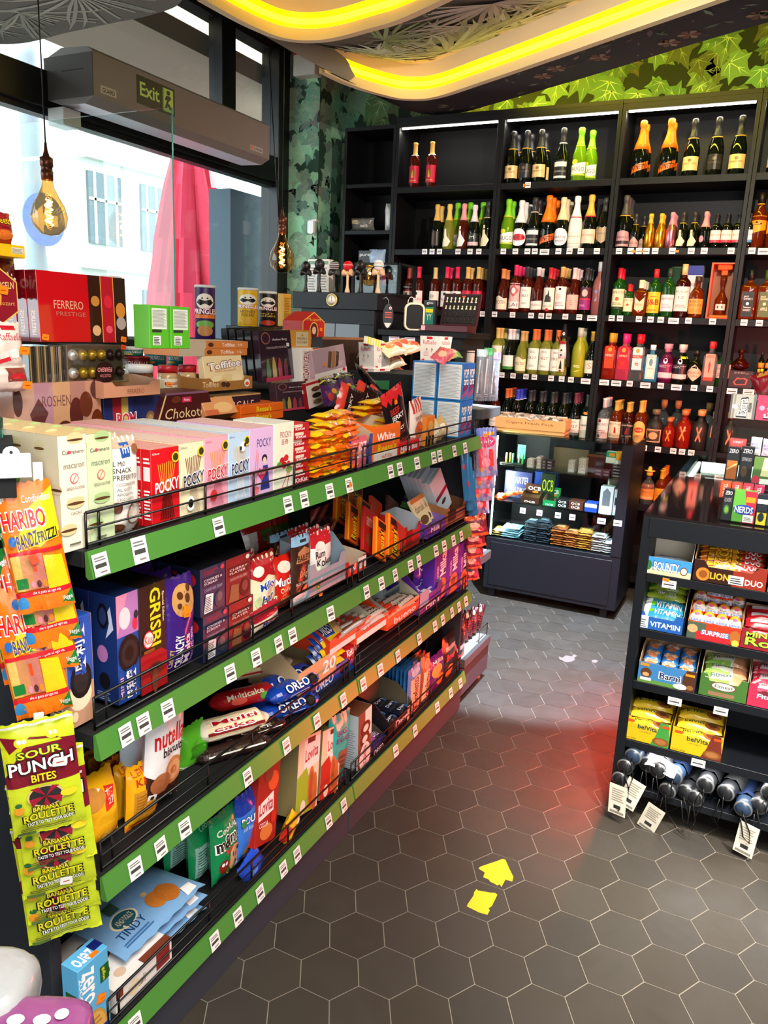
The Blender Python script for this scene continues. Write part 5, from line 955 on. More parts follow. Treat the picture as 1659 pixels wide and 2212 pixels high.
for i in range(3):
    place(carton, 'chocolate_box', ['front', 'second', 'rear'][i]+' glossy red praline gift box of the three reading PRESTIGE', 'box', 88-i*24, 276-i*24, 583, -.50-.035*i, 1.5355, .034, col='c8101a', front=PRE, side='v .3 .1 .7 .45 PRESTIGE e8b898', sc='7a0c14', m=GLO, lean=.03, group='red praline gift boxes')
def collbox(w, d, h, col='', front=''):
    b = MB(); b.box(-w/2, -d/2+.004, 0, w/2, d/2, h, '5a4a3a', CARD, .002)
    for i in range(6):
        for j in range(2):
            c = [('e0dcd8', 'b02030'), ('c89a30', 'f0d060'), ('c89a30', 'f0d060'), ('c8982e', 'e8c850'), ('3a2420', '6a4030'), ('3a2420', '6a4030')][i]; T = Matrix.Translation((-w/2+w*(i+.5)/6, -d/2+.006, h*(.28+.46*j))) @ Matrix.Rotation(pi/2, 4, 'X')
            b.lathe([(w*.078, -.0), (w*.075, .006), (w*.05, .013), (0, .016)], 12, c[0], METL, T); b.lathe([(w*.03, .0135), (0, .0166)], 8, c[1], CARD, T)
    art(b, 'e .55 .28 .17 .3 2a1010;u .42 .3 .68 .42 FERRERO e89090;u .46 .16 .66 .24 COLLECTION c87878', lambda x, y, e: (-w/2+w*x, -d/2-.014-e, h*y)); 
    b.box(-w/2, -d/2-.0135, 0, w/2, -d/2-.013, h, 'fff', ACR); b.box(-w/2, -d/2-.013, -.0, w/2, -d/2+.004, .004, 'c8a070', CARD); return b
place(collbox, 'praline_box', 'clear-fronted box of gold and silver wrapped pralines', 'box', 150, 270, 745, -.49, 1.437, .07)
for i in range(5): place(carton, 'praline_box', 'edge of a clear praline box, %s from the left in the standing row' % ORD[i], 'box', 66+i*16, 80+i*16, 748, -.5, 1.437, .1, col='6a5a44' if i % 2 else '3a3630', front='r .1 0 .3 1 a8905a;r .6 0 .75 1 2a2622', m=GLO, group='praline boxes standing on edge')
place(tray, 'praline_tray', 'pale copper open tray reading FERRERO below the praline box', 'tray', 225, 346, 818, -.44, 1.386, .1, vb=862, col='d89878', front='t .4 .2 .7 .5 FERRERO 8a4a30', inner='d8b090', fl=.8)
RAF = 't .15 .62 .9 .78 Raffaello c83048;r .3 .84 .7 .93 c82030;e .3 .3 .12 .1 f8f4ee;e .6 .34 .14 .1 f4efe8;p .1 .1 .5 .2 .45 .28 .05 .18 d81e30'
place(pillow, 'praline_bag', 'white coconut praline pack at the left edge reading Raffaello', 'bag', -10, 63, 695, -.42, 1.47, .04, vb=800, col='f0e4dc', front=RAF, finc='d8c8c0')
place(pillow, 'praline_bag', 'lower white coconut praline pack at the left edge', 'bag', -5, 72, 790, -.42, 1.436, .04, vb=850, col='ecdcd4', front='r .3 .4 .9 .9 8a3a34;r .4 .5 .8 .7 c82030')
place(pillow, 'crisps_bag', 'dark red crisps bag reading Chio at the left edge', 'bag', -25, 50, 545, -.55, 1.7, .05, vb=640, col='7a1a1c', front='b .3 .25 .95 .6 Chio fff;r 0 .8 1 1 5a1014')
place(carton, 'yellow_carton', 'yellow flat carton under the puffs bag at top left', 'box', -20, 55, 522, -.5, 1.72, .1, vb=550, col='f0c018', front='r .6 .3 .95 .8 e8e0c0;l .62 .35 .93 .75 4 888')
place(pillow, 'puffs_bag', 'red corn puffs bag with yellow lettering at top left edge', 'bag', -34, 42, 448, -.5, 1.76, .05, vb=522, col='b0242a', front='b .2 .62 .95 .85 Cheetos f0c020 2a1414;e .6 .3 .3 .15 e8782a;e .3 .2 .15 .08 f0e0d0;t .4 .5 .8 .58 Pizza 5a1a1a')
b = MB(); b.box(-.60, .88, 1.53, -.44, 1.0, 1.60, '3a1a18', CARD, .002); o = b.build('carton'); tag(o, 'dark carton hidden behind the hexagonal box at left edge', 'box')
# jars, toffee boxes, crisps tubes
def jar(w, d, h, col='7a4a28', cap='b81e28', front='', body='8a5a30'):
    b = MB(); r = w/2; b.lathe([(r*.9, 0), (r, .006), (r, h*.62), (r*.93, h*.76)], 20, body, GLO); b.lathe([(r*.97, h*.76), (r*.97, h*.98), (r*.9, h), (0, h)], 20, cap, CARD)
    art(b, front, lambda x, y, e: ((r+e)*sin((x-.5)*2.6), -(r+e)*cos((x-.5)*2.6), h*.08+h*.55*y), CARD, 10, 1, .0006); return b
NL = 'r 0 .1 1 .9 f4f0ea;b .15 .42 .85 .68 nutella b81e24;r .2 .15 .5 .35 8a5a30'
place(jar, 'spread_jar', 'wide hazelnut spread jar with white lid reading nutella', 'jar', 296, 358, 790, -.62, 1.371, .09, face=True, col='', cap='f2f0ee', front=NL, body='5a2c18')
place(jar, 'spread_jar', 'hazelnut spread jar behind, partly hidden left of the wide jar', 'jar', 276, 300, 800, -.66, 1.371, .05, face=True, cap='f2f0ee', front=NL, body='5a2c18')
MEL = 'r 0 0 1 .9 e8e0c8;r .1 .1 .35 .8 d8d0a0;w .4 .5 .95 .75 Mezzi c8202a;l .4 .1 .9 .4 3 886'
place(jar, 'spread_jar', 'red-lidded spread jar with cream label, left of two', 'jar', 357, 400, 791, -.62, 1.371, .06, face=True, front=MEL, body='c8a878')
place(jar, 'spread_jar', 'red-lidded spread jar with cream label, right of two', 'jar', 401, 441, 790, -.62, 1.371, .06, face=True, front=MEL, body='c8a878')
for i, (u0, u1, vt, vb, c, cp, lb) in enumerate([(290, 350, 772, 800, '7a1420', '8a1a24', 'dark red low tin left of the teal tins'), (338, 384, 760, 792, '1a8a94', 'e8e8e4', 'teal tin, left of two, behind the jars'), (386, 420, 762, 792, '1a8a94', 'e8e8e4', 'teal tin, right of two, behind the jars'), (292, 335, 752, 770, '1a6a60', 'e0e0dc', 'low green tin behind the dark red tin')]):
    place(lambda w, d, h, **k: can(w/2, h, c, 't .2 .5 .8 .8 NOUVELLE fff;e .3 .3 .2 .12 f0c040', cp), 'biscuit_tin', lb, 'tin', u0, u1, vt, -.78, 1.42, .1, vb=vb, face=True)
place(tray, 'toffee_tray', 'brown open display tray reading Toffifee', 'tray', 438, 545, 815, -.55, 1.38, .12, vb=848, col='a8743a', front='t .0 .35 .3 .75 Toffifee f0e0c0;e .4 .5 .05 .2 4a2a1a;e .48 .45 .05 .2 4a2a1a;e .88 .5 .06 .3 f8f4f0;e .88 .45 .04 .15 f05a2a', inner='c8955a', fl=.9)
place(carton, 'toffee_box', 'cream toffee box reading Toffifee, white chocolate, upright in tray', 'box', 446, 528, 768, -.57, 1.4, .025, vb=835, lean=.12, roll=-.05, col='efd9a8', front='w .1 .5 .95 .8 Toffifee fff 8a3a2a;t .25 .42 .8 .48 WHITE_CHOCOLATE c04030;e .3 .2 .14 .12 f4e4b8;e .55 .22 .15 .13 e8d09a;e .8 .18 .14 .12 f4e4b8;e .42 .1 .12 .08 d8b878')
for i in range(2): place(carton, 'toffee_box', ['lower', 'upper'][i]+' orange-brown toffee box lying flat on the stack', 'box', 386+i*4, 534+i*2, 753-i*17, -.58, 1.5, .14, vb=770-i*17, col='d8803a', front='r 0 0 .35 1 c8b8a0;e .42 .5 .04 .3 4a2a1a;t .58 .25 .78 .75 Toffifee fff;t .84 .35 .9 .65 15 fff', tc='e8c8a8')
PRL = 'e .5 .74 .3 .15 f4e8d8;p .22 .72 .35 .66 .5 .70 .65 .66 .78 .72 .68 .78 .5 .75 .32 .78 1a1412;e .42 .8 .03 .015 111;e .58 .8 .03 .015 111;b .1 .5 .9 .6 PRINGLES fff c8202a;'
PRT = {'p': ('3a1a5a', PRL+'r .15 .42 .85 .49 e87a2a;e .5 .3 .3 .08 7ab04a;e .5 .18 .25 .1 c88a4a'), 'y': ('e8b414', PRL+'t .25 .38 .75 .45 HONEY 3a1a5a;e .5 .15 .25 .1 d8a020;t .3 .28 .7 .36 MUSTARD 3a1a5a'), 'k': ('1a1214', PRL+'t .2 .3 .8 .42 HOT|ONES f0c020;e .5 .12 .3 .08 b83a1a'), 'm': ('5a1f7a', PRL+'r .15 .42 .85 .48 c8a020')}
for (u0, u1, vt, vb, k, x, lb) in [(437, 481, 615, 735, 'p', -.95, 'purple crisps tube with moustache face standing alone in front of the window'), (528, 572, 621, 705, 'y', -.93, 'yellow crisps tube with moustache face'), (574, 612, 629, 706, 'k', -.9, 'black crisps tube with moustache face and HOT ONES'), (236, 285, 596, 720, 'm', -.7, 'dark magenta crisps tube behind the red gift box')]:
    x = U(u0, vb if k != 'm' else 735, 2, 1.5305).x if k in 'pm' else x
    place(lambda w, d, h, **kk: can(w/2, h, PRT[k][0], PRT[k][1], 'e8e4e0'), 'crisps_tube', lb, 'crisps tube', u0, u1, vt, x, 1.53, .07, face=True, vb=vb if k in 'yk' else None)
place(carton, 'crisps_tube', 'crisps tube seen from its printed back beside the black tube', 'crisps tube', 612, 628, 634, -.92, 1.53, .03, vb=705, col='d8a030', front='l .1 .1 .9 .9 16 8a5a20')
zz = zv(705, -.93, yu(550, -.93, 1.58)); o = carton(.30, .12, zz-1.5315, '15171a').build('carton', None, (-.99, yu(575, -.95, 1.56), 1.531), pi/2); tag(o, 'low black carton under the yellow and black crisps tubes', 'box')
for i in range(2):
    place(carton, 'green_box', ['left', 'right'][i]+' green flared snack box showing its nutrition panel to the room', 'box', 324+i*46, 366+i*45, 658+i*3, U(324+i*46, 753, 2, 1.5305).x, 1.5305, .05, col='5ab82a', front='r .12 .45 .88 .93 e4ece0;l .16 .5 .84 .9 14 999;r .15 .08 .55 .3 f0f0f0;l .2 .1 .5 .28 5 222;r .12 .38 .6 .44 333')
# right part of the pile
def flare(w, d, h, col='f4ece0', front='', side=''):
    b = MB(); i = w*.10; vs = [(-w/2+i, -d/2+.005, 0), (w/2-i, -d/2+.005, 0), (w/2, -d/2, h), (-w/2, -d/2, h), (-w/2+i, d/2, 0), (w/2-i, d/2, 0), (w/2, d/2, h), (-w/2, d/2, h)]
    b.add(vs, [(0, 1, 2, 3), (5, 4, 7, 6), (4, 0, 3, 7), (1, 5, 6, 2), (3, 2, 6, 7), (0, 4, 5, 1)], col, CARD)
    art(b, front, lambda x, y, e: (-w/2+i*(1-y)+(w-2*i*(1-y))*x, -d/2+.005*(1-y)-e, h*y), CARD, 1, 3)
    art(b, side, lambda x, y, e: (-w/2+i*(1-y)-e, d/2-(d-.005)*x, h*y), CARD, 1, 3); return b
RB = 't .15 .68 .85 .84 Raffaello c8364c;r .35 .88 .65 .98 c8202c;p .3 .4 .4 .5 .32 .55 8a9a7a;p .6 .35 .68 .5 .58 .55 8a9a7a;p .05 .08 .25 .02 .2 .12 d8202c;r .2 .25 .45 .4 e8d0d0'
place(flare, 'praline_box', 'flared white praline box reading Raffaello, upper one of the stack', 'box', 806, 846, 741, -.5, 1.41, .075, vb=797, front=RB, side=RB, col='f6ece4')
place(flare, 'praline_box', 'flared white praline box reading Raffaello, lower one of the stack', 'box', 806, 842, 797, -.5, 1.35, .075, vb=838, front=RB, side=RB, col='f2e4dc')
place(flare, 'praline_box', 'flared white praline box reading Raffaello standing alone at right', 'box', 948, 974, 727, -.36, 1.42, .1, vb=783, front=RB, side=RB, col='f6ece4')
for i, (u0, u1, vt, vb) in enumerate([(846, 888, 745, 778), (860, 900, 738, 770), (845, 885, 778, 805), (848, 888, 800, 832), (882, 920, 740, 772)]):
    place(pillow, 'pastry_bag', ['lower left', 'upper', 'middle', 'bottom', 'right'][i]+' soft pastry bag with peach print in the pile right of the white boxes', 'bag', u0, u1, vt, -.45-.02*i, 1.4, .05, vb=vb, h=.075, lean=.9, roll=-.12, col='e0c49a', front='e .35 .6 .25 .25 e8803a;e .65 .5 .22 .22 d84a2a;e .4 .25 .2 .15 f0e0c0;r .1 .05 .9 .18 f4ead8', group='soft pastry bags')
b = MB()
for i in range(14): b.box(-.012, i*.012, 0, .0, i*.012+.012, .03, 'f0e040' if i % 2 else 'f8f4d8', CARD)
o = b.build('striped_tray_flap', None, (-.5, yu(790, -.5, 1.5), zv(742, -.5, yu(790, -.5, 1.5))), 0, 0, -.12); tag(o, 'yellow and white striped carton flap over the pastry bags', 'carton')
place(pillow, 'chocolate_pack', 'black foil pack lying diagonally in the pile', 'pack', 776, 850, 812, -.36, 1.33, .03, vb=850, h=.05, roll=.55, lean=.9, col='1c1a1c', front='r .05 .3 .5 .7 8a7a5a')
for i, (u0, vb) in enumerate([(706, 868), (738, 856), (768, 876)]):
    place(pillow, 'chocolate_pack', ['left', 'middle', 'right'][i]+' purple candy bag with a zigzag band behind the jerky', 'bag', u0, u0+42, vb-46, -.36, 1.3, .02, vb=vb+12, lean=.3, col='4a1e5a', front='r 0 .75 1 1 1c1418;p 0 .85 .2 .95 .4 .85 .6 .95 .8 .85 1 .95 1 .9 .8 .9 .6 .9 .4 .9 .2 .9 0 .8 c8c040;e .3 .3 .15 .15 c8302a;e .7 .35 .15 .15 6ab04a;e .5 .5 .12 .1 e8a02a', group='purple candy bags')
place(tray, 'green_tray', 'low green tray edge under the pastry bags', 'tray', 838, 884, 822, -.42, 1.33, .1, vb=842, col='2a6a3a', front='', inner='2a5a34', fl=1)
for i in range(3): place(pillow, 'candy_bag', ['leftmost', 'middle', 'rightmost'][i]+' small bright jelly bag lying behind the blue pastry boxes', 'bag', 962+i*9, 985+i*9, 770, -.06-.035*i, 1.487, .03, h=.06, lean=1.1, roll=.2*i-.4, col=['d85a6a', 'c8a070', '5a9a4a', '4a8aa8', '3a8a4a'][i], front='e .4 .5 .25 .25 e8c0a0;e .7 .5 .15 .2 d8303a')
# ======================= goods on the three lower shelves =======================
Z2, Z3, Z4 = .8485, .5455, .1765
ORE = 'e .5 .3 .42 .16 1a1616;e .5 .3 .3 .11 2c2626;e .5 .3 .18 .065 1a1616;'
for i, (u0, u1, vt, vb, c, sc_, nm) in enumerate([(152, 206, 1345, 1578, '2a55b8', 'c9a68e', 'blue and beige cookie box with white cream cookie, leftmost')]):
    place(carton, 'cookie_box', nm+' on second shelf', 'box', u0, u1, vt, -.035, Z2, .05, vb=vb, col=c, sc=sc_, front='r 0 0 1 .38 c8967a;e .45 .28 .45 .14 f0e0c0;e .5 .42 .42 .17 1a1616;e .5 .42 .3 .12 2c2626;v .25 .5 .7 .95 奥利奥 fff 2a55b8;v .02 .6 .2 .85 OREO f0a8c0;e .2 .1 .12 .05 f0d8b0', side='r .15 .1 .7 .35 e8d8c8;l .18 .12 .66 .33 8 333;l .1 .5 .8 .9 9 e8d8d0')
o = place(carton, 'cookie_box', 'dark blue and pink cookie box with a black cookie, second shelf front', 'box', 258, 305, 1290, -.025, Z2, .07, vb=1525, col='20489a', sc='1a3270', tc='1a2c5a', front='r 0 .62 1 1 b878b8;p 0 .62 .5 1 0 1 e890b0;e .35 .78 .25 .1 f0d8e0;e .8 .7 .12 .06 d83050;e .85 .78 .1 .04 2a2a3a;e .5 .45 .48 .17 141212;e .5 .45 .36 .125 2a2424;e .5 .45 .2 .07 141212;v .3 .02 .75 .3 奥利奥 fff 20489a;v .05 .05 .2 .25 MINI e8b0d0', side='e .5 .8 .2 .12 141420;e .5 .8 .14 .08 2a3a6a;e .45 .45 .2 .08 b878b8;e .5 .2 .2 .08 141420;l .2 .02 .7 .1 4 8aa0d0;p .6 .6 .9 .7 .8 .9 .7 .85 .75 .75 c8d4f0', rows=4)
place(carton, 'cookie_box', 'blackish cream-cookie box reading GRISBI with red kiss emblem, second shelf front', 'box', 306, 362, 1272, -.022, Z2, .06, vb=1505, col='241a16', tc='1c1410', front='p 0 0 1 0 1 .32 .6 .42 0 .36 a8141c;d .38 .42 .78 .96 GRISBI e8d81a 2a2a0a;d .82 .62 .92 .9 Special_Edition e8d0b0;e .3 .5 .2 .085 c8202c;e .3 .5 .17 .07 f0e0d8;t .16 .46 .44 .54 Kiss c8202c;e .55 .2 .25 .07 6a3020;e .55 .22 .2 .04 3a1810;e .5 .1 .12 .12 7a3a28;r .1 .38 .5 .41 8a4a1a', rows=4)
place(pillow, 'cookie_pack', 'purple stand-up cookie pack with big chocolate chip cookie, second shelf front', 'bag', 368, 434, 1262, -.02, Z2, .05, vb=1468, col='3c1c78', front='e .52 .76 .36 .17 c8965a;e .4 .82 .08 .04 5a3018;e .6 .78 .09 .05 5a3018;e .5 .68 .08 .04 5a3018;e .66 .88 .07 .04 5a3018;e .35 .72 .06 .03 5a3018;p .4 .62 .62 .6 .6 .7 .45 .72 f08a1a;v .22 .06 .44 .42 CRUNCHY fff;v .46 .08 .66 .4 Melts f0e8f8;v .7 .06 .8 .45 CHOCOLATE_CENTRE c8a8f0;v .04 .08 .2 .28 Cadbury c8a070', fin=.02, wr=.5, rows=2, step=.055)
ST = 't .15 .85 .7 .93 STRANGER|THINGS c82028;'
CK = ST+'r .08 .6 .92 .8 12203a;r .1 .62 .9 .78 1a2444;t .14 .64 .86 .76 COOKIES_&|SCREAM f0e8f0;t .15 .5 .85 .56 COOKIES_AND_CREAM a8a8c8;p .12 .05 .45 .05 .5 .42 .2 .45 e8e8ec;l .16 .08 .42 .4 9 555;e .75 .25 .2 .18 3a3848;e .75 .3 .1 .1 6a5a68;e .85 .92 .08 .05 d83a4a;r 0 0 1 .02 111'
CH = ST+'r .08 .6 .92 .8 5a1418;t .14 .64 .86 .76 CHERRY|FLAYER f4e0d8;t .15 .5 .85 .56 CHOCOLATE_&_RED_CHERRY d8a8a0;p .1 .05 .5 .02 .5 .38 .2 .42 8a5a3a;e .75 .25 .2 .2 3a1418;e .75 .3 .12 .12 7a3a38;e .85 .92 .08 .05 f0d8d0'
SID = 'e .7 .75 .2 .15 a81a20;l .15 .15 .6 .55 9 5a6a98;t .15 .8 .45 .88 STRANGER c82028'
for (u0, u1, vt, zz, fr, c, nm) in [(433, 487, 1185, Z2+.112, CK, '26304e', 'upper dark blue tart box reading COOKIES & SCREAM'), (488, 541, 1162, Z2+.112, CH, '7a2024', 'upper dark red tart box reading CHERRY FLAYER'), (439, 493, 1300, Z2, CK, '26304e', 'lower dark blue tart box reading COOKIES & SCREAM'), (494, 546, 1278, Z2, CH, '7a2024', 'lower dark red tart box reading CHERRY FLAYER')]:
    x = -.03; y0 = yu(u0, x, zz); y1 = yu(u1, x, zz); b = carton(y1-y0-.001, .115, .111, c, fr, SID, sc='141c34', tc='16161c')
    o = b.build('tart_box', None, (x-.0575, (y0+y1)/2, zz), pi/2); tag(o, nm+', second shelf', 'box', 'toaster tart boxes')
    dup(o, (x-.175, (y0+y1)/2, zz), None, nm+', rear one')
place(pillow, 'candy_bag', 'cream and red candy bag reading Milkybar, second shelf front', 'bag', 549, 606, 1218, -.03, Z2, .05, vb=1345, col='e8dcb8', front='r 0 .72 1 1 b01a22;p 0 .72 .3 .62 .6 .7 1 .6 1 .75 0 .75 b01a22;e .25 .8 .18 .09 f4ece0;w .25 .42 .8 .62 Milky 1c3a9a fff;w .3 .22 .75 .42 bar 1c3a9a fff;e .2 .3 .1 .1 c8d8a0;l .1 .06 .8 .14 2 7a8a5a', rows=1, step=.06)
place(pillow, 'candy_bag', 'small white and crimson candy bag lying before the cream bag', 'bag', 552, 612, 1322, -.014, Z2, .03, vb=1372, roll=-.12, col='ece4c8', front='r 0 .5 1 1 a81a30;w .3 .1 .9 .45 Milkybar 2a3a9a')
place(pillow, 'candy_bag', 'dark red orange candy bag reading Munchies Orange', 'bag', 600, 642, 1212, -.04, Z2, .05, vb=1328, col='c82014', front='b .0 .48 .98 .65 Munchies fff 8a1a10;b .2 .34 .85 .44 ORANGE f0d0a0;e .5 .15 .4 .12 7a3a1a;e .4 .82 .3 .1 f0d8c8;t .2 .2 .8 .28 caramel e8a050', rows=1, step=.055)
BL = 'r 0 .86 1 1 8ab8d8;r .35 .9 .65 .94 2a3038;p .1 .62 .9 .62 .8 .78 .5 .84 .2 .78 b87850;b .16 .64 .84 .73 BAILEYS 2a1a14;t .25 .38 .8 .5 Delight c89a70;t .1 .3 .7 .34 SALTED_CARAMEL e8e0d8;e .6 .2 .2 .09 6a4028;r 0 0 1 .12 c8d8e0;e .5 .1 .5 .08 d8e4e8'
place(pillow, 'candy_bag', 'brown candy bag with light blue header reading BAILEYS, front one', 'bag', 636, 675, 1164, -.025, Z2, .03, vb=1315, col='3a2018', front=BL, fin=.03, wr=.6)
place(pillow, 'candy_bag', 'brown candy bag with light blue header, standing behind left', 'bag', 590, 640, 1160, -.12, Z2, .03, vb=1270, col='2e1a14', front=BL, fin=.03)
for i in range(4): place(pillow, 'wafer_bag', ['front', 'second', 'third', 'rear'][i]+' slumped red and green wafer bag behind the caramel bags', 'bag', 545+i*12, 610+i*12, 1135-i*3, -.2-.04*i, Z2, .04, vb=1215-i*6, lean=.3, col='a81a1e', front='r 0 0 .3 .6 e8e0d8;r .4 .3 .9 .6 3a6a2a', group='red wafer bags')
place(tray, 'shelf_carton', 'grey open display carton holding the rum coconut bags', 'tray', 668, 745, 1110, -.02, Z2, .1, vb=1292, col='8a9aa8', front='', inner='7a8a98', fl=.6, h=.15)
place(pillow, 'candy_bag', 'white and red candy bag reading Rum Kokos, second shelf', 'bag', 680, 722, 1155, -.035, Z2, .035, vb=1290, col='f0ece8', front='r 0 .78 1 1 c0202a;b .1 .6 .5 .72 Rum 3a1a12;b .15 .45 .9 .58 Kokos 3a1a12;e .6 .3 .25 .12 f8f8f4;e .6 .3 .15 .07 6a3a20;r 0 .1 .4 .3 4a9a3a;e .3 .8 .2 .06 f8e8e0', roll=-.05, rows=2, step=.036)
place(pillow, 'candy_bag', 'pale green and white candy bag low at the wire fence', 'bag', 672, 702, 1238, -.02, Z2, .03, vb=1300, col='dfe8d0', front='e .4 .4 .3 .2 5aa04a;e .6 .7 .2 .1 f4f0e0;r .5 0 1 .15 f08a2a')
place(tray, 'shelf_carton', 'small red and white open carton beside the coconut bags', 'tray', 745, 790, 1208, -.02, Z2, .09, vb=1252, col='c8281c', front='r .6 .2 1 .9 f0e8e4;t .1 .3 .5 .7 MINI fff', inner='b8a890', fl=.8)
b = MB(); 
for k in range(4): b.box(-.12-.03*k, 0, .001+.05*k, -.118-.03*k, .13, .05+.05*k, 'fff', ACR); b.box(-.15-.03*k, 0, .05+.05*k, -.118-.03*k, .13, .052+.05*k, 'fff', ACR)
o = b.build('acrylic_riser', None, (0.02, yu(722, -.1, Z2+.05), Z2)); tag(o, 'clear acrylic stepped riser under the orange chocolate bars', 'riser')
RS = "r 0 0 .12 1 f8c820;b .3 .1 .75 .7 x f26a12;v .3 .12 .75 .72 Reese's f8e020 3a1a0a;r .2 .78 .9 .95 2a1410"
for i, (u0, u1, vt, vb, x, c, nm) in enumerate([(722, 752, 1060, 1135, -.2, 'e85a10', 'rearmost left orange'), (745, 785, 1050, 1130, -.22, 'f0681a', 'rearmost right orange'), (748, 776, 1100, 1180, -.12, 'e85a10', 'middle left orange'), (772, 802, 1090, 1178, -.12, 'f06a14', 'middle right orange'), (798, 826, 1086, 1170, -.13, 'd8401a', 'short orange-red'), (782, 812, 1110, 1205, -.07, 'b8201c', 'tall red'), (808, 836, 1133, 1216, -.03, 'f26a14', 'front left orange'), (834, 866, 1128, 1218, -.03, 'f26a14', 'front right orange'), (835, 862, 1085, 1160, -.12, '4a2a1e', 'brown and white')]):
    place(carton, 'chocolate_bar', nm+' chocolate bar leaning on the clear riser', 'chocolate bar', u0, u1, vt, x, Z2, .012, vb=vb, lean=.25, roll=.5, col=c, front=RS if c[:1] in 'ef' else ('t .2 .6 .8 .8 CHOCOLATE f0d8c0;e .5 .3 .3 .15 8a4a2a' if c[0] == 'b' else 'e .5 .3 .35 .2 f0e8e0;t .25 .25 .75 .35 MILKA 6a3a8a'), group='bars on the acrylic riser')
place(tray, 'shelf_carton', 'red open carton of small bars right of the orange bars', 'tray', 872, 906, 1118, -.03, Z2, .1, vb=1192, col='b82a24', front='r .1 .1 .5 .8 8a1a1a', inner='9aa0a8', fl=.7)
for i in range(6): place(carton, 'nougat_bar', 'cream nougat bar reading damak, %s in the slanted row' % ORD[i], 'candy bar', 912+i*5, 934+i*5, 1086-i*4, -.05-.02*i, Z2, .012, vb=1142-i*8, lean=.5, roll=-.1, col='e4cda4', front='t .1 .5 .9 .75 damak 5a3a1a;e .5 .2 .35 .15 6a4a2a;r 0 .85 1 1 c8783a', group='cream nougat bars')
for i in range(7): 
    o = carton(.11, .07, .012, ['5a8a3a', '6a9a44', '4a2a7a', '5a8a3a', '3a2060', '6a9a44', '4a2a7a'][i], 'l .1 .2 .9 .8 1 d8d0b0').build('chocolate_slab', None, (-.2+.004*i, yu(893, -.2, .9)+.003*i, Z2+.06+.0125*i), pi/2, 0, .12); tag(o, '%s chocolate slab, %s up in the green and purple pile' % (['green', 'light green', 'purple'][i % 3], ORD[i]), 'chocolate bar', 'green and purple slab pile')
b = MB(); b.box(-.26, 0, 0, -.12, .13, .055, '2a1a3a', CARD); o = b.build('carton', None, (0, yu(880, -.2, .9), Z2)); tag(o, 'dark purple carton under the green and purple slab pile', 'box')
place(tray, 'shelf_carton', 'low lilac open carton in front of the nougat bars', 'tray', 922, 962, 1128, -.02, Z2, .1, vb=1165, col='6a3aa0', front='t .2 .3 .8 .7 Milka fff', inner='7a5aa0', fl=.8)
place(tray, 'shelf_carton', 'brown open carton of dark bars near the far end, second shelf', 'tray', 962, 1004, 1090, -.02, Z2, .12, vb=1140, col='8a5a3a', front='r .1 .2 .5 .8 3a2014', inner='5a3a24', fl=.8)
for i in range(5): place(carton, 'chocolate_bar', 'brown-gold chocolate bar, %s standing in the slanted fan near the far end' % ORD[i], 'chocolate bar', 925+i*12, 946+i*12, 1066, -.12, Z2, .01, vb=1125-i*3, lean=.4, roll=-.45, col='7a5430', front='e .5 .6 .3 .12 d8a880;l .2 .2 .8 .4 3 b8905a', group='fanned chocolate bars')
for i in range(6):
    place(carton, 'white_carton', 'long white carton with maroon band, %s of the leaning fan at the far end' % ORD[i], 'box', 900+i*11, 917+i*12, 1008+(i > 3)*10, -.16+.02*i, Z2, .03, vb=1085+i*5, lean=.15, roll=-.5, col='b8c0c8', front='r 0 .45 1 .55 8a1a3a;e .5 .3 .2 .05 333', group='long white cartons')
b = MB(); b.add([(0, 0, 0), (0, .12, 0), (-.18, .12, .16), (-.18, 0, .16), (-.18, 0, 0), (-.18, .12, 0)], [(0, 1, 2, 3), (0, 3, 4), (1, 5, 2), (0, 4, 5, 1), (3, 2, 5, 4)], '2a3038', CARD)
o = b.build('display_wedge', None, (-.16, yu(905, -.1, Z2), Z2)); tag(o, 'grey slanted display wedge behind the long white cartons', 'display stand')
# ---- third shelf
KE = 'r .0 .0 1 .12 e87a1a;r .2 .04 .8 .1 d8301e;b .15 .7 .85 .82 KEKS c83a1a;t .1 .86 .9 .94 LEIBNIZ c83a1a;p .1 .2 .9 .2 .9 .62 .1 .62 c88a28;l .15 .25 .85 .58 7 a86a18'
for i in range(5):
    place(pillow, 'biscuit_pack', 'yellow biscuit pack reading KEKS, %s of the standing row' % ['front', 'second', 'third', 'fourth', 'rearmost'][i], 'biscuit pack', 287-i*27, 352-i*29, 1675-i*7, -.035-.05*i, Z3, .045, vb=1810-i*14, col='f0ac10', front=KE, roll=.05, fin=.06, wr=1.2, group='yellow biscuit packs')
TETR = 'p .5 .5 .72 .55 .8 .8 .55 .85 d83020;t .56 .7 .76 .78 TET fff;t .58 .58 .74 .67 27 fff;r 0 .0 1 .08 e89a10;b .3 .1 .7 .22 LEIBNIZ f8d860'
place(pillow, 'biscuit_pack', 'large yellow biscuit pack with red TET badge at the shelf front', 'biscuit pack', 195, 282, 1722, -.025, Z3, .07, vb=1868, lean=.1, col='f2b211', front=TETR+';e .2 .75 .35 .15 c8883a', fin=.04)
place(pillow, 'biscuit_pack', 'second yellow biscuit pack slumped at the left end, third shelf', 'biscuit pack', 170, 240, 1768, -.06, Z3, .06, vb=1900, roll=-.3, col='eeae12', front='r .1 .1 .5 .4 e8961a')
NB = 't .1 .88 .4 .93 x14 d83a4a;p 0 0 1 0 1 .2 .5 .18 0 .3 3a1a14;w .1 .52 .9 .74 nutella c8141c;w .3 .44 .9 .55 biscuits 2a1a1a;e .68 .28 .27 .13 c07a4a;e .68 .28 .2 .095 d8986a;e .68 .28 .1 .04 b8703e;e .35 .2 .25 .1 a8623a;b .1 .04 .3 .12 n fff;r .0 .96 1 1 d8d8d8'
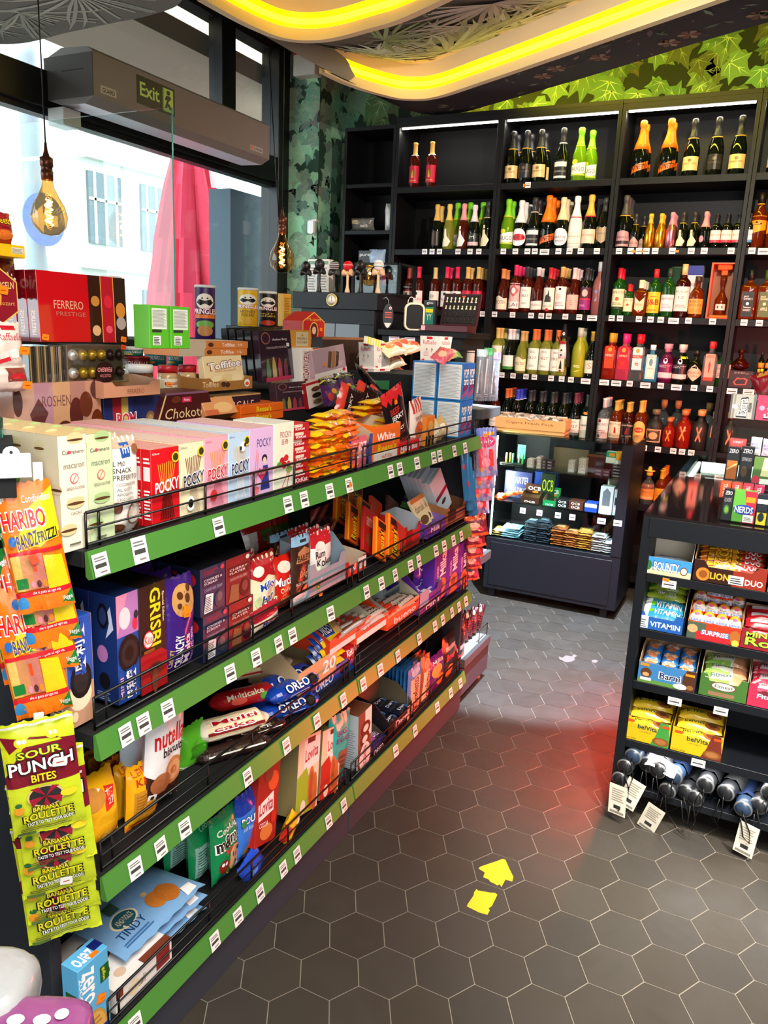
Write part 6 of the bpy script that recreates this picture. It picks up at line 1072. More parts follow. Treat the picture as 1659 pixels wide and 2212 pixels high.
place(pillow, 'biscuit_bag', 'white and brown biscuit bag reading nutella biscuits, leaning right', 'bag', 318, 398, 1535, -.02, Z3, .045, vb=1765, roll=.14, col='e8e6e8', front=NB, fin=.03)
place(pillow, 'biscuit_bag', 'pale biscuit bag half hidden behind the white and brown one', 'bag', 276, 340, 1590, -.09, Z3, .04, vb=1745, col='b8ccd8', front='w .3 .4 .9 .6 nutella 8a2a2a', fin=.03)
place(pillow, 'sweet_pack', 'green crinkled pack behind the white biscuit bag', 'bag', 405, 460, 1590, -.09, Z3, .06, vb=1680, col='5ab82a', front='r .2 .3 .8 .6 3a8a1a;r 0 0 1 .15 e8f0e0')
def roll_(u, v, x, L_x, L, r, col, art_, name, label, cat, yaw=0, seed=1, z=None, tilt=0, grp=None, endc=None):
    # soft roll pack lying down, print on top and front; pinched ends
    y = yu(u, x, z if z is not None else Z3+.05); zz = z if z is not None else zv(v, x, y)
    b = MB(); n = 16; m = 14; vs = []
    for j in range(m+1):
        t = j/m; e = min(t, 1-t)*m; rr = r*(1 if e >= 2 else (.35 if e < .5 else .75 if e < 1.5 else .95))
        for i in range(n):
            a = 2*pi*i/n; q = rr*(1+.08*noise.noise(Vector((t*6, a, seed)))); vs.append((L*(t-.5), q*cos(a)*(1.15), q*sin(a)*(.85 if e >= 1 else .5)))
    fs = [(j*n+i, (j+1)*n+i, (j+1)*n+(i+1) % n, j*n+(i+1) % n) for j in range(m) for i in range(n)]+[tuple(range(n)), tuple(m*n+i for i in range(n))[::-1]]
    for f in fs: b.add([vs[q] for q in f], [tuple(range(len(f)))], endc if endc and (min(abs(vs[f[0]][0]+L/2), abs(vs[f[0]][0]-L/2)) < L*.1) else col, FILM, True)
    def F(x_, y_, e):
        a = -.25+1.75*y_; return (L*(.12+.76*x_-.5), -(r*1.07+e)*1.15*cos(a), (r*1.07+e)*.86*sin(a))
    art(b, art_, F, FILM, 8, 6, .001, .0003)
    o = b.build(name, None, (x, y, zz+r*.86), pi/2+yaw, 0, tilt); tag(o, label, cat, grp); return o
MC = 'r 0 .2 1 .35 7a1a1a;b .1 .35 .9 .85 Multi|cake a8141c fff;r .0 0 1 .1 e8e0c8'
for i, (u, v, x, yw, c, a_, lb, r) in enumerate([(500, 1600, -.07, -.5, 'ecd8b0', MC, 'front cream roll cake pack with crumpled ends', .03), (528, 1565, -.13, -.5, 'b81a20', 'w .1 .4 .8 .8 Multicake f0e0c8;e .8 .3 .1 .2 5aa03a;e .3 .3 .15 .2 e85a4a', 'red strawberry roll cake pack between cream ones', .028), (560, 1535, -.18, -.55, 'e8d4a8', 'w .2 .4 .9 .8 Multicake a8141c;r 0 .1 1 .2 b82a2a', 'rear cream roll cake pack with folded end', .03), (505, 1635, -.05, -.5, '2a1a18', 'r 0 .3 1 .4 e8e8e0', 'dark chocolate roll cake pack under the cream one', .022), (545, 1600, -.06, -.4, '241816', 'r 0 .3 1 .36 e8e8e8;t .2 .5 .8 .7 CAKE fff', 'second dark roll cake pack at the wire fence', .022)]):
    roll_(u, v, x, 0, .2, r, c, a_, 'cake_pack', lb+', third shelf', 'cake pack', yw, i+1, z=Z3+[.045, .05, .07, .0, .0][i], endc='f0e4cc' if c[0] == 'e' else None)
OR_ = 'b .15 .3 .75 .8 OREO f4f4f8 0a1a4a;e .85 .45 .11 .35 141212;e .85 .45 .07 .22 2a2424;l .2 .1 .7 .2 1 a8b8e0'
for i in range(4):
    x = -.05-.045*(i % 2); roll_(632-i*4-(i % 2)*10, 0, x, 0, .2, .027, '1440a8', OR_, 'cookie_roll', 'blue cookie roll with white lettering, %s in the heap left of the carton' % ['front top', 'rear top', 'front lower', 'rear lower'][i], 'cookie pack', -.15-.1*i, 5+i, z=Z3+(.052 if i < 2 else 0), grp='blue cookie rolls')
b = carton(.26, .12, .05, '1c4ab0', 'b .1 .2 .5 .8 OREO fff;e .75 .5 .1 .3 141212').build('shelf_carton', None, (-.1, yu(672, -.1, Z3)+.03, Z3), pi/2); tag(b, 'blue carton below the tall cardboard tray, third shelf', 'box')
y = yu(640, -.05, Z3+.1); o = tray(.21, .17, .135, 'b8a078', 'b .62 .2 .98 .8 20 fff', inner='9a8a68', fl=.5, notch=False).build('shelf_carton', None, (-.115, yu(705, -.03, Z3)-.05, Z3+.05), pi/2); tag(o, 'tall brown cardboard display tray of cookie packs, third shelf', 'tray')
for i in range(4):
    o = pillow(.17, .10, .03, '1a3fb0' if i < 3 else '2448b8', 'b .15 .35 .6 .7 OREO fff;e .8 .5 .14 .3 e86a9a', 3+i, .05).build('cookie_pack', None, (-.1+.006*i, yu(650, -.1, .75)+.006*i, Z3+.175+.022*i), pi/2-.08+.05*i, 0, -1.35); tag(o, 'blue cookie pack with pink print, %s up in the stack above the cardboard tray' % ORD[i], 'cookie pack', 'blue packs over the tray')
for i in range(4):
    o = pillow(.13, .07, .028, 'f0c81a', 'r 0 .3 .6 1 1c4ab8;b .08 .4 .55 .9 OREO fff 0a1a4a;e .8 .55 .14 .35 c8a070', 8+i, .05).build('cookie_pack', None, (-.04, yu(720, -.04, .64)+.004*i, Z3+.056+.026*i), pi/2-.05, 0, -.9); tag(o, 'yellow and blue cookie pack, %s up in the stack at the fence' % ORD[i], 'cookie pack', 'yellow cookie packs')
for i in range(4): place(pillow, 'wafer_pack', 'deep red wafer pack, %s of the standing row beside yellow packs' % ORD[i], 'wafer pack', 744+i*6, 770+i*6, 1400-i*6, -.04-.03*i, Z3, .03, vb=1470-i*8, col='a8141a', front='r .1 .3 .9 .6 7a1014;b .2 .65 .8 .85 KitKat fff', group='deep red wafer packs')
BUE = 'r 0 0 .35 1 e83a20;r .35 0 1 1 c8b8a8;b .3 .3 .8 .75 bueno 4a1a14;r .88 0 1 1 4a2418'
def traybars(u0, u1, vt, vb, x, d, col, front, nm, bars, bc, ba, cat='tray', fl=.5, z=Z3, name='shelf_carton', inner='b0a890', nb=None, bn='candy_bar', yawb=0, rot=0, bl='bar', lean=.15, hh=None):
    y0 = yu(u0, x, z); zz = z if vb is None else zv(vb, x, y0); y0 = yu(u0, x, zz); y1 = yu(u1, x, zz); w = y1-y0; h = hh or zv(vt, x, y0)-zz
    T = tray(w, d, h, col, front, inner=inner, fl=fl).build(name, None, (x-d/2, (y0+y1)/2, zz), pi/2); tag(T, nm, cat)
    nx, ny, nz = bars; k = 0; ms = []
    for s_ in range(3): ms.append((lying(w/nx*.95, d/ny*.95, h*fl*.85/1, bc, ba, s_+2, 8, 6) if nz == 1 else lying(w/nx*.95, d/ny*.95, .022, bc, ba, s_+2, 8, 6)).mesh(bn))
    for c_ in range(nz):
        for j in range(ny):
            for i in range(nx):
                th = h*fl*.85 if nz == 1 else .022
                o = link(bn, ms[k % 3], None, (x-d*(j+.5)/ny, y0+w*(i+.5)/nx, zz+.003+c_*.019+(.02 if nz == 1 else 0)), pi/2+.04*sin(k*7), .03*sin(k*5), .04*sin(k*3)-(.1 if nz == 1 else 0)); k += 1
                tag(o, '%s, %s%s%s' % (bl, ORD[j]+' from front', ' '+['left', 'right'][i] if nx > 1 else '', ', layer '+['one', 'two', 'three', 'four', 'five', 'six'][c_] if nz > 1 else ''), 'candy bar', bl+'s')
    return T
traybars(712, 800, 1355, 1415, -.03, .16, 'd8401e', 'r 0 0 1 .4 e8e0e0', 'white and red open carton of chocolate sticks', (1, 6, 2), 'c8b0a8', 'r .0 0 .3 1 d8301e;r .3 .3 .9 .7 8a4a34;l .35 .1 .8 .25 1 fff', bl='chocolate stick pack')
traybars(770, 838, 1340, 1392, -.025, .15, 'f04a20', 'r 0 0 1 .5 f4ece8;b .3 .5 .9 .95 Kinder e8301a', 'orange and white kinder carton', (1, 6, 3), 'd8c8bc', 'r 0 0 .3 1 e8402a;b .35 .3 .9 .8 Happy 4a2a1a', bl='hippo snack pack')
traybars(836, 904, 1298, 1362, -.02, .17, 'f04818', 'b .2 .1 .9 .55 bueno f4e8e0;r 0 .8 1 1 f8a070', 'orange open carton of bueno bars', (1, 6, 3), 'b8a090', BUE, bl='hazelnut wafer bar')
traybars(905, 952, 1235, 1330, -.02, .15, '5a2a98', 'r 0 .3 .4 1 8aa0c0;b .3 .05 .9 .3 MINI fff', 'purple open carton of rolled wafers', (2, 3, 3), '5a2aa8', 'w .2 .3 .8 .7 Milka fff;r 0 0 .15 1 e8e0f0', bl='purple wafer roll')
traybars(826, 868, 1250, 1300, -.1, .12, '9aa8b0', 'r .1 .1 .9 .5 5a6a74', 'grey open carton of purple rolls', (2, 2, 3), '3a2a98', 'r .3 .3 .7 .7 d8d8e8', bl='dark purple roll')
for i in range(4): 
    place(pillow if i == 0 else carton, 'cookie_box', ['purple bag', 'leftmost tall purple cookie pack', 'middle tall purple cookie pack', 'rightmost tall purple cookie pack'][i]+' reading Milka, third shelf', 'cookie pack', [903, 937, 966, 990][i], [936, 965, 989, 1011][i], [1212, 1192, 1180, 1172][i], -.03 if i else -.08, Z3, .05, vb=[1280, 1302, 1288, 1280][i], col='5e2ea6', front='v .4 .45 .85 .9 Milka fff;v .15 .4 .3 .7 COOKIES d8c8f0;e .5 .25 .38 .16 b87a4a;e .5 .25 .2 .08 8a4a2a;e .5 .05 .4 .06 a86a3a' if i else 't .1 .5 .9 .75 Milka fff;l .2 .2 .8 .4 2 d8c8f0', group='tall purple cookie packs', roll=-.06 if i else 0)
# ---- bottom shelf
ZER = 'd .12 .5 .52 .93 zero fff;d .02 .38 .12 .9 ZUCCHERI fff;r .7 .62 1 .82 1a5a2a;d .75 .64 .88 .8 gullon e8e020;e .45 .12 .42 .25 c8923a;e .45 .12 .37 .22 d8a858;l .2 .0 .7 .3 5 b88038;p .5 .42 .75 .38 .82 .48 .6 .52 ff8a1a;r .6 .0 .9 .1 1a2a8a'
o = place(carton, 'biscuit_box', 'light blue biscuit box reading zero Zuccheri at the near corner', 'box', 177, 240, 2080, -.012, Z4, .045, h=.19, col='5eb0e0', front=ZER, side='r .2 .5 .9 .68 1a5a2a;t .25 .55 .85 .63 gullon e8e020;e .5 .1 .3 .2 c8923a', top='u .1 .1 .7 .7 zero e8f0f8;r .7 .3 1 .8 12206a;r .5 .05 .75 .3 ff7a1a', roll=0)
o = lying(.19, .17, .05, 'e8e0da', 'e .3 .5 .22 .3 5a3426;e .3 .5 .17 .24 6a4232;e .1 .4 .15 .25 4a2a1e;t .6 .8 .95 .95 CHOCOLATE 7a2a2a;r .75 .1 1 .3 f08a2a;e .8 .6 .12 .15 c8a070;p .0 .85 .3 .85 .25 1 0 1 7a3a2a', 3, m=CARD)
o = carton(.17, .2, .06, 'ece8e4', 'r 0 .6 .12 1 7a3a24;t .2 .3 .5 .7 Cereali 7a5a2a;r .7 .2 .95 .9 8a2a2a;e .3 .5 .1 .3 e8d8b0', '', 'e .3 .6 .2 .2 5a3426;e .3 .6 .15 .15 74503e;e .15 .4 .12 .16 4a2a1e;t .55 .75 .95 .85 BISCOTTI 8a3a2a;p .7 .35 .95 .3 .95 .4 .7 .45 ff8a1a;e .25 .15 .08 .06 d8b8a0;r .5 .0 1 .1 7a3a24').build('biscuit_box', None, (-.115, yu(258, -.02, Z4+.05)+.07, Z4), pi/2); tag(o, 'white cereal biscuit box lying flat with dark biscuits pictured, bottom shelf', 'box')
TI = 'e .28 .3 .14 .1 e8dcb8;e .28 .3 .12 .085 2a5a6a;t .19 .27 .37 .33 ASHGI_DOLCE e8dcb8;t .1 .14 .4 .22 TINDY 1a3a6a;e .6 .22 .1 .1 c87a30;e .72 .2 .11 .12 c0702a;e .58 .35 .03 .03 d8c088;e .3 .8 .1 .08 b88048;e .42 .72 .09 .08 a87038;e .45 .86 .05 .05 e0c030;e .3 .68 .08 .04 c8b030;e .75 .68 .13 .1 e8dcb8;e .75 .68 .11 .08 f0e8d0;u .66 .66 .84 .7 ASHGI_DOLCE 5a3a1a;u .68 .82 .96 .9 TINDY 1a3a6a;r .22 .4 .34 .52 3a5a4a;l .08 .06 .4 .11 2 3a6aa0;r .8 .03 .92 .12 e8e8e8'
for i in range(3):
    o = lying(.27, .26, .034, '7ba9d8', TI, 4+i, 12, 10, fin=.03).build('sweets_pack', None, (-.04-.135+.003*i, yu(345, -.03, Z4+.06)+.045-.01*(i == 2), Z4+.0605*(0)+.0335*i+.0005), pi/2-.04+.03*i); tag(o, '%s flat light blue sweets pack reading TINDY in the lying stack' % ['bottom', 'middle', 'top'][i], 'sweets pack', 'flat blue sweets packs')
MM = 'r 0 .9 1 1 1a7a4a;w .1 .72 .8 .84 Cookie e8e8e0;w .06 .5 .95 .74 m&m\'s 2a1410 fff;b .3 .42 .8 .5 MINIS d8202a;e .68 .28 .26 .2 d8b070;e .6 .35 .05 .04 2a5ac8;e .75 .3 .05 .04 c8202a;e .7 .2 .05 .04 5a3a1a;e .78 .4 .05 .04 3a2a1a;e .25 .26 .14 .11 8a1a14;e .2 .3 .04 .03 fff;e .3 .3 .04 .03 fff;e .3 .1 .05 .03 2a5ac8;e .5 .08 .05 .03 e8c020'
for i, (u0, u1, vt, vb) in enumerate([(474, 528, 1785, 1925), (425, 478, 1792, 1925), (372, 424, 1790, 1900)]):
    place(pillow, 'cookie_bag', 'green cookie bag reading m&m\'s, %s' % ['front one facing the aisle', 'second behind', 'third, mostly hidden'][i], 'bag', u0, u1, vt, -.04-.05*i, Z4, .05, vb=vb, col='14884e', front=MM if not i else 'r .1 .1 .8 .6 8ab0a8;l .15 .15 .75 .55 9 3a6a5a;t .3 .8 .9 .9 Cookies a8e0c0', lean=.05, group='green cookie bags')
BOU = 'p 0 .7 1 .85 1 1 0 1 1a3aa8;w .1 .56 .9 .7 BOUNTY fff 1a2a6a;t .15 .48 .85 .54 Soft_Baked_Cookies c8d8f8;e .62 .28 .25 .12 c89050;e .4 .15 .22 .11 b8803e;e .7 .34 .04 .02 3a2014;e .55 .25 .04 .02 3a2014;e .4 .17 .04 .02 3a2014;r 0 0 1 .08 7ab0e0;e .15 .6 .08 .05 3a8a4a'
place(pillow, 'cookie_bag', 'blue cookie bag reading BOUNTY, bottom shelf', 'bag', 518, 572, 1738, -.035, Z4, .05, vb=1880, roll=.06, col='3a78d8', front=BOU, finc='1a3aa8')
place(pillow, 'cookie_bag', 'shiny blue bag slumped in front of the cookie bag', 'bag', 542, 585, 1845, -.015, Z4, .03, vb=1915, roll=-.5, col='2a50d0', front='e .4 .5 .2 .15 6a90f0')
place(pillow, 'cookie_bag', 'plain blue bag behind the green bags', 'bag', 462, 520, 1722, -.16, Z4, .05, vb=1820, col='1c3a9a', front='r .2 .3 .8 .5 2a50b8')
LO = 'p .35 .55 .95 .75 .95 1 .3 .95 f4ece8;w .4 .72 .9 .88 Lovita b01a24;t .45 .9 .8 .95 ROSHEN 3a1a1a;'
place(carton, 'cookie_box', 'red cookie box reading Lovita with cherries, tilted left', 'box', 548, 595, 1690, -.02, Z4, .06, vb=1850, lean=.1, roll=.26, col='a82018', front='p .1 .3 .8 .38 .75 .62 .05 .5 f4ece8;w .12 .36 .75 .58 Lovita b01a24;e .7 .75 .25 .12 e85a2a;e .45 .85 .2 .1 8a3a20;e .5 .15 .3 .1 d87a3a;t .15 .22 .55 .28 COCOA fff;e .8 .3 .12 .08 c82a1a')
place(carton, 'cookie_box', 'dark red cookie box reading Lovita, standing behind the tilted one', 'box', 556, 600, 1665, -.1, Z4, .05, vb=1800, lean=.05, roll=.25, col='7a2418', front=LO+'e .4 .3 .3 .2 9a4a34;e .3 .5 .2 .1 6a2a1c')
for i, (u0, u1, vt, vb, g) in enumerate([(636, 684, 1628, 1782, '9ab82a'), (688, 730, 1606, 1742, 'b82a1e')]):
    place(carton, 'biscuit_box', ['cream and green', 'cream and red'][i]+' biscuit box reading Lovita, tilted', 'box', u0, u1, vt, -.025, Z4, .07, vb=vb, lean=.08, roll=.2, col='a89a6a', sc='7a7048', front='r 0 0 1 1 e8d8b8;p .3 .55 1 .6 1 .95 .25 .95 f6f0ea;w .32 .66 .92 .86 Lovita b82028;r .4 .9 .75 .97 5a1a20;p 0 0 .8 0 .8 .15 .4 .6 0 .5 %s;e .65 .3 .16 .28 c8743a;e .65 .3 .1 .22 a8582a;e .82 .22 .12 .26 c06a34;e .3 .1 .12 .09 f4e8d0' % g)
place(pillow, 'chocolate_bag', 'teal chocolate bag reading BIG EGO, bottom shelf', 'bag', 706, 752, 1572, -.03, Z4, .04, vb=1720, roll=.16, col='1ab0a8', front='b .2 .62 .85 .8 BIG|EGO 6a2a7a;p .35 .2 .8 .2 .8 .5 .35 .5 8a5a4a;l .4 .24 .75 .46 3 6a4030;e .3 .08 .2 .06 8a5a4a')
place(carton, 'cake_box', 'white and brown swiss roll box reading ROSHEN, upright', 'box', 772, 800, 1545, -.02, Z4, .07, vb=1700, roll=-.04, col='7a4a34', sc='b8bcc4', front='r .5 .6 1 1 f0ece8;e .5 .6 .35 .1 5a2a1c;e .5 .6 .2 .05 e8e0d8;e .55 .75 .35 .1 5a2a1c;e .55 .75 .2 .05 e8e0d8;e .5 .35 .42 .2 f4ece8;v .38 .2 .62 .5 ROSHEN 8a2a34;e .5 .1 .35 .1 5a2a1c', side='l .15 .2 .85 .8 18 8a9098')
place(carton, 'cake_box', 'white swiss roll box leaning behind the upright one', 'box', 742, 772, 1545, -.1, Z4, .06, vb=1660, roll=.14, col='d0c8c8', front='e .5 .5 .35 .12 4a2a20;e .5 .5 .2 .06 d8c8c0;e .5 .75 .35 .12 4a2a20;e .5 .75 .2 .06 d8c8c0;r .6 .85 1 1 e0a0a0')
place(pillow, 'candy_wrap', 'small yellow and red wrapper crumpled at the shelf edge', 'wrapper', 622, 660, 1775, -.012, Z4, .025, vb=1818, roll=-.7, col='e8b81a', front='r 0 .5 .5 1 c8281a;r .7 0 1 .4 f4f0e8')
traybars(838, 888, 1522, 1602, -.02, .14, '14141a', 'b .3 .3 .8 .7 Dare d8d8e0;r .8 .1 .9 .9 c8b890', 'black open carton of dark blue packs', (2, 3, 3), '161a2a', 'w .2 .3 .8 .7 Dare d8e0f0;e .8 .3 .1 .2 3a6ab0', bl='dark blue shiny pack', z=Z4, inner='5a5240')
traybars(800, 834, 1600, 1650, -.02, .12, '101014', 'b .2 .3 .8 .8 OREO e8e8f0', 'low black open carton beside the swiss roll box', (1, 2, 3), '2a2a6a', 'r .1 .2 .5 .8 8a4aa0;t .5 .3 .9 .7 OREO fff', bl='small dark blue packet', z=Z4, inner='4a4438')
for i in range(7):
    place(pillow, 'wafer_pack', '%s blue wafer pack of the standing row, bottom shelf' % ['front', 'second', 'third', 'fourth', 'fifth', 'sixth', 'rearmost'][i], 'wafer pack', 880-i*8, 908-i*7, 1452-i*2, -.03-.022*i, Z4, .02, vb=1575-i*9, col='3a7ab8', front='r .15 .2 .85 .8 e0b890;v .3 .25 .75 .78 Konafetto 5a2a1a;e .5 .9 .3 .08 8ab8d8' if not i else 'r .3 .2 .7 .3 c8d8e8;r .1 .6 .9 .7 2a5a90', fin=.04, group='blue wafer packs')
for i in range(3): place(pillow, 'wafer_pack', '%s caramel-brown wafer pack reading Konafetto, bottom shelf' % ['front', 'middle', 'rear'][i], 'wafer pack', 910-i*10, 928-i*9, 1425-i*2, -.03-.03*i, Z4, .03, vb=1550-i*12, col='8a4a28', front='r .1 .15 .9 .75 e8c8a0;v .25 .2 .8 .72 Konafetto 4a2014;e .5 .85 .35 .1 c88a5a')
place(pillow, 'cookie_bag', 'purple cookie bag beside the brown wafer packs', 'bag', 928, 962, 1430, -.03, Z4, .04, vb=1522, col='4a1a6a', front='e .4 .65 .3 .15 e8a030;e .6 .4 .25 .12 c87a2a;t .2 .8 .8 .9 Milka fff')
place(pillow, 'cookie_bag', 'glossy black bag crumpled above the purple bag', 'bag', 930, 965, 1378, -.1, Z4, .05, vb=1450, col='18141a', front='r .2 .3 .6 .5 2a2a3a', wr=2)
for i, (u0, u1) in enumerate([(958, 984), (982, 1004)]): place(pillow, 'cookie_bag', ['left', 'right'][i]+' black brownie bag with red lettering at the far end', 'bag', u0, u1, 1382+i*4, -.03, Z4, .04, vb=1490-i*8, col='1a1614', front='w .15 .5 .9 .68 Brownie d8303a;e .5 .25 .3 .15 c87030;r .1 .72 .9 .8 8a8a88;e .5 .1 .25 .06 8a4a24')
for i in range(4): place(pillow, 'cookie_bag', 'maroon foil bag, %s of the heap left of the black brownie bags' % ORD[i], 'bag', 855+i*18, 885+i*18, 1400-i*5, -.18, Z4, .05, vb=1450, col='5a1428', front='r .2 .4 .8 .7 c8a8a8', lean=.3, group='maroon foil bags')
# ======================= humidor cabinet, side table and what stands on them =======================
def placeY(fn, name, label, cat, u0, u1, vt, y, z, d, vb=None, h=None, yaw=0, lean=0, roll=0, group=None, **kw):
    x0 = xu(u0, y, z)
    if vb is not None: z = zv(vb, x0, y); x0 = xu(u0, y, z)
    x1 = xu(u1, y, z); w = x1-x0; h = h or (zv(vt, x0, y)-z)
    if fn is pillow: kw.setdefault('seed', int(u0*3+vt) % 29+1)
    o = (fn(w, h, d, **kw) if fn is pillow else fn(w, d, h, **kw)).build(name); o.rotation_euler = (-lean, roll, yaw)
    o.location = ((x0+x1)/2, y+d/2, z+abs(sin(lean))*d/2); tag(o, label, cat, group); return o
root = thing('humidor_cabinet', 'dark blue cabinet with a thick top slab and a round gauge', 'cabinet', (-1.4, 4.2, 0))
b = MB(); b.box(-.295, 0, 1.705, .29, .48, 1.802, '1c2532', NAVY, .002); b.build('top_slab', root)
b = MB(); b.box(-.24, .03, .0, .27, .46, 1.705, '1c2532', NAVY, .002); b.build('body', root)
for x0, x1 in ((-.17, -.0), (.005, .17)):
    b = MB(); b.box(x0, .018, .9, x1, .029, 1.62, '0a0d12', MATS['smoked_glass']); b.build('glass_door', root)
b = MB(); b.box(-.24, .012, 1.62, .27, .03, 1.705, '1c2532', NAVY, .002); b.box(.17, .012, .85, .27, .03, 1.62, '1c2532', NAVY, .002); b.build('door_frame', root)
T = Matrix.Translation((-.012, -.001, 1.757)) @ Matrix.Rotation(pi/2, 4, 'X') ; b = MB()
b.lathe([(.038, 0), (.038, .008), (.033, .011), (.031, .007), (0, .007)], 28, 'c8b878', METL, T); b.lathe([(.03, .0075), (0, .0077)], 24, 'e8e4d4', CARD, T); b.box(-.014, -.0095, 1.748, -.010, -.009, 1.776, '222'); tag(b.build('gauge', root), 'round brass gauge with cream dial')
def kendama(u, vb, vt, ball, wood, label, extra=None):
    y = 4.26; z = 1.8022; x = xu(u, y, z); H = zv(vt, x, y)-z; root = thing('kendama', label, 'kendama', (x, y, z), 0, 'wooden skill toys on the cabinet'); s = H/.185
    b = MB(); b.lathe([(r*s, q*s) for r, q in [(.014, 0), (.016, .004), (.013, .02), (.009, .03), (.007, .05), (.008, .1), (.006, .125)]], 16, wood, CARD); b.build('handle', root)
    for sg in (-1, 1):
        b = MB(); T = Matrix.Translation((0, 0, .108*s)) @ Matrix.Rotation(sg*1.25, 4, 'Y'); b.lathe([(r*s, q*s) for r, q in [(.009, .0), (.011, .012), (.02, .022), (.022, .03), (.017, .031), (0, .026)]], 16, wood, CARD, T); b.build('cup', root)
    b = MB(); n = 14; b.lathe([(.029*s*sin(pi*k/n)+1e-6*(k in (0, n)), .153*s-.029*s*cos(pi*k/n)) for k in range(n+1)], 22, ball, CARD)
    for (z0, z1, c) in (extra or []): b.lathe([(.0293*s*sqrt(1-((q-.5)*2)**2), .153*s+.0293*s*(q-.5)*2) for q in (z0, (z0+z1)/2, z1)], 22, c, CARD)
    tag(b.build('ball', root), 'ball')
    return root
for i, (u, vt, ba, wo, lb, ex) in enumerate([(660, 563, '141414', '16130f', 'all-black kendama, leftmost on the cabinet', None), (689, 558, '1a1a1a', '16130f', 'all-black kendama, taller, second from left', None), (721, 562, '4a4a48', '3a3832', 'black and white speckled kendama, third from left', [(.2, .25, 'e8e8e8'), (.4, .44, 'ddd'), (.6, .66, 'e8e8e8'), (.78, .82, 'ccc')]), (750, 562, 'c81a24', 'dcb88a', 'kendama with a red ball and pale wood handle', [(.55, .6, 'f0d8d8')]), (778, 560, '161616', '1a1512', 'all-black kendama beside the red one', None), (816, 560, 'f0ece4', 'dcb488', 'kendama with a striped white ball and pale wood handle', [(.3, .36, '2a2a2a'), (.42, .5, 'b8d8c8'), (.56, .64, 'd8a890'), (.7, .74, '5a6a7a')])]):
    kendama(u, 0, vt, ba, wo, lb, ex)
for i, (u0, u1, c) in enumerate([(664, 684, 'e0dcd4'), (686, 710, 'd8d0c4')]): placeY(carton, 'carton', ['left', 'right'][i]+' pale printed carton behind the skill toys', 'box', u0, u1, 560, 4.4, 1.8022, .05, col=c, front='l .1 .1 .8 .8 9 8a7a6a;r .1 .85 .9 .95 6a8a6a')
# glass cabinet behind the toys
root = thing('glass_cabinet', 'black framed glass cabinet holding small bottles', 'glass cabinet', (-1.25, 4.44, 1.8022)); FX0, FX1, FY1, FZ = -.155, .16, .23, .19
b = MB(); r = .009
for x in (FX0, FX1):
    for y in (0, FY1): b.box(x-r, y-r, 0, x+r, y+r, FZ, '0c0c0e', BLK)
for y in (0, FY1): b.box(FX0, y-r, FZ-.012, FX1, y+r, FZ, '0c0c0e', BLK); b.box(FX0, y-r, 0, FX1, y+r, .012, '0c0c0e', BLK)
for x in (FX0, FX1): b.box(x-r, 0, FZ-.012, x+r, FY1, FZ, '0c0c0e', BLK); b.box(x-r, 0, 0, x+r, FY1, .012, '0c0c0e', BLK)
b.build('frame', root)
b = MB(); b.box(FX0, 0, FZ-.002, FX1, FY1, FZ, 'fff', CLEAR); b.box(FX0, -.002, .01, FX1, 0, FZ-.01, 'fff', CLEAR); b.box(FX1-.002, 0, .01, FX1, FY1, FZ-.01, 'fff', CLEAR); b.build('glass', root)
b = MB(); b.box(FX0+.01, .01, .06, FX1-.01, FY1-.01, .064, 'fff', CLEAR); b.build('glass_shelf', root)
for i in range(7):
    o = link('miniature_bottle', None); c = ['am', 'am', 'ro', 'ro', 'pi', 'ro', 'cl'][i]; b = MB(); b.lathe([(.013, 0), (.013, .05), (.006, .065), (.005, .08)], 12, '888', GM[c]); b.build('glass_body', o); b = MB(); b.lathe([(.006, .076), (.006, .09), (0, .0905)], 10, 'e8e0d0'); b.build('cap', o)
    o.location = (-1.25+FX0+.035+.038*i, 4.44+.05, 1.8022+.0645); tag(o, '%s miniature bottle, %s from left inside the glass cabinet' % (['amber', 'amber', 'rose', 'rose', 'pink', 'rose', 'clear'][i], ORD[i]), 'bottle', 'miniatures in the glass cabinet')
root = thing('side_table', 'black side table right of the humidor cabinet', 'table', (-1.1, 4.2, 0))
b = MB(); b.box(.0, 0, 1.565, .56, .4, 1.6, '0c0c0e', BLK, .003); b.build('tabletop', root)
b = MB(); b.box(.02, .02, 1.50, .53, .38, 1.565, '0c0c0e', BLK, .002); b.build('apron', root)
for x, y in ((.49, .02), (.49, .34), (.02, .34), (.02, .02)):
    b = MB(); b.box(x, y, 0, x+.045, y+.045, 1.5, '0c0c0e', BLK, .002); b.build('leg', root)
for u in (848, 882): 
    b = MB(); x = xu(u, 4.2, 1.53); b.box(x-.033-(-1.1), .018, 1.505, x+.033-(-1.1), .0195, 1.56, 'dfe2e8'); art(b, 'r .1 .8 .9 .95 c8a0a8;l .1 .15 .9 .7 4 99a', lambda q, w, e: (x+1.1-.033+.066*q, .018-e, 1.505+.055*w)); b.build('price_tag', root)
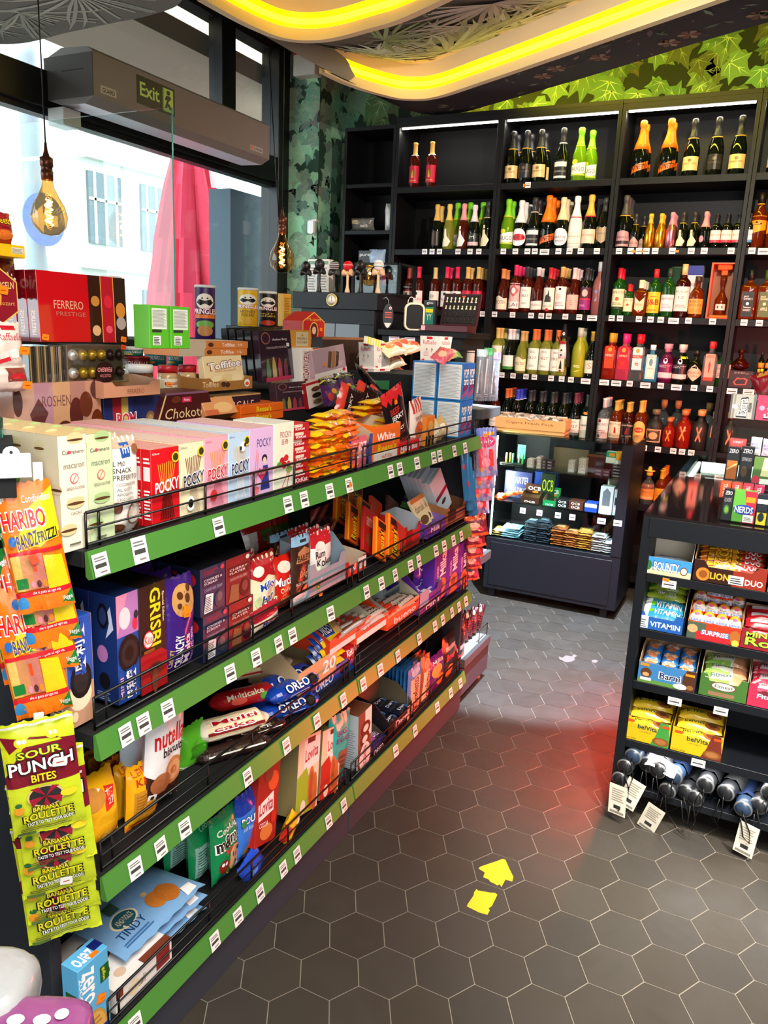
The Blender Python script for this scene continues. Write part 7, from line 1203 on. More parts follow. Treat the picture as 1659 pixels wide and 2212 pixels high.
# sign, heater, book, chess set
root = thing('hanging_sign', 'oval dark tag with a red grid hanging from the cabinet side', 'sign', (-1.0, 4.19, 1.60)); x = xu(838, 4.19, 1.66)-(-1.0)
b = MB(); P_ = [(x+.034*cos(2*pi*k/24), .004, .075+.07*sin(2*pi*k/24)) for k in range(24)]; b.add([(p[0], 0, p[2]) for p in P_]+[(p[0], .003, p[2]) for p in P_], [tuple(range(24)), tuple(range(24, 48))[::-1]]+[(k, k+24, (k+1) % 24+24, (k+1) % 24) for k in range(24)], '241a18')
art(b, 'e .7 .82 .12 .06 f4f0f0;e .7 .82 .07 .035 c8202a;r .2 .42 .85 .48 c83a2a;r .2 .52 .85 .58 a82a24;r .2 .62 .85 .66 d8502a;p .15 .22 .85 .22 .62 .05 .5 .02 .38 .05 e8d4c8', lambda q, w, e: (x-.034+.068*q, -e-.0003, .005+.14*w)); b.build('tag', root)
b = MB(); b.tube([(x, 0, .145), (x-.002, .0, .165), (x-.02, .004, .18), (x-.04, .006, .17)], .002, 6, 'aaa', METL); b.build('hook', root)
def rbox(w, d, h, r, col, m=CARD, T=None, b=None):
    b = b or MB(); pts = []
    for cx, cz, a0 in ((w/2-r, h-r, 0), (-w/2+r, h-r, pi/2), (-w/2+r, r, pi), (w/2-r, r, 3*pi/2)): pts += [(cx+r*cos(a0+k*pi/12), cz+r*sin(a0+k*pi/12)) for k in range(7)]
    n = len(pts); vs = [(p[0], -d/2, p[1]) for p in pts]+[(p[0], d/2, p[1]) for p in pts]
    b.add(vs, [tuple(range(n))[::-1], tuple(range(n, 2*n))]+[(k, (k+1) % n, n+(k+1) % n, n+k) for k in range(n)], col, m, False, T); return b
x = xu(890, 4.24, 1.601); root = thing('portable_speaker', 'cream rounded box with black face and carrying loop on the side table', 'appliance', (x, 4.26, 1.6002), .5)
rbox(.115, .09, .155, .035, 'ead9b4').build('shell', root); rbox(.095, .004, .135, .028, '0c0c0c', BLK, Matrix.Translation((0, -.046, .009))).build('front_panel', root)
b = MB(); b.tube([(-.02+.02*cos(a), 0, .152+.035*sin(a)) for a in [pi*k/10 for k in range(11)]], .0025, 6, 'e8dcc0', CARD); b.build('carrying_loop', root)
placeY(carton, 'booklet_box', 'dark carton with a green booklet front behind the chess set', 'box', 912, 938, 648, 4.3, 1.601, .03, col='14181a', front='t .25 .85 .8 .95 glo e8e8e8;r .15 .1 .85 .78 1f7a6a;r .2 .6 .8 .72 e8d82a;t .3 .35 .7 .55 YY e8e8d0')
x = xu(960, 4.22, 1.602); root = thing('chess_set', 'open wooden chess set with pieces standing in its lid, on the side table', 'chess set', (x, 4.235, 1.6005), -.03)
b = MB(); b.box(-.145, -.03, 0, .145, .10, .036, '4a1820', CARD, .003); b.build('box', root)
T = Matrix.Translation((.03, .10, .036)) @ Matrix.Rotation(-.28, 4, 'X'); b = MB(); b.box(-.115, 0, 0, .115, .02, .19, '3a141a', CARD, .003, T); b.box(-.102, -.002, .012, .102, 0, .178, '17120f', MATTE, 0, T); b.build('lid', root)
for r_ in range(4):
    for c_ in range(8):
        b = MB(); k = .7 if r_ in (1, 2) else 1; b.lathe([(.007, 0), (.006, .004), (.003, .008), (.0028, .02*k), (.005, .023*k), (.003, .03*k), (0, .031*k)], 8, 'ecdcb8' if r_ < 2 else '2a1c16', CARD, T @ Matrix.Translation((-.09+.0257*c_, -.006, .135-.04*r_))); b.build('pale_chess_piece' if r_ < 2 else 'dark_chess_piece', root)
b = MB(); b.box(.0, -.003, .168, .02, -.0022, .176, 'f04a2a', CARD, 0, T); b.box(-.14, -.0312, .004, -.115, -.0302, .03, 'f0a0a8'); b.build('price_sticker', root)
x = xu(1027, YB0+.05, SB[3]); root = thing('cased_bottle', 'round glass-fronted bottle gift pack low beside the dark wines', 'bottle', (x-.02, YB0+.07, SB[3])); b = MB(); T = Matrix.Translation((0, -.02, .07)) @ Matrix.Rotation(pi/2, 4, 'X')
b.lathe([(.062, -.03), (.066, 0), (.06, .012), (.03, .016), (0, .017)], 24, '888', GM['cl'], T); b.build('glass_body', root); b = MB(); b.lathe([(.03, .0175), (.03, .02), (0, .0205)], 20, '3a4a2a', CARD, T); b.lathe([(.018, .021), (.018, .023), (0, .0235)], 16, '14120f', CARD, T); b.build('emblem', root)
# things in the narrow bookcase
placeY(pillow, 'plastic_bundle', 'clear plastic bag bundle lying in the narrow bookcase', 'bag', 752, 803, 470, YB0+.04, 0, .08, vb=496, col='6a6862', front='r .1 .5 .4 .8 c8a880;r .5 .2 .8 .4 b8b0a8', wr=3, nx=14)
placeY(pillow, 'plush_bag', 'pale grey stuffed plastic bag at the edge of the narrow bookcase', 'bag', 826, 850, 438, YB0+.03, 0, .08, vb=497, col='c8c4c0', wr=2)
placeY(carton, 'carton', 'small black carton reading pure in the narrow bookcase', 'box', 773, 800, 541, YB0+.03, 0, .06, vb=590, col='141416', front='t .1 .7 .9 .85 pure e8e8e8')
placeY(pillow, 'plastic_bundle', 'pale blue plastic bag beside the black carton reading pure', 'bag', 792, 828, 538, YB0+.02, 0, .06, vb=590, col='9ab0c8', wr=3)
# ======================= cigar box and tobacco goods =======================
x0 = xu(1070, CYF+.05, CZT); x1 = xu(1218, CYF+.05, CZT); w = x1-x0
root = thing('cigar_box', 'pale wooden box reading Cigars Fresh Pack on the display case', 'cigar box', ((x0+x1)/2, CYF+.13, CZT), .06); WD = 'd8a868'
b = MB(); b.box(-w/2+.004, -.09, 0, w/2-.004, .09, .022, WD, CARD, .001); b.build('base', root)
b = MB(); b.box(-w/2, -.1, .022, w/2, -.092, .085, WD); b.box(-w/2, .092, .022, w/2, .1, .085, WD); b.box(-w/2, -.092, .022, -w/2+.008, .092, .085, WD); b.box(w/2-.008, -.092, .022, w/2, .092, .085, WD); b.box(-w/2, -.092, .022, w/2, .092, .03, WD)
art(b, 't .16 .4 .84 .68 Cigars_Fresh_Pack 6a4a20', lambda q, z, e: (-w/2+w*q, -.1-e, .022+.063*z)); b.build('tray', root)
for i in range(34):
    m = pillow(.06, .035, .014, 'd8d0c8', 'r .3 .1 .7 .9 b09a80', i % 5+1, nx=6, ny=4).mesh('cigarillo_packet') if i < 3 else m
    o = link('cigarillo_packet', m, None, ((x0+x1)/2-w*.42+w*.84*((i*37) % 34)/34, CYF+.05+.15*((i*11) % 17)/17, CZT+.075+.012*((i*5) % 4)/3), i*1.3, .3*sin(i), -1.3); tag(o, 'small clear-wrapped packet heaped in the pale wooden box', 'packet', 'packets heaped in the cigar box')
def caseitem(*a, **k): return placeY(*a, **k)
ZC1, ZC2, ZC3 = .3875, .6205, .8355
root = thing('inner_cabinet', 'dark cabinet with a framed window behind the glass of the case', 'cabinet', (CXL+.28, CYF+.24, ZC1))
b = MB(); b.box(0, .01, .0, .27, .2, .63, '1a222c', NAVY, .002); b.build('body', root); b = MB(); b.box(.03, .004, .40, .24, .01, .56, '5a4632', MATTE); b.build('window', root)
caseitem(carton, 'humidor_box', 'burl brown wooden box with a glass lid inside the case, right', 'box', 1264, 1326, 980, CYF+.18, ZC3, .15, col='4a2218', vb=1030, front='r 0 .9 1 1 6a3a24', top='r .2 .2 .8 .8 8a7a6a', m=GLO)
for i, (u0, u1, n, c) in enumerate([(1138, 1152, 3, 'a08a80'), (1158, 1168, 4, 'a08a84'), (1170, 1178, 3, '3a2a34'), (1180, 1192, 3, '3a2a34'), (1226, 1240, 4, 'a89a90'), (1248, 1264, 5, 'b0a090'), (1284, 1300, 2, '5a2a3a'), (1302, 1316, 2, '5a2a3a'), (1320, 1334, 4, '1c1c20'), (1336, 1350, 4, '1c1c20')]):
    for q in range(n):
        x0 = xu(u0, CYF+.05, ZC3); x1 = xu(u1, CYF+.05, ZC3)
        o = carton(max(x1-x0, .02), .06, .017, c, 'r .3 .1 .7 .9 d8d0c8;l .33 .2 .67 .8 3 444' if c[0] in 'ab' else 'r .2 .3 .8 .7 8a7a7a').build('cigarillo_box', None, (min((x0+x1)/2, CXR-.075), CYF+.08, ZC3+.0175*q), .02*sin(q+i)); tag(o, '%s small tobacco box, %s up in %s stack from left, upper glass shelf' % (['pale', 'pale', 'plum', 'plum', 'pale', 'pale', 'maroon', 'maroon', 'black', 'black'][i], ORD[q], ORD[i]), 'box', 'tobacco boxes on the upper glass shelf')
for i, (u, c) in enumerate([(1092, 'e8e83a'), (1099, 'd8d03a'), (1106, '3ad88a'), (1118, 'a8e8a0'), (1127, '3ac85a')]):
    x = xu(u, CYF+.06, ZC3); b = MB(); b.lathe([(.006, 0), (.006, .055), (.005, .058), (0, .058)], 12, c, CARD); o = b.build('lighter', None, (x, CYF+.07+.01*(i % 2), ZC3+.013)); tag(o, '%s lighter, %s from left in the lighter stand' % (['yellow', 'olive yellow', 'mint green', 'pale green', 'bright green'][i], ORD[i]), 'lighter', 'coloured lighters')
x = xu(1105, CYF+.06, ZC3); b = MB(); b.box(x-.075, CYF+.03, ZC3, x+.075, CYF+.11, ZC3+.012, '16161a', BLK, .002); o = b.build('lighter_stand'); tag(o, 'black stand holding coloured lighters in the case', 'stand')
caseitem(carton, 'green_card', 'small green card behind the lighters', 'card', 1117, 1134, 960, CYF+.12, ZC3, .004, vb=990, col='4ac88a', front='t .2 .6 .8 .85 Clipper 1a5a3a')
caseitem(carton, 'tobacco_box', 'stacked teal and white box at the right of the upper glass shelf', 'box', 1308, 1338, 975, CYF+.12, ZC3, .05, vb=1000, col='e8e4dc', front='r 0 .5 1 1 1a9a7a;r .2 .6 .6 .9 f08a20')
caseitem(carton, 'tobacco_box', 'orange and white carton beside the teal one', 'box', 1328, 1346, 976, CYF+.1, ZC3, .05, vb=1012, col='f0a020', front='r 0 0 1 .5 e8e0d8')
for (u0, u1, vt, vb, c, fr, lb, yy) in [(1088, 1146, 1015, 1048, '1f2a5a', 't .25 .55 .9 .8 CARTEL e8e8f0;t .25 .2 .9 .4 TIPS_SLIM_1000 c8c8e8', 'dark blue tips box reading CARTEL', .15), (1150, 1200, 1018, 1045, '1a3a8a', 'e .5 .5 .2 .3 e8c890', 'bright blue tobacco carton in the middle shelf rear', .16), (1165, 1195, 1022, 1050, '2a3a2a', 't .1 .4 .9 .8 OCB b8e82a', 'dark paper box with lime lettering', .12)]:
    caseitem(carton, 'tobacco_box', lb+' inside the case', 'box', u0, u1, vt, CYF+yy, ZC2, .05, vb=None, col=c, front=fr)
for (u0, u1, hh, c, lb, lid) in [(1124, 1163, .045, '4a2a1a', 'brown rolling paper box with raised lid reading OCB', 1), (1172, 1200, .04, '1a8a4a', 'green rolling paper box with raised lid reading OCB', 2), (1199, 1228, .05, '1c1c1e', 'black rolling paper box reading OCB twice', 0), (1226, 1258, .05, '5a2e22', 'brown rolling paper box reading OCB twice', 0)]:
    o = caseitem(tray if lid else carton, 'paper_box', lb, 'box', u0, u1, 0, CYF+.03, ZC2, .1, h=hh*(1.5 if lid else 1), col=c, front='b .2 .15 .8 .45 OCB f4f0ec'+('' if lid else ';b .2 .6 .8 .88 OCB e8d8c8'), **(dict(inner='8a6a4a', fl=.6, notch=False) if lid else {}))
    if lid:
        x0 = xu(u0, CYF+.1, ZC2); x1 = xu(u1, CYF+.1, ZC2); c_ = carton(x1-x0, .004, .06, c, 'b .15 .35 .85 .75 OCB f8f4f0;r .4 .1 .7 .3 f08a20'); c_.build('lid', o, (0, .045, hh))
for i in range(9): 
    x = xu(1062+i*6, CYF+.05, ZC2); o = pillow(.05, .04, .012, 'f0602a', 'r .2 .3 .8 .7 f8c090', i+1, nx=6, ny=4).build('filter_bag', None, (max(x, CXL+.04)+.012*(i % 3), CYF+.05+.03*(i % 3), ZC2+.005+.016*(i//3)), .3*sin(i), 0, -1.3); tag(o, 'orange filter bag heaped at the left of the middle glass shelf', 'bag', 'orange filter bags')
for (u0, u1, vt, c, fr, lb, d_) in [(1262, 1288, 1085, '2a4ab0', 'r .0 .5 1 .9 e8e8f0', 'low blue and white paper box', .08), (1292, 1320, 1050, 'd0d0d4', 'p .2 .3 .8 .3 .8 .8 .5 .95 .2 .8 6a6e78;r .1 .0 .9 .1 fff', 'clear tub with grey shield label', .07), (1322, 1344, 1058, 'b8b8c0', 'r .1 .4 .9 .7 2a2a30;r .1 .1 .8 .3 f0d0c8', 'clear tub with dark label', .07), (1305, 1332, 1032, '6a746a', 't .1 .5 .9 .8 Saint|Denis c8c8b8', 'grey-green pouch standing behind the tubs', .03)]:
    caseitem(carton if 'pouch' not in lb else pillow, 'tobacco_tub' if 'tub' in lb else 'paper_box', lb+', middle glass shelf', 'box', u0, u1, vt, CYF+(.03 if 'pouch' not in lb else .12), ZC2, d_, col=c, front=fr)
for i, (u0, u1, n, c1, c2, nm) in enumerate([(1060, 1080, 3, '8a7a4a', 'e8d83a', 'olive and yellow'), (1085, 1118, 5, '8ab8c8', 'c8d8a0', 'pale blue'), (1132, 1155, 9, '3a4650', '9aa8b0', 'dark grey'), (1160, 1184, 10, '363e48', '8a98a4', 'slate'), (1190, 1216, 8, 'a85a2a', 'd8a070', 'copper brown'), (1218, 1244, 7, 'b86a34', 'e0a870', 'light copper'), (1246, 1272, 8, 'c8883a', 'e8b860', 'gold brown'), (1278, 1304, 7, 'b8a8a8', 'e0dcd8', 'lilac grey'), (1310, 1335, 5, 'c0c0c4', '6a6a70', 'silver')]):
    x0 = xu(u0, CYF+.04, ZC1); x1 = xu(u1, CYF+.04, ZC1); w = max(x1-x0, .03)
    ms = [pillow(w*1.15, .11, .016, c1, 'r .2 .3 .8 .7 '+c2, i*3+q+1, nx=7, ny=6).mesh('tobacco_pouch') for q in range(2)]
    for q in range(n):
        o = link('tobacco_pouch', ms[q % 2], None, (min(max((x0+x1)/2+.003*sin(q*2), CXL+.055), CXR-.1), CYF+.03+.004*sin(q*3), ZC1+.009+.0135*q), .08*sin(q*2+i), 0, -1.5); tag(o, '%s tobacco pouch, %s up in its stack, bottom of case' % (nm, ORD[q]), 'pouch', 'stacked tobacco pouches')
for u in (1130, 1166, 1186, 1206, 1237, 1300, 1335): 
    x = xu(u, CYF+.001, .6); z = zv(1095+(u-1130)*.13, x, CYF); o = ptag(None, 0, 0, 0, .034 if u < 1290 else .046, .034).build('case_label', None, (x, CYF-.0003, z-.04)); tag(o, 'small white price label on the case glass, %s from left' % ORD[[1130, 1166, 1186, 1206, 1237, 1300, 1335].index(u)], 'label', 'price labels on the case glass') if u != 1186 else bpy.data.objects.remove(o)
# ======================= counter goods =======================
cr = [o for o in bpy.data.objects if o.name == 'counter'][0]; CS = [.878, .690, .507, .293]
for z in CS:
    b = MB(); b.box(.03, .012, z-.028, 1.47, .30, z, '12161d', NAVY, .001); b.build('shelf', cr)
b = MB(); b.box(.03, .012, .10, 1.47, .30, .125, '12161d', NAVY, .001); b.build('base_shelf', cr)
area('shelf_led', (QX+.6, QY+.03, .262), (radians(-20), 0, 0), 1.0, .02, 3.0, (1, .97, .92))
def ctag(u, v, w=.042, h=.026, orange=False):
    x = xu(u, QY+.011, .8); z = zv(v, x, QY+.011); 
    o = ptag(None, 0, 0, 0, w, h, orange=orange).build('price_tag', cr, (x-QX, .0095, z-h/2))
for u, v in ((1441, 1262), (1487, 1515), (1590, 1536), (1558, 1648)): ctag(u, v)
ctag(1433, 1252, .02, .01, True)
def trayY(u0, u1, vt, z, d, fh, col, front, nm, inner='c8a87c', side='', name='display_box', dy=.004, notch=True):
    y = QY+.012+dy; x0 = xu(u0, y, z); x1 = xu(u1, y, z); w = x1-x0; h = zv(vt, x0, y+d*.6)-z
    o = tray(w, d, h, col, front, side, inner, fh/h, notch=notch).build(name, None, ((x0+x1)/2, y+d/2, z)); tag(o, nm, 'display box'); return (x0, x1, y, w, h)
def fillY(x0, x1, y, z, d, nx, ny, nz, th, col, a, nm, lb, seed=1, tilt=0, lift=.004, grp=None, fin=.05, k=1):
    w = (x1-x0)*.94; ms = [lying(w/nx*.98, d/ny*.96*k, th, col, a, seed+s_, 9, 6, fin).mesh(nm) for s_ in range(3)]; c = 0
    for q in range(nz):
        for j in range(ny):
            for i in range(nx):
                o = link(nm, ms[c % 3], None, (x0+(x1-x0)*.03+w*(i+.5)/nx, y+(.022 if tilt else 0)+d*(j+.5)/ny*(.85 if tilt else 1), z+(.032 if tilt else lift)+q*th*.85+j*tilt), .05*sin(c*5+seed), 0, .02); o.rotation_euler.x = .25*(tilt > 0)
                tag(o, '%s, %s from front%s%s' % (lb, ORD[j], ', '+['left', 'middle', 'right', 'far right'][i]+' column' if nx > 1 else '', ', layer '+['one', 'two', 'three', 'four', 'five', 'six'][q] if nz > 1 else ''), 'snack', grp or lb+'s'); c += 1
z = CS[0]+.0005
x0, x1, y, w, h = trayY(1388, 1491, 1137, z, .15, .055, '3a8ac8', 'r 0 0 1 .35 e8d8a0;b .22 .25 .75 .75 BOUNTY fff 1a4a8a;e .85 .4 .08 .25 6a4a30;e .85 .4 .06 .18 f4f0e8;e .1 .5 .08 .3 2a6a3a', 'blue display box with open white lid reading BOUNTY, top counter shelf', 'e8dcc8', notch=False)
fillY(x0, x1, y, z, .14, 1, 3, 1, .03, 'd8e4ee', 'w .2 .3 .8 .7 BOUNTY 2a7ac8', 'candy_bar', 'white and blue coconut bar', 2)
x0, x1, y, w, h = trayY(1495, 1652, 1150, z, .15, .07, '2e120c', 'p .55 0 1 0 1 1 .9 1 .8 .72 .55 .72 8a2a18;e .14 .36 .1 .3 c87a2a;e .14 .36 .06 .18 8a4a1a;b .24 .2 .5 .5 LION e8b030 6a3a10;r .5 .1 .7 .5 e8e4e0;l .52 .15 .68 .45 3 333;b .72 .15 .96 .42 DUO fff', 'dark brown and red display box reading LION DUO')
LI = 'r 0 0 .1 1 e87a1a;b .12 .15 .6 .9 LION f8d030 8a3a0a;r .65 .0 1 1 c8281a;b .7 .2 .95 .8 DUO fff;e .62 .5 .06 .3 8a4a20'
fillY(x0, x1, y, z, .13, 1, 5, 1, .03, 'f0a028', LI, 'candy_bar', 'yellow and red caramel bar', 3, .011, .03, k=1.5)
o = placeY(carton, 'display_box', 'pinkish display box cut by the right photo edge, top counter shelf', 'display box', 1657, 1700, 1165, QY+.02, z, .14, col='c87a5a', front='')
z = CS[1]+.0005
x0, x1, y, w, h = trayY(1373, 1472, 1262, z, .16, .06, '1f5aa8', 'b .3 .2 .95 .5 VITAMIN f0f4f8;r .02 .05 .26 .75 e4e4e4;l .05 .1 .22 .6 4 666', 'blue display box with white rim reading VITAMIN', 'd8b888', notch=True)
fillY(x0, x1, y, z, .13, 1, 3, 1, .026, '2a8ab0', 'b .3 .2 .95 .8 VITAMIN f0f4f8;r 0 0 .2 1 e8f0f0;e .25 .5 .06 .2 6ac82a', 'protein_bar', 'turquoise vitamin bar', 4, .012, .03, k=1.3)
fillY(x0, x1, y+.07, z+.045, .10, 1, 3, 1, .026, '9ab030', 'b .25 .3 .75 .8 PROTEIN f4f8e8;t .5 .08 .8 .25 CRISP e8e8f8;e .12 .5 .08 .3 4a9a2a', 'protein_bar', 'olive green protein bar', 5, .014, .03, k=1.3)
x0, x1, y, w, h = trayY(1482, 1596, 1285, z, .15, .055, 'b8341c', 'r 0 0 .35 1 4a5a4a;p .2 0 .8 0 .85 .5 .15 .5 c8242a;t .36 .68 .64 .9 kinder e84a1a;b .28 .35 .78 .62 SURPRISE f0f0f8 2a7ab8;e .1 .6 .1 .25 d8a070;e .9 .5 .1 .4 a8622a;e .92 .15 .07 .2 d8d04a', 'display box of chocolate eggs reading kinder SURPRISE', 'd88a4a', notch=False)
n = 0; eg = MB(); nn = 12; eg.lathe([(.021*sin(pi*k/nn)*(1-.12*cos(pi*k/nn)*-1)+1e-6*(k in (0, nn)), .029-.029*cos(pi*k/nn)) for k in range(nn+1)], 18, 'f4ece4', FILM)
for f in range(len(eg.f)):
    zc = sum(eg.v[i][2] for i in eg.f[f])/len(eg.f[f])
    if zc < .024: eg.c[f] = hx('e03a1c')
    elif zc > .046: eg.c[f] = hx('f0a82a')
art(eg, 't .3 .55 .7 .66 Kinder 1a1a1a;b .15 .38 .85 .52 SURPRISE 2a6ac8;e .5 .78 .2 .08 e85a8a', lambda x, y, e: ((.0214+e)*sin((x-.5)*2.2)*sin(pi*min(max(y, .05), .95))**.6, -(.0214+e)*cos((x-.5)*2.2)*sin(pi*min(max(y, .05), .95))**.6, .058*y), CARD, 6, 4, .0008)
em = eg.mesh('chocolate_egg')
for r_ in range(4):
    for c_ in range(4 if r_ < 3 else 2):
        x = x0+w*(.14+.24*c_) if r_ < 3 else x0+w*(.38+.24*c_); o = link('chocolate_egg', em, None, (x, y+.027+.04*min(r_, 2)+.005*(r_ == 3), z+.028+.022*r_), .1*sin(n), 0, -.25); n += 1
        tag(o, 'foil-wrapped chocolate egg, %s in the %s row of the egg box' % (['leftmost', 'second', 'third', 'rightmost'][c_], ['front', 'middle', 'rear', 'top'][r_]), 'chocolate egg', 'foil-wrapped chocolate eggs')
x0, x1, y, w, h = trayY(1597, 1700, 1312, z, .15, .065, '8a1a2a', 'w .1 .6 .6 .9 MINI b8e84a 2a4a1a;b .1 .2 .85 .6 Roll a8d83a 2a3a1a', 'dark red display box reading Mini Roll, right edge', 'd8a888')
fillY(x0, x1, y, z, .13, 1, 3, 2, .03, 'c8202c', 'r .1 .3 .5 .7 e8e0e0;w .5 .3 .9 .6 Roll f0c020', 'candy_roll', 'red candy roll pack', 6, .01, .03)
z = CS[2]+.0005
x0, x1, y, w, h = trayY(1376, 1499, 1378, z, .16, .07, '3a78b0', 'r 0 0 1 .18 5a8a3a;p .78 0 1 0 1 1 .84 1 .78 .7 4a2a1c;e .14 .5 .1 .24 5a3420;e .14 .42 .06 .1 c89a6a;r .05 .12 .24 .26 e8e8f0;b .38 .35 .74 .66 Barni 14204a fff;e .75 .16 .12 .14 e8e0d8;r .03 .82 .18 .96 ff8a1a;r .82 .74 .98 .86 ff8a1a;e .92 .2 .06 .12 8a5a30', 'blue display box reading Barni with a brown bear', 'd8a878', notch=False)
fillY(x0, x1, y, z, .14, 3, 3, 1, .035, '2f7ac8', 'e .5 .6 .42 .3 f0c8a0;b .2 .55 .8 .8 Barni fff c82a2a;e .5 .25 .3 .14 c87a50', 'cake_bar', 'blue and pink bear cake', 7, .016, .03, k=1.2)
x0, x1, y, w, h = trayY(1508, 1610, 1402, z, .15, .075, '3f6a2e', 'e .5 .55 .28 .2 6a4a3a;e .5 .55 .24 .16 e8ece0;w .32 .46 .7 .64 Fitness 3a4a2a;r .2 .1 .75 .28 8a6a50;t .1 .84 .3 .9 Nestle e8e8e0', 'green display box reading Fitness', 'd8c8a0')
fillY(x0, x1, y, z, .13, 1, 3, 1, .035, 'e8ecd8', 'r 0 0 .15 1 8ac04a;w .15 .35 .65 .8 Fitness 5a6a6a;p .65 0 1 0 1 1 .7 1 d89a70;r .1 0 .6 .2 8ac04a', 'cereal_bar', 'green and white cereal bar', 8, .018, .04, k=1.4)
x0, x1, y, w, h = trayY(1612, 1710, 1428, z, .15, .075, 'b02a4a', 'e .5 .6 .3 .2 6a2030;w .2 .4 .8 .65 Fitness f0f0f0;r .4 .75 .6 .9 ff7a1a', 'pink display box reading Fitness at the right edge', 'e0b0a0')
fillY(x0, x1, y, z, .13, 1, 3, 1, .035, 'f0dce0', 'r 0 0 .15 1 d82a4a;w .15 .35 .65 .8 Fitness 8a5a6a;r .1 0 .6 .2 d82a4a', 'cereal_bar', 'pink and white cereal bar', 9, .018, .04, k=1.4)
z = CS[3]+.0005
for (u0, u1, vt, d3, lb, sg) in [(1345, 1443, 1518, '3a8a3a', 'yellow and green display box reading belVita', 'left'), (1447, 1556, 1535, '6a2a1c', 'yellow and brown display box reading belVita', 'right')]:
    x0, x1, y, w, h = trayY(u0, u1, vt, z, .15, .085, 'c4a814', 'p .78 1 .95 1 1 .3 1 0 .6 0 .7 .4 %s;b .3 .55 .72 .74 belVita 1a3a3a;t .35 .42 .6 .48 MIC_DEJUN 6a5a1a;e .82 .2 .18 .17 7a4a24;e .82 .2 .12 .11 9a6434;r .05 .78 .22 .88 f04a1a;r .82 .8 .98 .9 f04a1a;t .04 .06 .3 .12 5x3_50g 2a2a0a' % d3, lb, 'c8a020')
    fillY(x0, x1, y, z, .13, 1, 3, 1, .035, 'ecc82a', 'w .15 .4 .6 .75 belVita 2a4a2a;e .78 .5 .18 .35 9a5a30;e .78 .5 .1 .2 6a3a20', 'biscuit_pack', 'yellow biscuit pack in the %s yellow box' % sg, 10, .02, .05, k=1.05)
# umbrellas
UM = mat('nylon', '202226', .42, attr=True, bump=(60, .4, .003))
ru = random.Random(9)
ub = {}
for c in ('26282c', '1c2a4a', '3a3c3e', '17191c'):
    o = link('folded_umbrella', None); o.location = (0, 9, 0); b = MB(); n = 14; vs = []; m = 8
    for j in range(m+1):
        t = j/m
        for i in range(n): a = 2*pi*i/n; r = (.024-.004*t)*(1+.14*cos(a*5+t*2)); vs.append((r*cos(a), .05+.17*t, r*sin(a)*.9))
    b.add(vs, [(j*n+i, j*n+(i+1) % n, (j+1)*n+(i+1) % n, (j+1)*n+i) for j in range(m) for i in range(n)]+[tuple((m)*n+i for i in range(n))], c, UM, True); b.build('sleeve', o)
    b = MB(); b.lathe([(.018, -.05), (.021, -.045), (.021, -.012), (.012, .0), (0, .001)], 20, '1c1e22' if c != '1c2a4a' else '24364e', CARD, Matrix.Rotation(pi/2, 4, 'X')); b.lathe([(.0215, -.012), (.0215, -.008)], 20, '8a8c90', METL, Matrix.Rotation(pi/2, 4, 'X')); b.build('handle', o)
    b = MB(); b.tube([(0, -.0, 0), (.004, -.012, -.01), (.012, -.02, -.045), (.006, -.022, -.075), (-.006, -.02, -.06), (-.004, -.012, -.012)], .0016, 6, '111'); b.build('wrist_strap', o)
    b = MB(); b.box(-.023, -.0305, -.125, .023, -.030, -.035, 'e6e0d0', CARD, 0, Matrix.Rotation(.25, 4, 'Y')); art(b, 'l .15 .45 .85 .9 6 a09a8a;r .3 .2 .7 .32 333;r .1 .05 .9 .12 8a8478', lambda x, y, e: tuple(Matrix.Rotation(.25, 4, 'Y') @ Vector((-.023+.046*x, -.0305-e, -.125+.09*y)))); b.build('paper_tag', o); ub[c] = o
US = [(1345, 1660, 0, '3a3c3e'), (1360, 1632, .05, '1c2a4a'), (1392, 1655, .03, '17191c'), (1414, 1668, .02, '3a3c3e'), (1450, 1682, .02, '1c2a4a'), (1478, 1715, .0, '26282c'), (1440, 1712, .0, '17191c'), (1518, 1700, .02, '26282c'), (1562, 1716, .0, '3a3c3e'), (1604, 1752, .0, '1c2a4a'), (1634, 1745, .02, '17191c'), (1655, 1718, .04, '26282c'), (1338, 1695, 0, '17191c'), (1500, 1735, .03, '17191c')]
UL = ['grey folded umbrella at the left post, lowest counter shelf', 'blue folded umbrella lying topmost at the left', 'black folded umbrella with round handle, third from left', 'crumpled grey folded umbrella beside the black round handle', 'blue-grey folded umbrella under the white paper', 'charcoal folded umbrella with pale grey handle end', 'black folded umbrella low between the white tags', 'charcoal folded umbrella behind the big hanging tag', 'grey folded umbrella with round ring-like handle', 'blue folded umbrella with steel-blue handle, near right edge', 'black folded umbrella with a white sticker on its handle', 'charcoal folded umbrella cut by the right photo edge', 'black folded umbrella lowest at the left post', 'black folded umbrella peeking below the centre']
used = set()
for i, (u, v, dz, c) in enumerate(US):
    y = QY-.02+.012*(i % 3); x = xu(u, y, .17); z = min(max(zv(v, x, y), .151), .24); 
    if c in used: o = dup(ub[c], (x, y, z), ru.uniform(-.35, -.1), UL[i])
    else: o = ub[c]; used.add(c); o.location = (x, y, z); o.rotation_euler.z = ru.uniform(-.35, -.1); o['label'] = UL[i]; o['category'] = 'umbrella'; o['group'] = 'folded umbrellas'
    o.scale = (1.3, 1.15, 1.3)
    if i in (1, 3, 5, 8, 12, 13):
        for ch in o.children:
            if ch.name.startswith('paper_tag'): bpy.data.objects.remove(ch)
    o.rotation_euler.x = ru.uniform(.05, .2); o.rotation_euler.y = ru.uniform(-.35, .35)
b = MB(); vs = []
for i in range(7):
    for j in (0, 1): vs.append((-.05+.1*i/6, -.02+.045*j, .012*sin(i*.9)+.01*j))
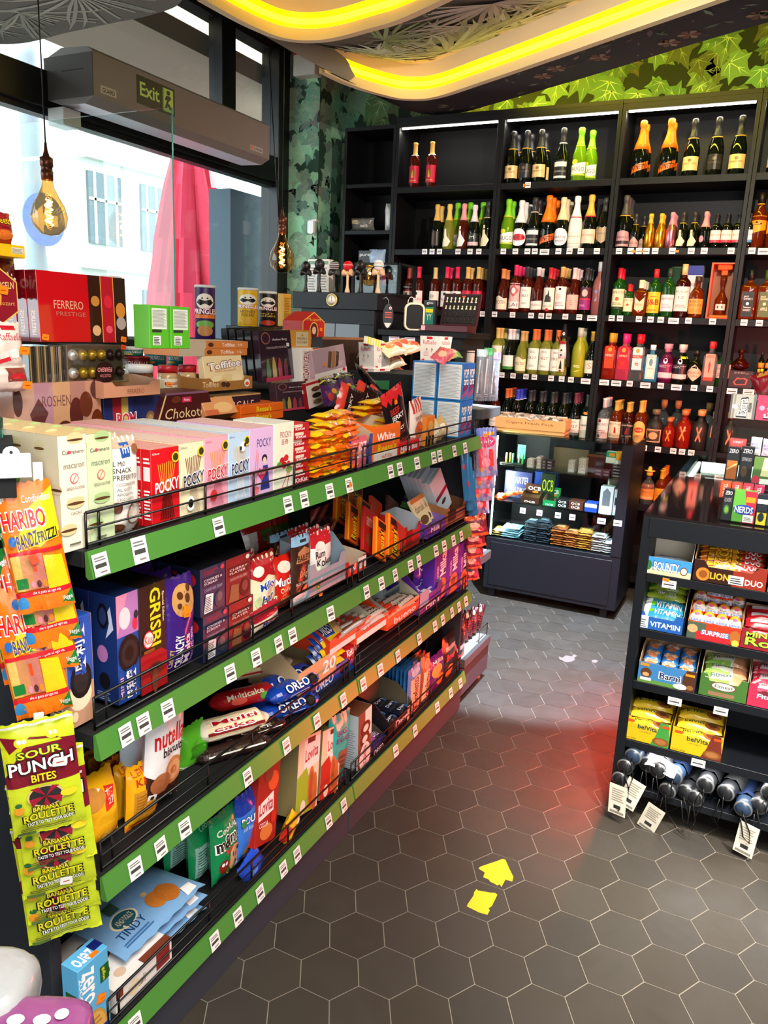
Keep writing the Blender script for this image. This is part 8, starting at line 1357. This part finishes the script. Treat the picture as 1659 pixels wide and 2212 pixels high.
b.add(vs, [(2*i, 2*i+2, 2*i+3, 2*i+1) for i in range(6)], 'f4f4f0', CARD, True); y = QY+.0; o = b.build('paper_sheet', None, (xu(1430, y, .25), y, .235), -.3, 0, .5); tag(o, 'curled blank white paper lying on the umbrellas', 'paper')
# acrylic rack of gum on the counter
xr = xu(1548, QY+.03, QZ); root = thing('gum_rack', 'clear acrylic tiered rack of gum and sweets on the counter', 'rack', (xr, QY+.02, QZ-.003))
b = MB(); 
for k in range(3): y0 = .02+.055*k; z0 = .0+.115*k; b.box(0, y0, z0+.0, .4, y0+.06, z0+.003, 'fff', ACR); b.box(0, y0, z0, .4, y0+.002, z0+.05, 'fff', ACR); b.box(0, y0+.058, z0, .4, y0+.06, z0+.16, 'fff', ACR)
b.build('tier', root); b = MB(); b.add([(0, .02, 0), (0, .2, 0), (0, .2, .4), (0, .15, .4)], [(0, 1, 2, 3)], 'fff', ACR); b.build('side_panel', root)
def gum(u0, u1, vt, vb, k, col, front, lb, name='gum_box', d=.03, fn=carton, **kw):
    y = QY+.045+.055*k; z = QZ+.0005+.115*k; o = placeY(fn, name, lb, 'sweets', u0, u1, vt, y, z, d, vb=None, h=(vb-vt)/720., col=col, front=front, **kw); return o
ZR = 'r 0 .8 1 1 16181c;t .15 .82 .85 .94 ZERO e8e8e8;'
gum(1556, 1577, 1058, 1128, 0, '20252a', ZR+'t .15 .6 .85 .72 CLASSIC aaa;e .45 .35 .3 .15 4a7a3a;e .45 .35 .2 .1 8ab84a', 'black chewing gum box reading ZERO with lime, lowest tier')
gum(1578, 1627, 1060, 1130, 0, '5aa03a', 'p .45 0 1 0 1 1 .45 1 .6 .5 c8243a;e .5 .4 .46 .16 1a3a9a;b .1 .3 .9 .5 NERDS fff;r .55 .65 .95 .82 ff8a1a;r .5 .02 .95 .25 f0ece4;l .55 .06 .9 .2 3 777', 'green and red candy box reading NERDS, lowest tier')
gum(1629, 1652, 1066, 1132, 0, '16202a', 'r 0 .7 1 .85 e8e0c8;r .1 0 1 .4 e8c82a;e .5 .25 .3 .15 1a2a3a', 'small dark blue and yellow candy tin, lowest tier')
gum(1654, 1690, 1070, 1134, 0, '3a5a6a', 'r .2 .2 .8 .5 8ab0c0', 'blue-green candy box at the photo edge, lowest tier')
for i in range(4): gum(1553+i*24, 1575+i*24, 1026, 1062, .55, ['c8502a', 'c04030', 'a82a44', '9a2448'][i], 'v .3 .1 .7 .9 RED_BULL f0c8c8', ['orange-red', 'red', 'crimson', 'magenta'][i]+' upright gum stick box between the tiers')
gum(1563, 1590, 945, 1020, 1, '1c2024', ZR+'p .1 .05 .9 .05 .9 .6 .1 .6 b8622a;p .1 .3 .9 .5 .9 .55 .1 .35 e8b878', 'chewing gum box reading ZERO with orange print, middle tier')
gum(1592, 1620, 948, 1026, 1, '1a1e24', ZR+'t .15 .6 .85 .7 ESPRESSO 999;e .4 .3 .25 .15 5a3a24', 'chewing gum box reading ZERO ESPRESSO, middle tier')
gum(1622, 1665, 978, 1035, 1, '5a7a3a', 'p .4 .3 1 .3 1 1 .5 1 e8d8a8;e .2 .15 .2 .15 c82a4a;r .4 .0 1 .2 f0ece0', 'green herbal sweets box at the photo edge, middle tier')
gum(1574, 1610, 926, 950, 1.8, 'c8343a', 'p .3 0 .7 0 .9 .5 1 1 0 1 .1 .5 d84a4a;t .2 .6 .8 .8 ORBIT f0d0d0', 'red shield-shaped sweets pack under the grey gum pack')
gum(1618, 1642, 922, 962, 1.7, 'c8c4c8', 't .1 .55 .9 .7 ABSOLUT 1a2a8a;t .15 .35 .85 .5 VODKA 1a2a8a;e .5 .85 .15 .08 e8c8a0', 'clear pouch reading ABSOLUT VODKA, left of two', fn=pillow, d=.012)
gum(1644, 1668, 924, 962, 1.7, 'c8b8c8', 't .1 .55 .9 .7 ABSOLUT 1a2a8a;t .15 .35 .85 .5 VODKA 1a2a8a', 'clear pouch reading ABSOLUT VODKA at the photo edge', fn=pillow, d=.012)
EX = 'v .3 .12 .68 .85 Extra f4f0e8 %s;v .72 .3 .85 .7 PROFESSIONAL %s;e .2 .5 .1 .1 %s'
gum(1573, 1628, 868, 922, 2.6, 'a8a49a', EX % ('26282a', '333', 'e8e8e8')+';r 0 0 .08 1 5a5a58;r .9 0 1 1 6a6a68', 'grey gum pack reading Extra on the top tier', 'gum_pack')
gum(1630, 1690, 870, 925, 2.6, 'b03a5a', EX % ('3a2028', '5a1a2a', 'e890a8'), 'pink gum pack reading Extra on the top tier', 'gum_pack')
placeY(pillow, 'crisps_bag', 'dark red glossy bag leaning in at the right photo edge', 'bag', 1640, 1720, 795, QY+.35, QZ, .06, vb=880, roll=-.4, col='8a1420', front='r .2 .9 .8 1 c88a3a;p .0 .5 1 .2 1 .0 0 0 1a1418')
# lit glass part of the counter
b = MB(); b.box(0, .85, QZ-.012, 1.5, 1.55, QZ-.006, 'fff', MATS['case_glass']); b.build('glass_top', cr)
b = MB(); b.box(.03, .86, QZ-.14, 1.47, 1.52, QZ-.135, 'c8d4d8', MATTE); b.build('display_floor', cr)
b = MB(); b.box(.034, .9, QZ-.05, .045, 1.5, QZ-.03, 'fff', LEDC); b.box(.05, 1.505, QZ-.08, 1.0, 1.515, QZ-.03, 'fff', LEDC); b.build('led_strip', cr)
for i in range(5): o = carton(.16, .05, .05, ['d8e0e4', 'b8d0e0', 'e4dce8', 'c8e0e8', 'e8e8ec'][i], '', '', 'r .1 .2 .6 .8 8aa8c0;r .7 .2 .9 .8 c89ab0').build('tobacco_carton', None, (QX+.16, QY+1.0+.09*i, QZ-.1345)); tag(o, 'pale tobacco carton under the lit counter glass, %s from the front' % ORD[i], 'box', 'cartons under the counter glass')
# ======================= hanging candy =======================
HAR = 'p 0 .8 .22 1 0 1 1a7a34;w .0 .86 .16 .93 Veggie fff;p .2 .55 .5 .8 1 .95 1 .6 .6 .5 f8d020;t .45 .85 .95 .91 Condividimi fff;b .04 .66 .8 .8 HARIBO e0202a fff;w .22 .5 .6 .64 BANDZ 4a3a8a f8e020;w .6 .54 .95 .64 FRIZZI 1a1a2a f0e020;r .02 .46 .98 .49 d0202a;p .04 .18 .2 .18 .2 .46 .04 .46 d8b860;p .2 .18 .38 .18 .38 .46 .2 .46 c88858;p .38 .18 .6 .18 .6 .46 .38 .46 c8786a;r .4 .32 .46 .42 f05018;p .6 .14 .98 .14 .95 .42 .62 .44 e8c818;r .06 .2 .26 .28 1a7a34;e .35 .22 .04 .03 e88a9a;e .45 .22 .04 .03 5a2a24;e .55 .22 .04 .03 f08a2a;r .0 .13 1 .17 d0202a;t .3 .135 .8 .165 che_si_gusta_ad_ogni_eta fff;r 0 0 1 .13 f07818;e .1 .08 .1 .06 3a8ac8;p .75 .02 1 .02 1 .14 1a7a34;t .8 .04 .98 .09 Veggie fff;e .15 .58 .07 .04 2a6ab8'
for i in range(5):
    du = [0, 14, 8, -6, -34][i]; dv = [0, 76, 136, 228, 150][i]
    place(pillow, 'gummy_bag', 'orange gummy candy bag reading HARIBO, '+['topmost of the hanging strip', 'second on the hanging strip', 'third on the hanging strip', 'lowest of the hanging strip', 'in the strip hanging further left'][i], 'bag', 48+du, 168+du, 1052+dv, -.03-.008*i-(.03 if i == 4 else 0), 1.0, .014, vb=1340+dv, face=True, roll=-.14, col='f07a14', front=HAR, fin=.03, seed=i+2, wr=1.4, group='hanging gummy bags', nx=14, ny=20)
SPB = 'r 0 .45 1 .8 7a1428;p 0 .8 0 .55 .3 .8 c8d020;p .1 .75 .4 .88 .75 .84 1 .72 1 .8 0 .9 7a1428;e .28 .84 .1 .045 f0d020;e .7 .87 .09 .04 f0d020;e .25 .85 .03 .02 fff;e .32 .85 .03 .02 fff;e .68 .88 .025 .018 fff;e .74 .88 .025 .018 fff;w .2 .7 .8 .78 SOUR e8e030 1a5a2a;w .06 .56 .94 .7 PUNCH f4f4f0 1a1414;b .34 .48 .68 .55 BITES f0e020 5a1020;e .5 .34 .26 .1 e0c088;e .5 .34 .23 .088 2a2a2a;p .5 .34 .3 .42 .42 .43 a01a34;p .5 .34 .7 .42 .6 .43 a01a34;p .5 .34 .3 .26 .27 .33 a01a34;p .5 .34 .7 .26 .73 .33 a01a34;p .5 .34 .45 .25 .55 .25 a01a34;e .82 .34 .12 .035 f0d82a;e .12 .26 .07 .035 e89a2a;e .12 .31 .05 .02 2a6a3a;b .3 .22 .66 .26 BANANA f0e020 2a1a1a;w .16 .14 .84 .22 ROULETTE e8dc2a 141414;w .2 .1 .84 .14 TASTE_TO_TEST_YOUR_ODDS! f4f4f0 222;l .1 .06 .8 .09 2 5a5a2a;r .05 .02 .3 .05 5a7a3a;r .0 .98 1 1 d8d8d8'
for i in range(5):
    du = [0, 22, 20, 30, 32][i]; dv = [0, 72, 130, 184, 226][i]
    place(pillow, 'sour_candy_bag', 'yellow-green sour candy bag reading SOUR PUNCH BITES, '+['topmost of its strip', 'second of its strip', 'third of its strip', 'fourth of its strip', 'lowest of its strip'][i], 'bag', 36+du, 190+du, 1595+dv, -.02-.007*i, .7, .014, vb=1846+dv, face=True, roll=-.07, col='c8d82a', front=SPB, fin=.035, seed=i+5, wr=1.5, finc='dce82a', group='hanging sour candy bags', nx=14, ny=18)
for (v0, v1, u, lb) in ((1000, 1060, 84, 'white plastic hanging strip above the orange gummy bags'), (1545, 1605, 88, 'white plastic hanging strip above the sour candy bags')):
    place(carton, 'clip_strip', lb, 'strip', u-10, u+12, v0, -.045, 1.2, .003, vb=v1, face=True, col='eceef0', front='e .5 .3 .15 .08 333')
place(carton, 'hanger_card', 'blank white hook card with round top at the left edge', 'card', -5, 70, 985, -.045, 1.2, .004, vb=1042, face=True, col='e8eaec', front='e .45 1 .25 .3 e8eaec;e .45 1.05 .05 .07 222')
place(carton, 'wire_bin', 'black plastic bin edge under the mouthwash bottle', 'bin', -60, 78, 965, -.07, 1.2, .1, vb=1090, face=True, col='14171a', m=MATTE)
def mouth(w, d, h, **k):
    b = MB(); r = w/2; b.lathe([(r*.9, 0), (r, .004), (r, h*.3), (r*.84, h*.34), (r*.80, h*.72), (r*.62, h*.78), (r*.62, h*.95), (r*.5, h), (0, h)], 20, '888', mat('mouthwash', '3f7a6a', .08, 0, .7, 1.4))
    art(b, 'r 0 0 1 1 f0f4f4;r 0 0 1 .35 9ac8dc;r 0 .35 1 .5 14181c;b .1 .72 .95 .92 LISTERINE 111;t .2 .56 .95 .66 ODOURS 334', lambda x, y, e: ((r*.86+e)*sin((x-.5)*2.8), -(r*.86+e)*cos((x-.5)*2.8), h*.34+h*.37*y), CARD, 10, 1, .001); return b
place(mouth, 'mouthwash_bottle', 'green mouthwash bottle with white label at the left photo edge', 'bottle', -52, 44, 790, -.10, 1.2, .08, vb=966, face=True)
JL = 'r 0 .82 1 1 6a7ac0;e .5 .72 .45 .12 c83a6a;w .1 .66 .9 .78 Jelly f0b0c8;r .55 .85 .85 .92 ff8a1a;p .15 .2 .35 .2 .35 .6 .15 .62 f04a5a;p .4 .18 .55 .18 .6 .58 .42 .6 f06a8a;p .62 .2 .85 .22 .85 .55 .65 .58 e83a3a;e .5 .3 .2 .1 f8a0b0;r 0 0 1 .12 8a9ac8;e .25 .15 .1 .05 d88a50;e .7 .16 .1 .05 8a5aa0'
for i in range(5): place(pillow, 'jelly_bag', 'pink and blue jelly string bag, %s from the top of the far strip' % ORD[i], 'bag', 1033-i*3, 1083-i*6, 932+i*40, .055-.012*i, 1.1, .03, vb=1042+i*28, face=True, roll=-.1, col='b8a0b8', front=JL, seed=i+3, wr=2.2, group='jelly bags on the far strip')
for i in range(3): place(pillow, 'jelly_bag', 'blue back of a jelly bag, %s in the far inner strip' % ORD[i], 'bag', 1004+i*6, 1026+i*5, 962+i*30, .02, 1.1, .01, vb=1090+i*22, face=True, roll=-.15, col='2a6a98', front='e .3 .6 .15 .05 a83050;e .6 .3 .15 .05 a83050', group='blue jelly bag backs')
for i in range(5): place(pillow, 'toffee_bag', 'maroon and orange shiny candy bag, %s from the top of the lower far strip' % ORD[i], 'bag', 1012+i*1, 1064-i*5, 1130+i*24, .05-.01*i, .9, .03, vb=1178+i*24, face=True, roll=-.2, col='7a2438', front='r 0 .8 1 1 d85a2a;e .4 .5 .3 .2 e8b8a0;e .7 .35 .15 .12 c83a4a;r 0 0 1 .15 d8602a', seed=i+1, wr=2.5, group='bags on the lower far strip')
for i in range(4): place(pillow, 'sweets_sack', 'dark maroon striped sweets sack, %s from the left on the far end base' % ORD[i], 'bag', 1004+i*9, 1026+i*8, 1300+i*2, -.05, .215, .06, h=.14, face=True, roll=.1*(i-1.5), col='3a141c', front='l .1 .15 .9 .75 7 6a2a38;e .4 .85 .2 .08 c8a080', seed=i+2, group='maroon sweets sacks')
# bottom left: paper rolls
for (u, v, dist, sx, sy, sz, c, lb, a) in [(-72, 2160, 1.0, .085, .06, .045, 'a4a8ac', 'clear-wrapped pack of white paper rolls at the bottom left corner', 'e .3 .3 .2 .05 4a4a9a'), (75, 2250, .95, .065, .05, .03, '8a4a80', 'purple patterned paper roll pack at the bottom left corner', 'e .3 .5 .1 .1 f4e8f4;e .6 .5 .1 .1 f4e8f4;e .8 .6 .08 .1 f4e8f4;r 0 .3 1 .4 8a3a9a')]:
    P_ = Vector((CX, 0, CZ))+ray(u, v)*dist/1.0*1.0; b = MB(); n = 20; m = 14; vs = []
    for j in range(m+1):
        ph = -pi/2+pi*j/m
        for i in range(n):
            th = 2*pi*i/n; q = Vector((math.copysign(abs(cos(ph)*cos(th))**.55, cos(th)), math.copysign(abs(cos(ph)*sin(th))**.55, sin(th)), math.copysign(abs(sin(ph))**.6, sin(ph)))); q *= 1+.05*noise.noise(q*4+Vector((u, 0, 0))); vs.append((q.x*sx, q.y*sy, q.z*sz+sz))
    b.add(vs, [(j*n+i, j*n+(i+1) % n, (j+1)*n+(i+1) % n, (j+1)*n+i) for j in range(m) for i in range(n)], c, FILM, True); art(b, a, lambda x, y, e: (-sx*.8+sx*1.6*x, -sy*.8+sy*1.6*y, sz*2+e+.002), FILM, 6, 6)
    if c[0] == 'c':
        for k in range(7):
            T = Matrix.Translation((-.05+.018*k, -.035+.008*k, sz*2.0-.003)); [b.lathe([(.0028, 0), (.0028, .001), (0, .0012)], 8, 'f4eef4', CARD, T @ Matrix.Translation((.008*cos(q*pi/4), .008*sin(q*pi/4), .003))) for q in range(8)]
    o = b.build('paper_roll_pack', None, (P_.x, P_.y, P_.z-sz), .5); tag(o, lb, 'paper rolls')
# ======================= air curtain, sensors, bulbs, glass screen =======================
root = thing('air_curtain', 'grey air curtain reading GUARD with an Exit sign sticker', 'air curtain', (-2.05, 3.0, 2.62)); L = 1.45
pr = [(0, .0), (0.0, .195), (-.03, .215), (-.2, .225), (-.30, .19), (-.33, .1), (-.30, .0), (-.22, -.025), (-.06, -.03)]
b = MB(); n = len(pr); vs = [(x, y, z) for y in (0, L) for x, z in pr]; b.add(vs, [tuple(range(n)), tuple(range(n, 2*n))[::-1]]+[(k, n+k, n+(k+1) % n, (k+1) % n) for k in range(n-2)]+[(n-1, 2*n-1, n, 0)], '8a8480', MATTE)
b.add([vs[n-2], vs[2*n-2], vs[2*n-1], vs[n-1]], [(0, 1, 2, 3)], 'dcd8e8', CARD)
art(b, 'r .03 .12 .1 .3 b8b2ae;b .038 .15 .093 .26 GUARD 1a1a1a;r .86 .1 .95 .24 b8b2ae;b .885 .13 .945 .21 SONNIGER 333;r .862 .12 .88 .22 e0602a', lambda x, y, e: (e, L*x, .195*y)); b.build('housing', root)
b = MB(); b.box(-.32, -.004, .0, -.0, .0, .19, '56524e', MATTE, .001); b.box(-.2, -.0055, .12, -.06, -.004, .124, '2a2826', MATTE); b.build('end_cap', root)
b = MB(); y0, y1, z0, z1 = .285, .565, .04, .172; b.box(.0005, y0, z0, .002, y1, z1, '14201c'); G_ = 'b8e07a'
art(b, 'b .07 .3 .58 .8 Exit %s;r .66 .08 .95 .92 %s;e .82 .78 .05 .09 14201c;p .72 .2 .78 .2 .82 .45 .9 .6 .86 .68 .76 .66 .72 .5 .77 .48 .8 .55 .76 .42 14201c;p .8 .4 .86 .36 .9 .18 .84 .18 .8 .32 14201c;r .66 .08 .7 .92 8ab85a' % (G_, G_), lambda x, y, e: (.0022+e, y0+(y1-y0)*x, z0+(z1-z0)*y)); tag(b.build('exit_sign', root), 'dark green Exit sign sticker with running man')
b = MB(); b.tube([(-.15, L-.2, .22), (-.17, L-.17, .25), (-.2, L-.1, .25), (-.25, L-.05, .2), (-.28, L, .12)], .006, 8, 'b88a4a', CARD); b.build('cable', root)
x = xu(660, 5.06, 2.9); z = zv(165, x, 5.06); root = thing('control_box', 'white box with a red switch high on the ivy wall', 'control box', (x, 5.063, z)); b = MB(); b.box(-.09, -.04, 0, .09, .055, .16, 'c8ccc4', CARD, .006); b.build('housing', root); b = MB(); b.box(-.09, -.045, .13, -.05, -.04, .175, 'c81a24'); b.build('switch', root)
x = xu(672, 5.1, 2.2); z = zv(505, x, 5.1); root = thing('motion_sensor', 'small white sensor on the ivy wall', 'sensor', (x, 5.1, z)); rbox(.05, .03, .09, .015, 'e8eae8').build('housing', root); b = MB(); b.box(.0, .0, .085, .04, .036, .1, 'd8d8d8'); b.build('bracket', root)
BG = sheet_glass('amber_bulb_glass', 'f4cf96', 1.6); FIL = mat('filament', 'ffc060', .5, emit='ffb45a', es=45)
def bulb(u, v, dist, cord_u, lb, s=1):
    P_ = Vector((CX, 0, CZ))+ray(u, v).normalized()*dist; root = thing('pendant_bulb', lb, 'light bulb', tuple(P_))
    b = MB(); b.lathe([(.001, -.075*s), (.03*s, -.07*s), (.055*s, -.045*s), (.063*s, -.01*s), (.055*s, .025*s), (.035*s, .06*s), (.021*s, .09*s), (.018*s, .115*s)], 24, 'fff', BG); tag(b.build('glass_bulb', root), 'amber glass')
    b = MB(); pts = []
    for k in range(60): t = k/59; pts.append((.013*s*cos(t*22), .013*s*sin(t*22), -.04*s+.09*s*t))
    b.tube(pts, .0016*s, 5, 'fff', FIL); tag(b.build('filament', root), 'glowing filament')
    b = MB(); b.lathe([(.02*s, .112*s), (.021*s, .14*s), (.019*s, .142*s), (.019*s, .155*s), (.022*s, .157*s), (.022*s, .185*s), (.012*s, .19*s), (.006*s, .21*s), (.004*s, .235*s)], 18, '6a3c28', METL); b.build('socket', root)
    b = MB(); b.tube([(0, 0, .23*s), (0, 0, (3.0 if inside((P_.x, P_.y), [(p[0], p[1]) for p in OUT]+[(3.38, -1.5)]) else 3.6)-P_.z)], .0025, 6, '111'); b.build('cord', root)
    l = bpy.data.lights.new('bulb_glow', 'POINT'); l.energy = 1.5; l.color = (1, .7, .4); l.shadow_soft_size = .01; o = bpy.data.objects.new('bulb_glow', l); COL.objects.link(o); o.location = P_; return P_
bulb(106, 462, 3.2, 92, 'large amber filament bulb hanging at the left in front of the blue sign', 1)
Pb = bulb(609, 556, 4.7, 600, 'amber filament bulb hanging left of the kendamas', 1.15)
b = MB(); q = Vector((CX, 0, CZ)); b.tube([q+ray(603, 485).normalized()*4.7, q+ray(594, 340).normalized()*4.75, q+ray(580, 100).normalized()*4.85], .003, 6, 'e8e0d0'); o = b.build('cable'); tag(o, 'thin white cable running up beside the smaller bulb', 'cable')
y = yu(372, -.95, 2.2); zt = zv(232, -.95, y); root = thing('glass_screen', 'clear glass screen with green edge in front of the window', 'glass screen', (-.95, y, 1.532))
b = MB(); b.box(-1.2, -.003, 0, 0, .003, zt-1.532, 'fff', CLEAR); b.build('pane', root)
b = MB(); b.box(-.0, -.003, 0, .002, .003, zt-1.532, '2a8a7a', mat('glass_edge', '3fa08c', .1, 0, .3)); tag(b.build('edge', root), 'green glass edge')
x = -2.3; p_ = U(140, 262, 0, x); b = MB(); b.box(-.05, -.06, -.03, .06, .05, .05, 'c8c8c4', CARD, .004); o = b.build('door_sensor', None, tuple(p_)); tag(o, 'small pale bracket below the dark window beam at left', 'bracket')
# ======================= floor marks =======================
def fl(pts, name, label, col, cat, z=.0012, m=MATTE):
    P_ = [U(u, v, 2, 0) for u, v in pts]; b = MB(); n = len(P_); c = sum(P_, Vector())/n
    b.add([(p.x-c.x, p.y-c.y, z) for p in P_]+[(p.x-c.x, p.y-c.y, .0001) for p in P_], [tuple(range(n))]+[(k, n+k, n+(k+1) % n, (k+1) % n) for k in range(n)], col, m); o = b.build(name, None, (c.x, c.y, 0)); return tag(o, label, cat)
q = lambda L_: [(960+a*200/1659, 1820+b_*200/1659) for a, b_ in L_]
fl(q([(612, 470), (640, 440), (840, 370), (950, 335), (1040, 298), (1090, 310), (1160, 470), (1235, 620), (1215, 700), (1095, 665), (1020, 800), (990, 750), (940, 770), (880, 728), (830, 715), (795, 665), (695, 622), (725, 540)]), 'floor_sticker', 'torn yellow arrowhead sticker on the tiles', 'dcb822', 'sticker')
fl(q([(575, 838), (600, 865), (700, 880), (820, 905), (900, 905), (948, 940), (850, 1140), (785, 1185), (812, 1218), (770, 1298), (620, 1255), (400, 1145), (430, 1090), (525, 950), (530, 900)]), 'floor_sticker', 'torn yellow square sticker piece below the arrowhead', 'dcb822', 'sticker')
q = lambda L_: [(1000+a*420/1659, 1240+b_*420/1659) for a, b_ in L_]
fl(q([(815, 705), (850, 715), (880, 695), (930, 705), (945, 685), (975, 700), (950, 715), (955, 735), (920, 750), (880, 755), (850, 740), (825, 730)]), 'sticker_residue', 'pale torn sticker residue on the far tiles', '6c6664', 'sticker')
fl(q([(1095, 740), (1130, 730), (1155, 745), (1135, 760), (1105, 755)]), 'sticker_residue', 'small pale residue spot right of the larger one', '6c6664', 'sticker')

# orange price stickers
def stick(start, fx, fy, w=.016, c='ff8a1a', rot=.1):
    for o in [o for o in COL.objects if o.get('label', '').startswith(start)][:1]:
        V = [v.co for v in o.data.vertices]; x0 = min(v.x for v in V); x1 = max(v.x for v in V); z1 = max(v.z for v in V); y0 = min(v.y for v in V)
        b = MB(); b.prism([(-w*.6, -w*.4), (w*.5, -w*.45), (w*.6, -w*.2), (w*.6, w*.4), (-w*.5, w*.45), (-w*.62, 0)], 0, .0004, c, CARD, Matrix.Translation((x0+(x1-x0)*fx, y0-.0018, z1*fy)) @ Matrix.Rotation(rot, 4, 'Y') @ Matrix.Rotation(pi/2, 4, 'X'))
        art(b, 'l .1 .3 .9 .8 1 b8480a', lambda x, y, e: (x0+(x1-x0)*fx-w*.4+w*.8*x, y0-.0023-e, z1*fy-w*.2+w*.4*y)); b.build('price_sticker', o)
for a in [('front glossy red', .04, .07), ('front glossy red', .93, .05), ('white coconut praline pack at', .85, .4, .02), ('lower white coconut', .8, .25, .02), ('dark red hexagonal', .6, .6, .02), ('red hexagonal', .8, .55), ('red-lidded spread jar with cream label, left', .6, .4), ('dark red low tin', .7, .4, .012, 'ff5a1a'), ('merci', .3, .55), ('white box with red edge', .75, .6), ('flared white praline box reading Raffaello, upper', .8, .7), ('flared white praline box reading Raffaello, standing', .8, .7), ('black and red jerky', .45, .78), ('red striped popcorn', .5, .45, .014, 'ff6a1a'), ('aubergine chocolate cocktails box, front', .85, .7, .014, 'e8e4e0'), ('aubergine chocolate cocktails box, lower', .85, .6, .014, 'e8e4e0'), ('purple stand-up cookie', .5, .62), ('clear-fronted box of gold', .9, .95, .014, 'ff4a1a'), ('pink and blue jelly string bag, first', .5, .85), ('light blue biscuit box', .7, .45, .016), ('yellow-green sour candy bag reading SOUR PUNCH BITES, topmost', .75, .62, .02, 'e4e4e4'), ('yellow-green sour candy bag reading SOUR PUNCH BITES, third', .6, .12, .018, 'e4e4e4'), ('orange gummy candy bag reading HARIBO, topmost', .45, .42, .014, 'ff4a1a', 1.2), ('pale green and white candy bag', .6, .12, .014)]: stick(*a)

bpy.data.scenes.remove(TSC)
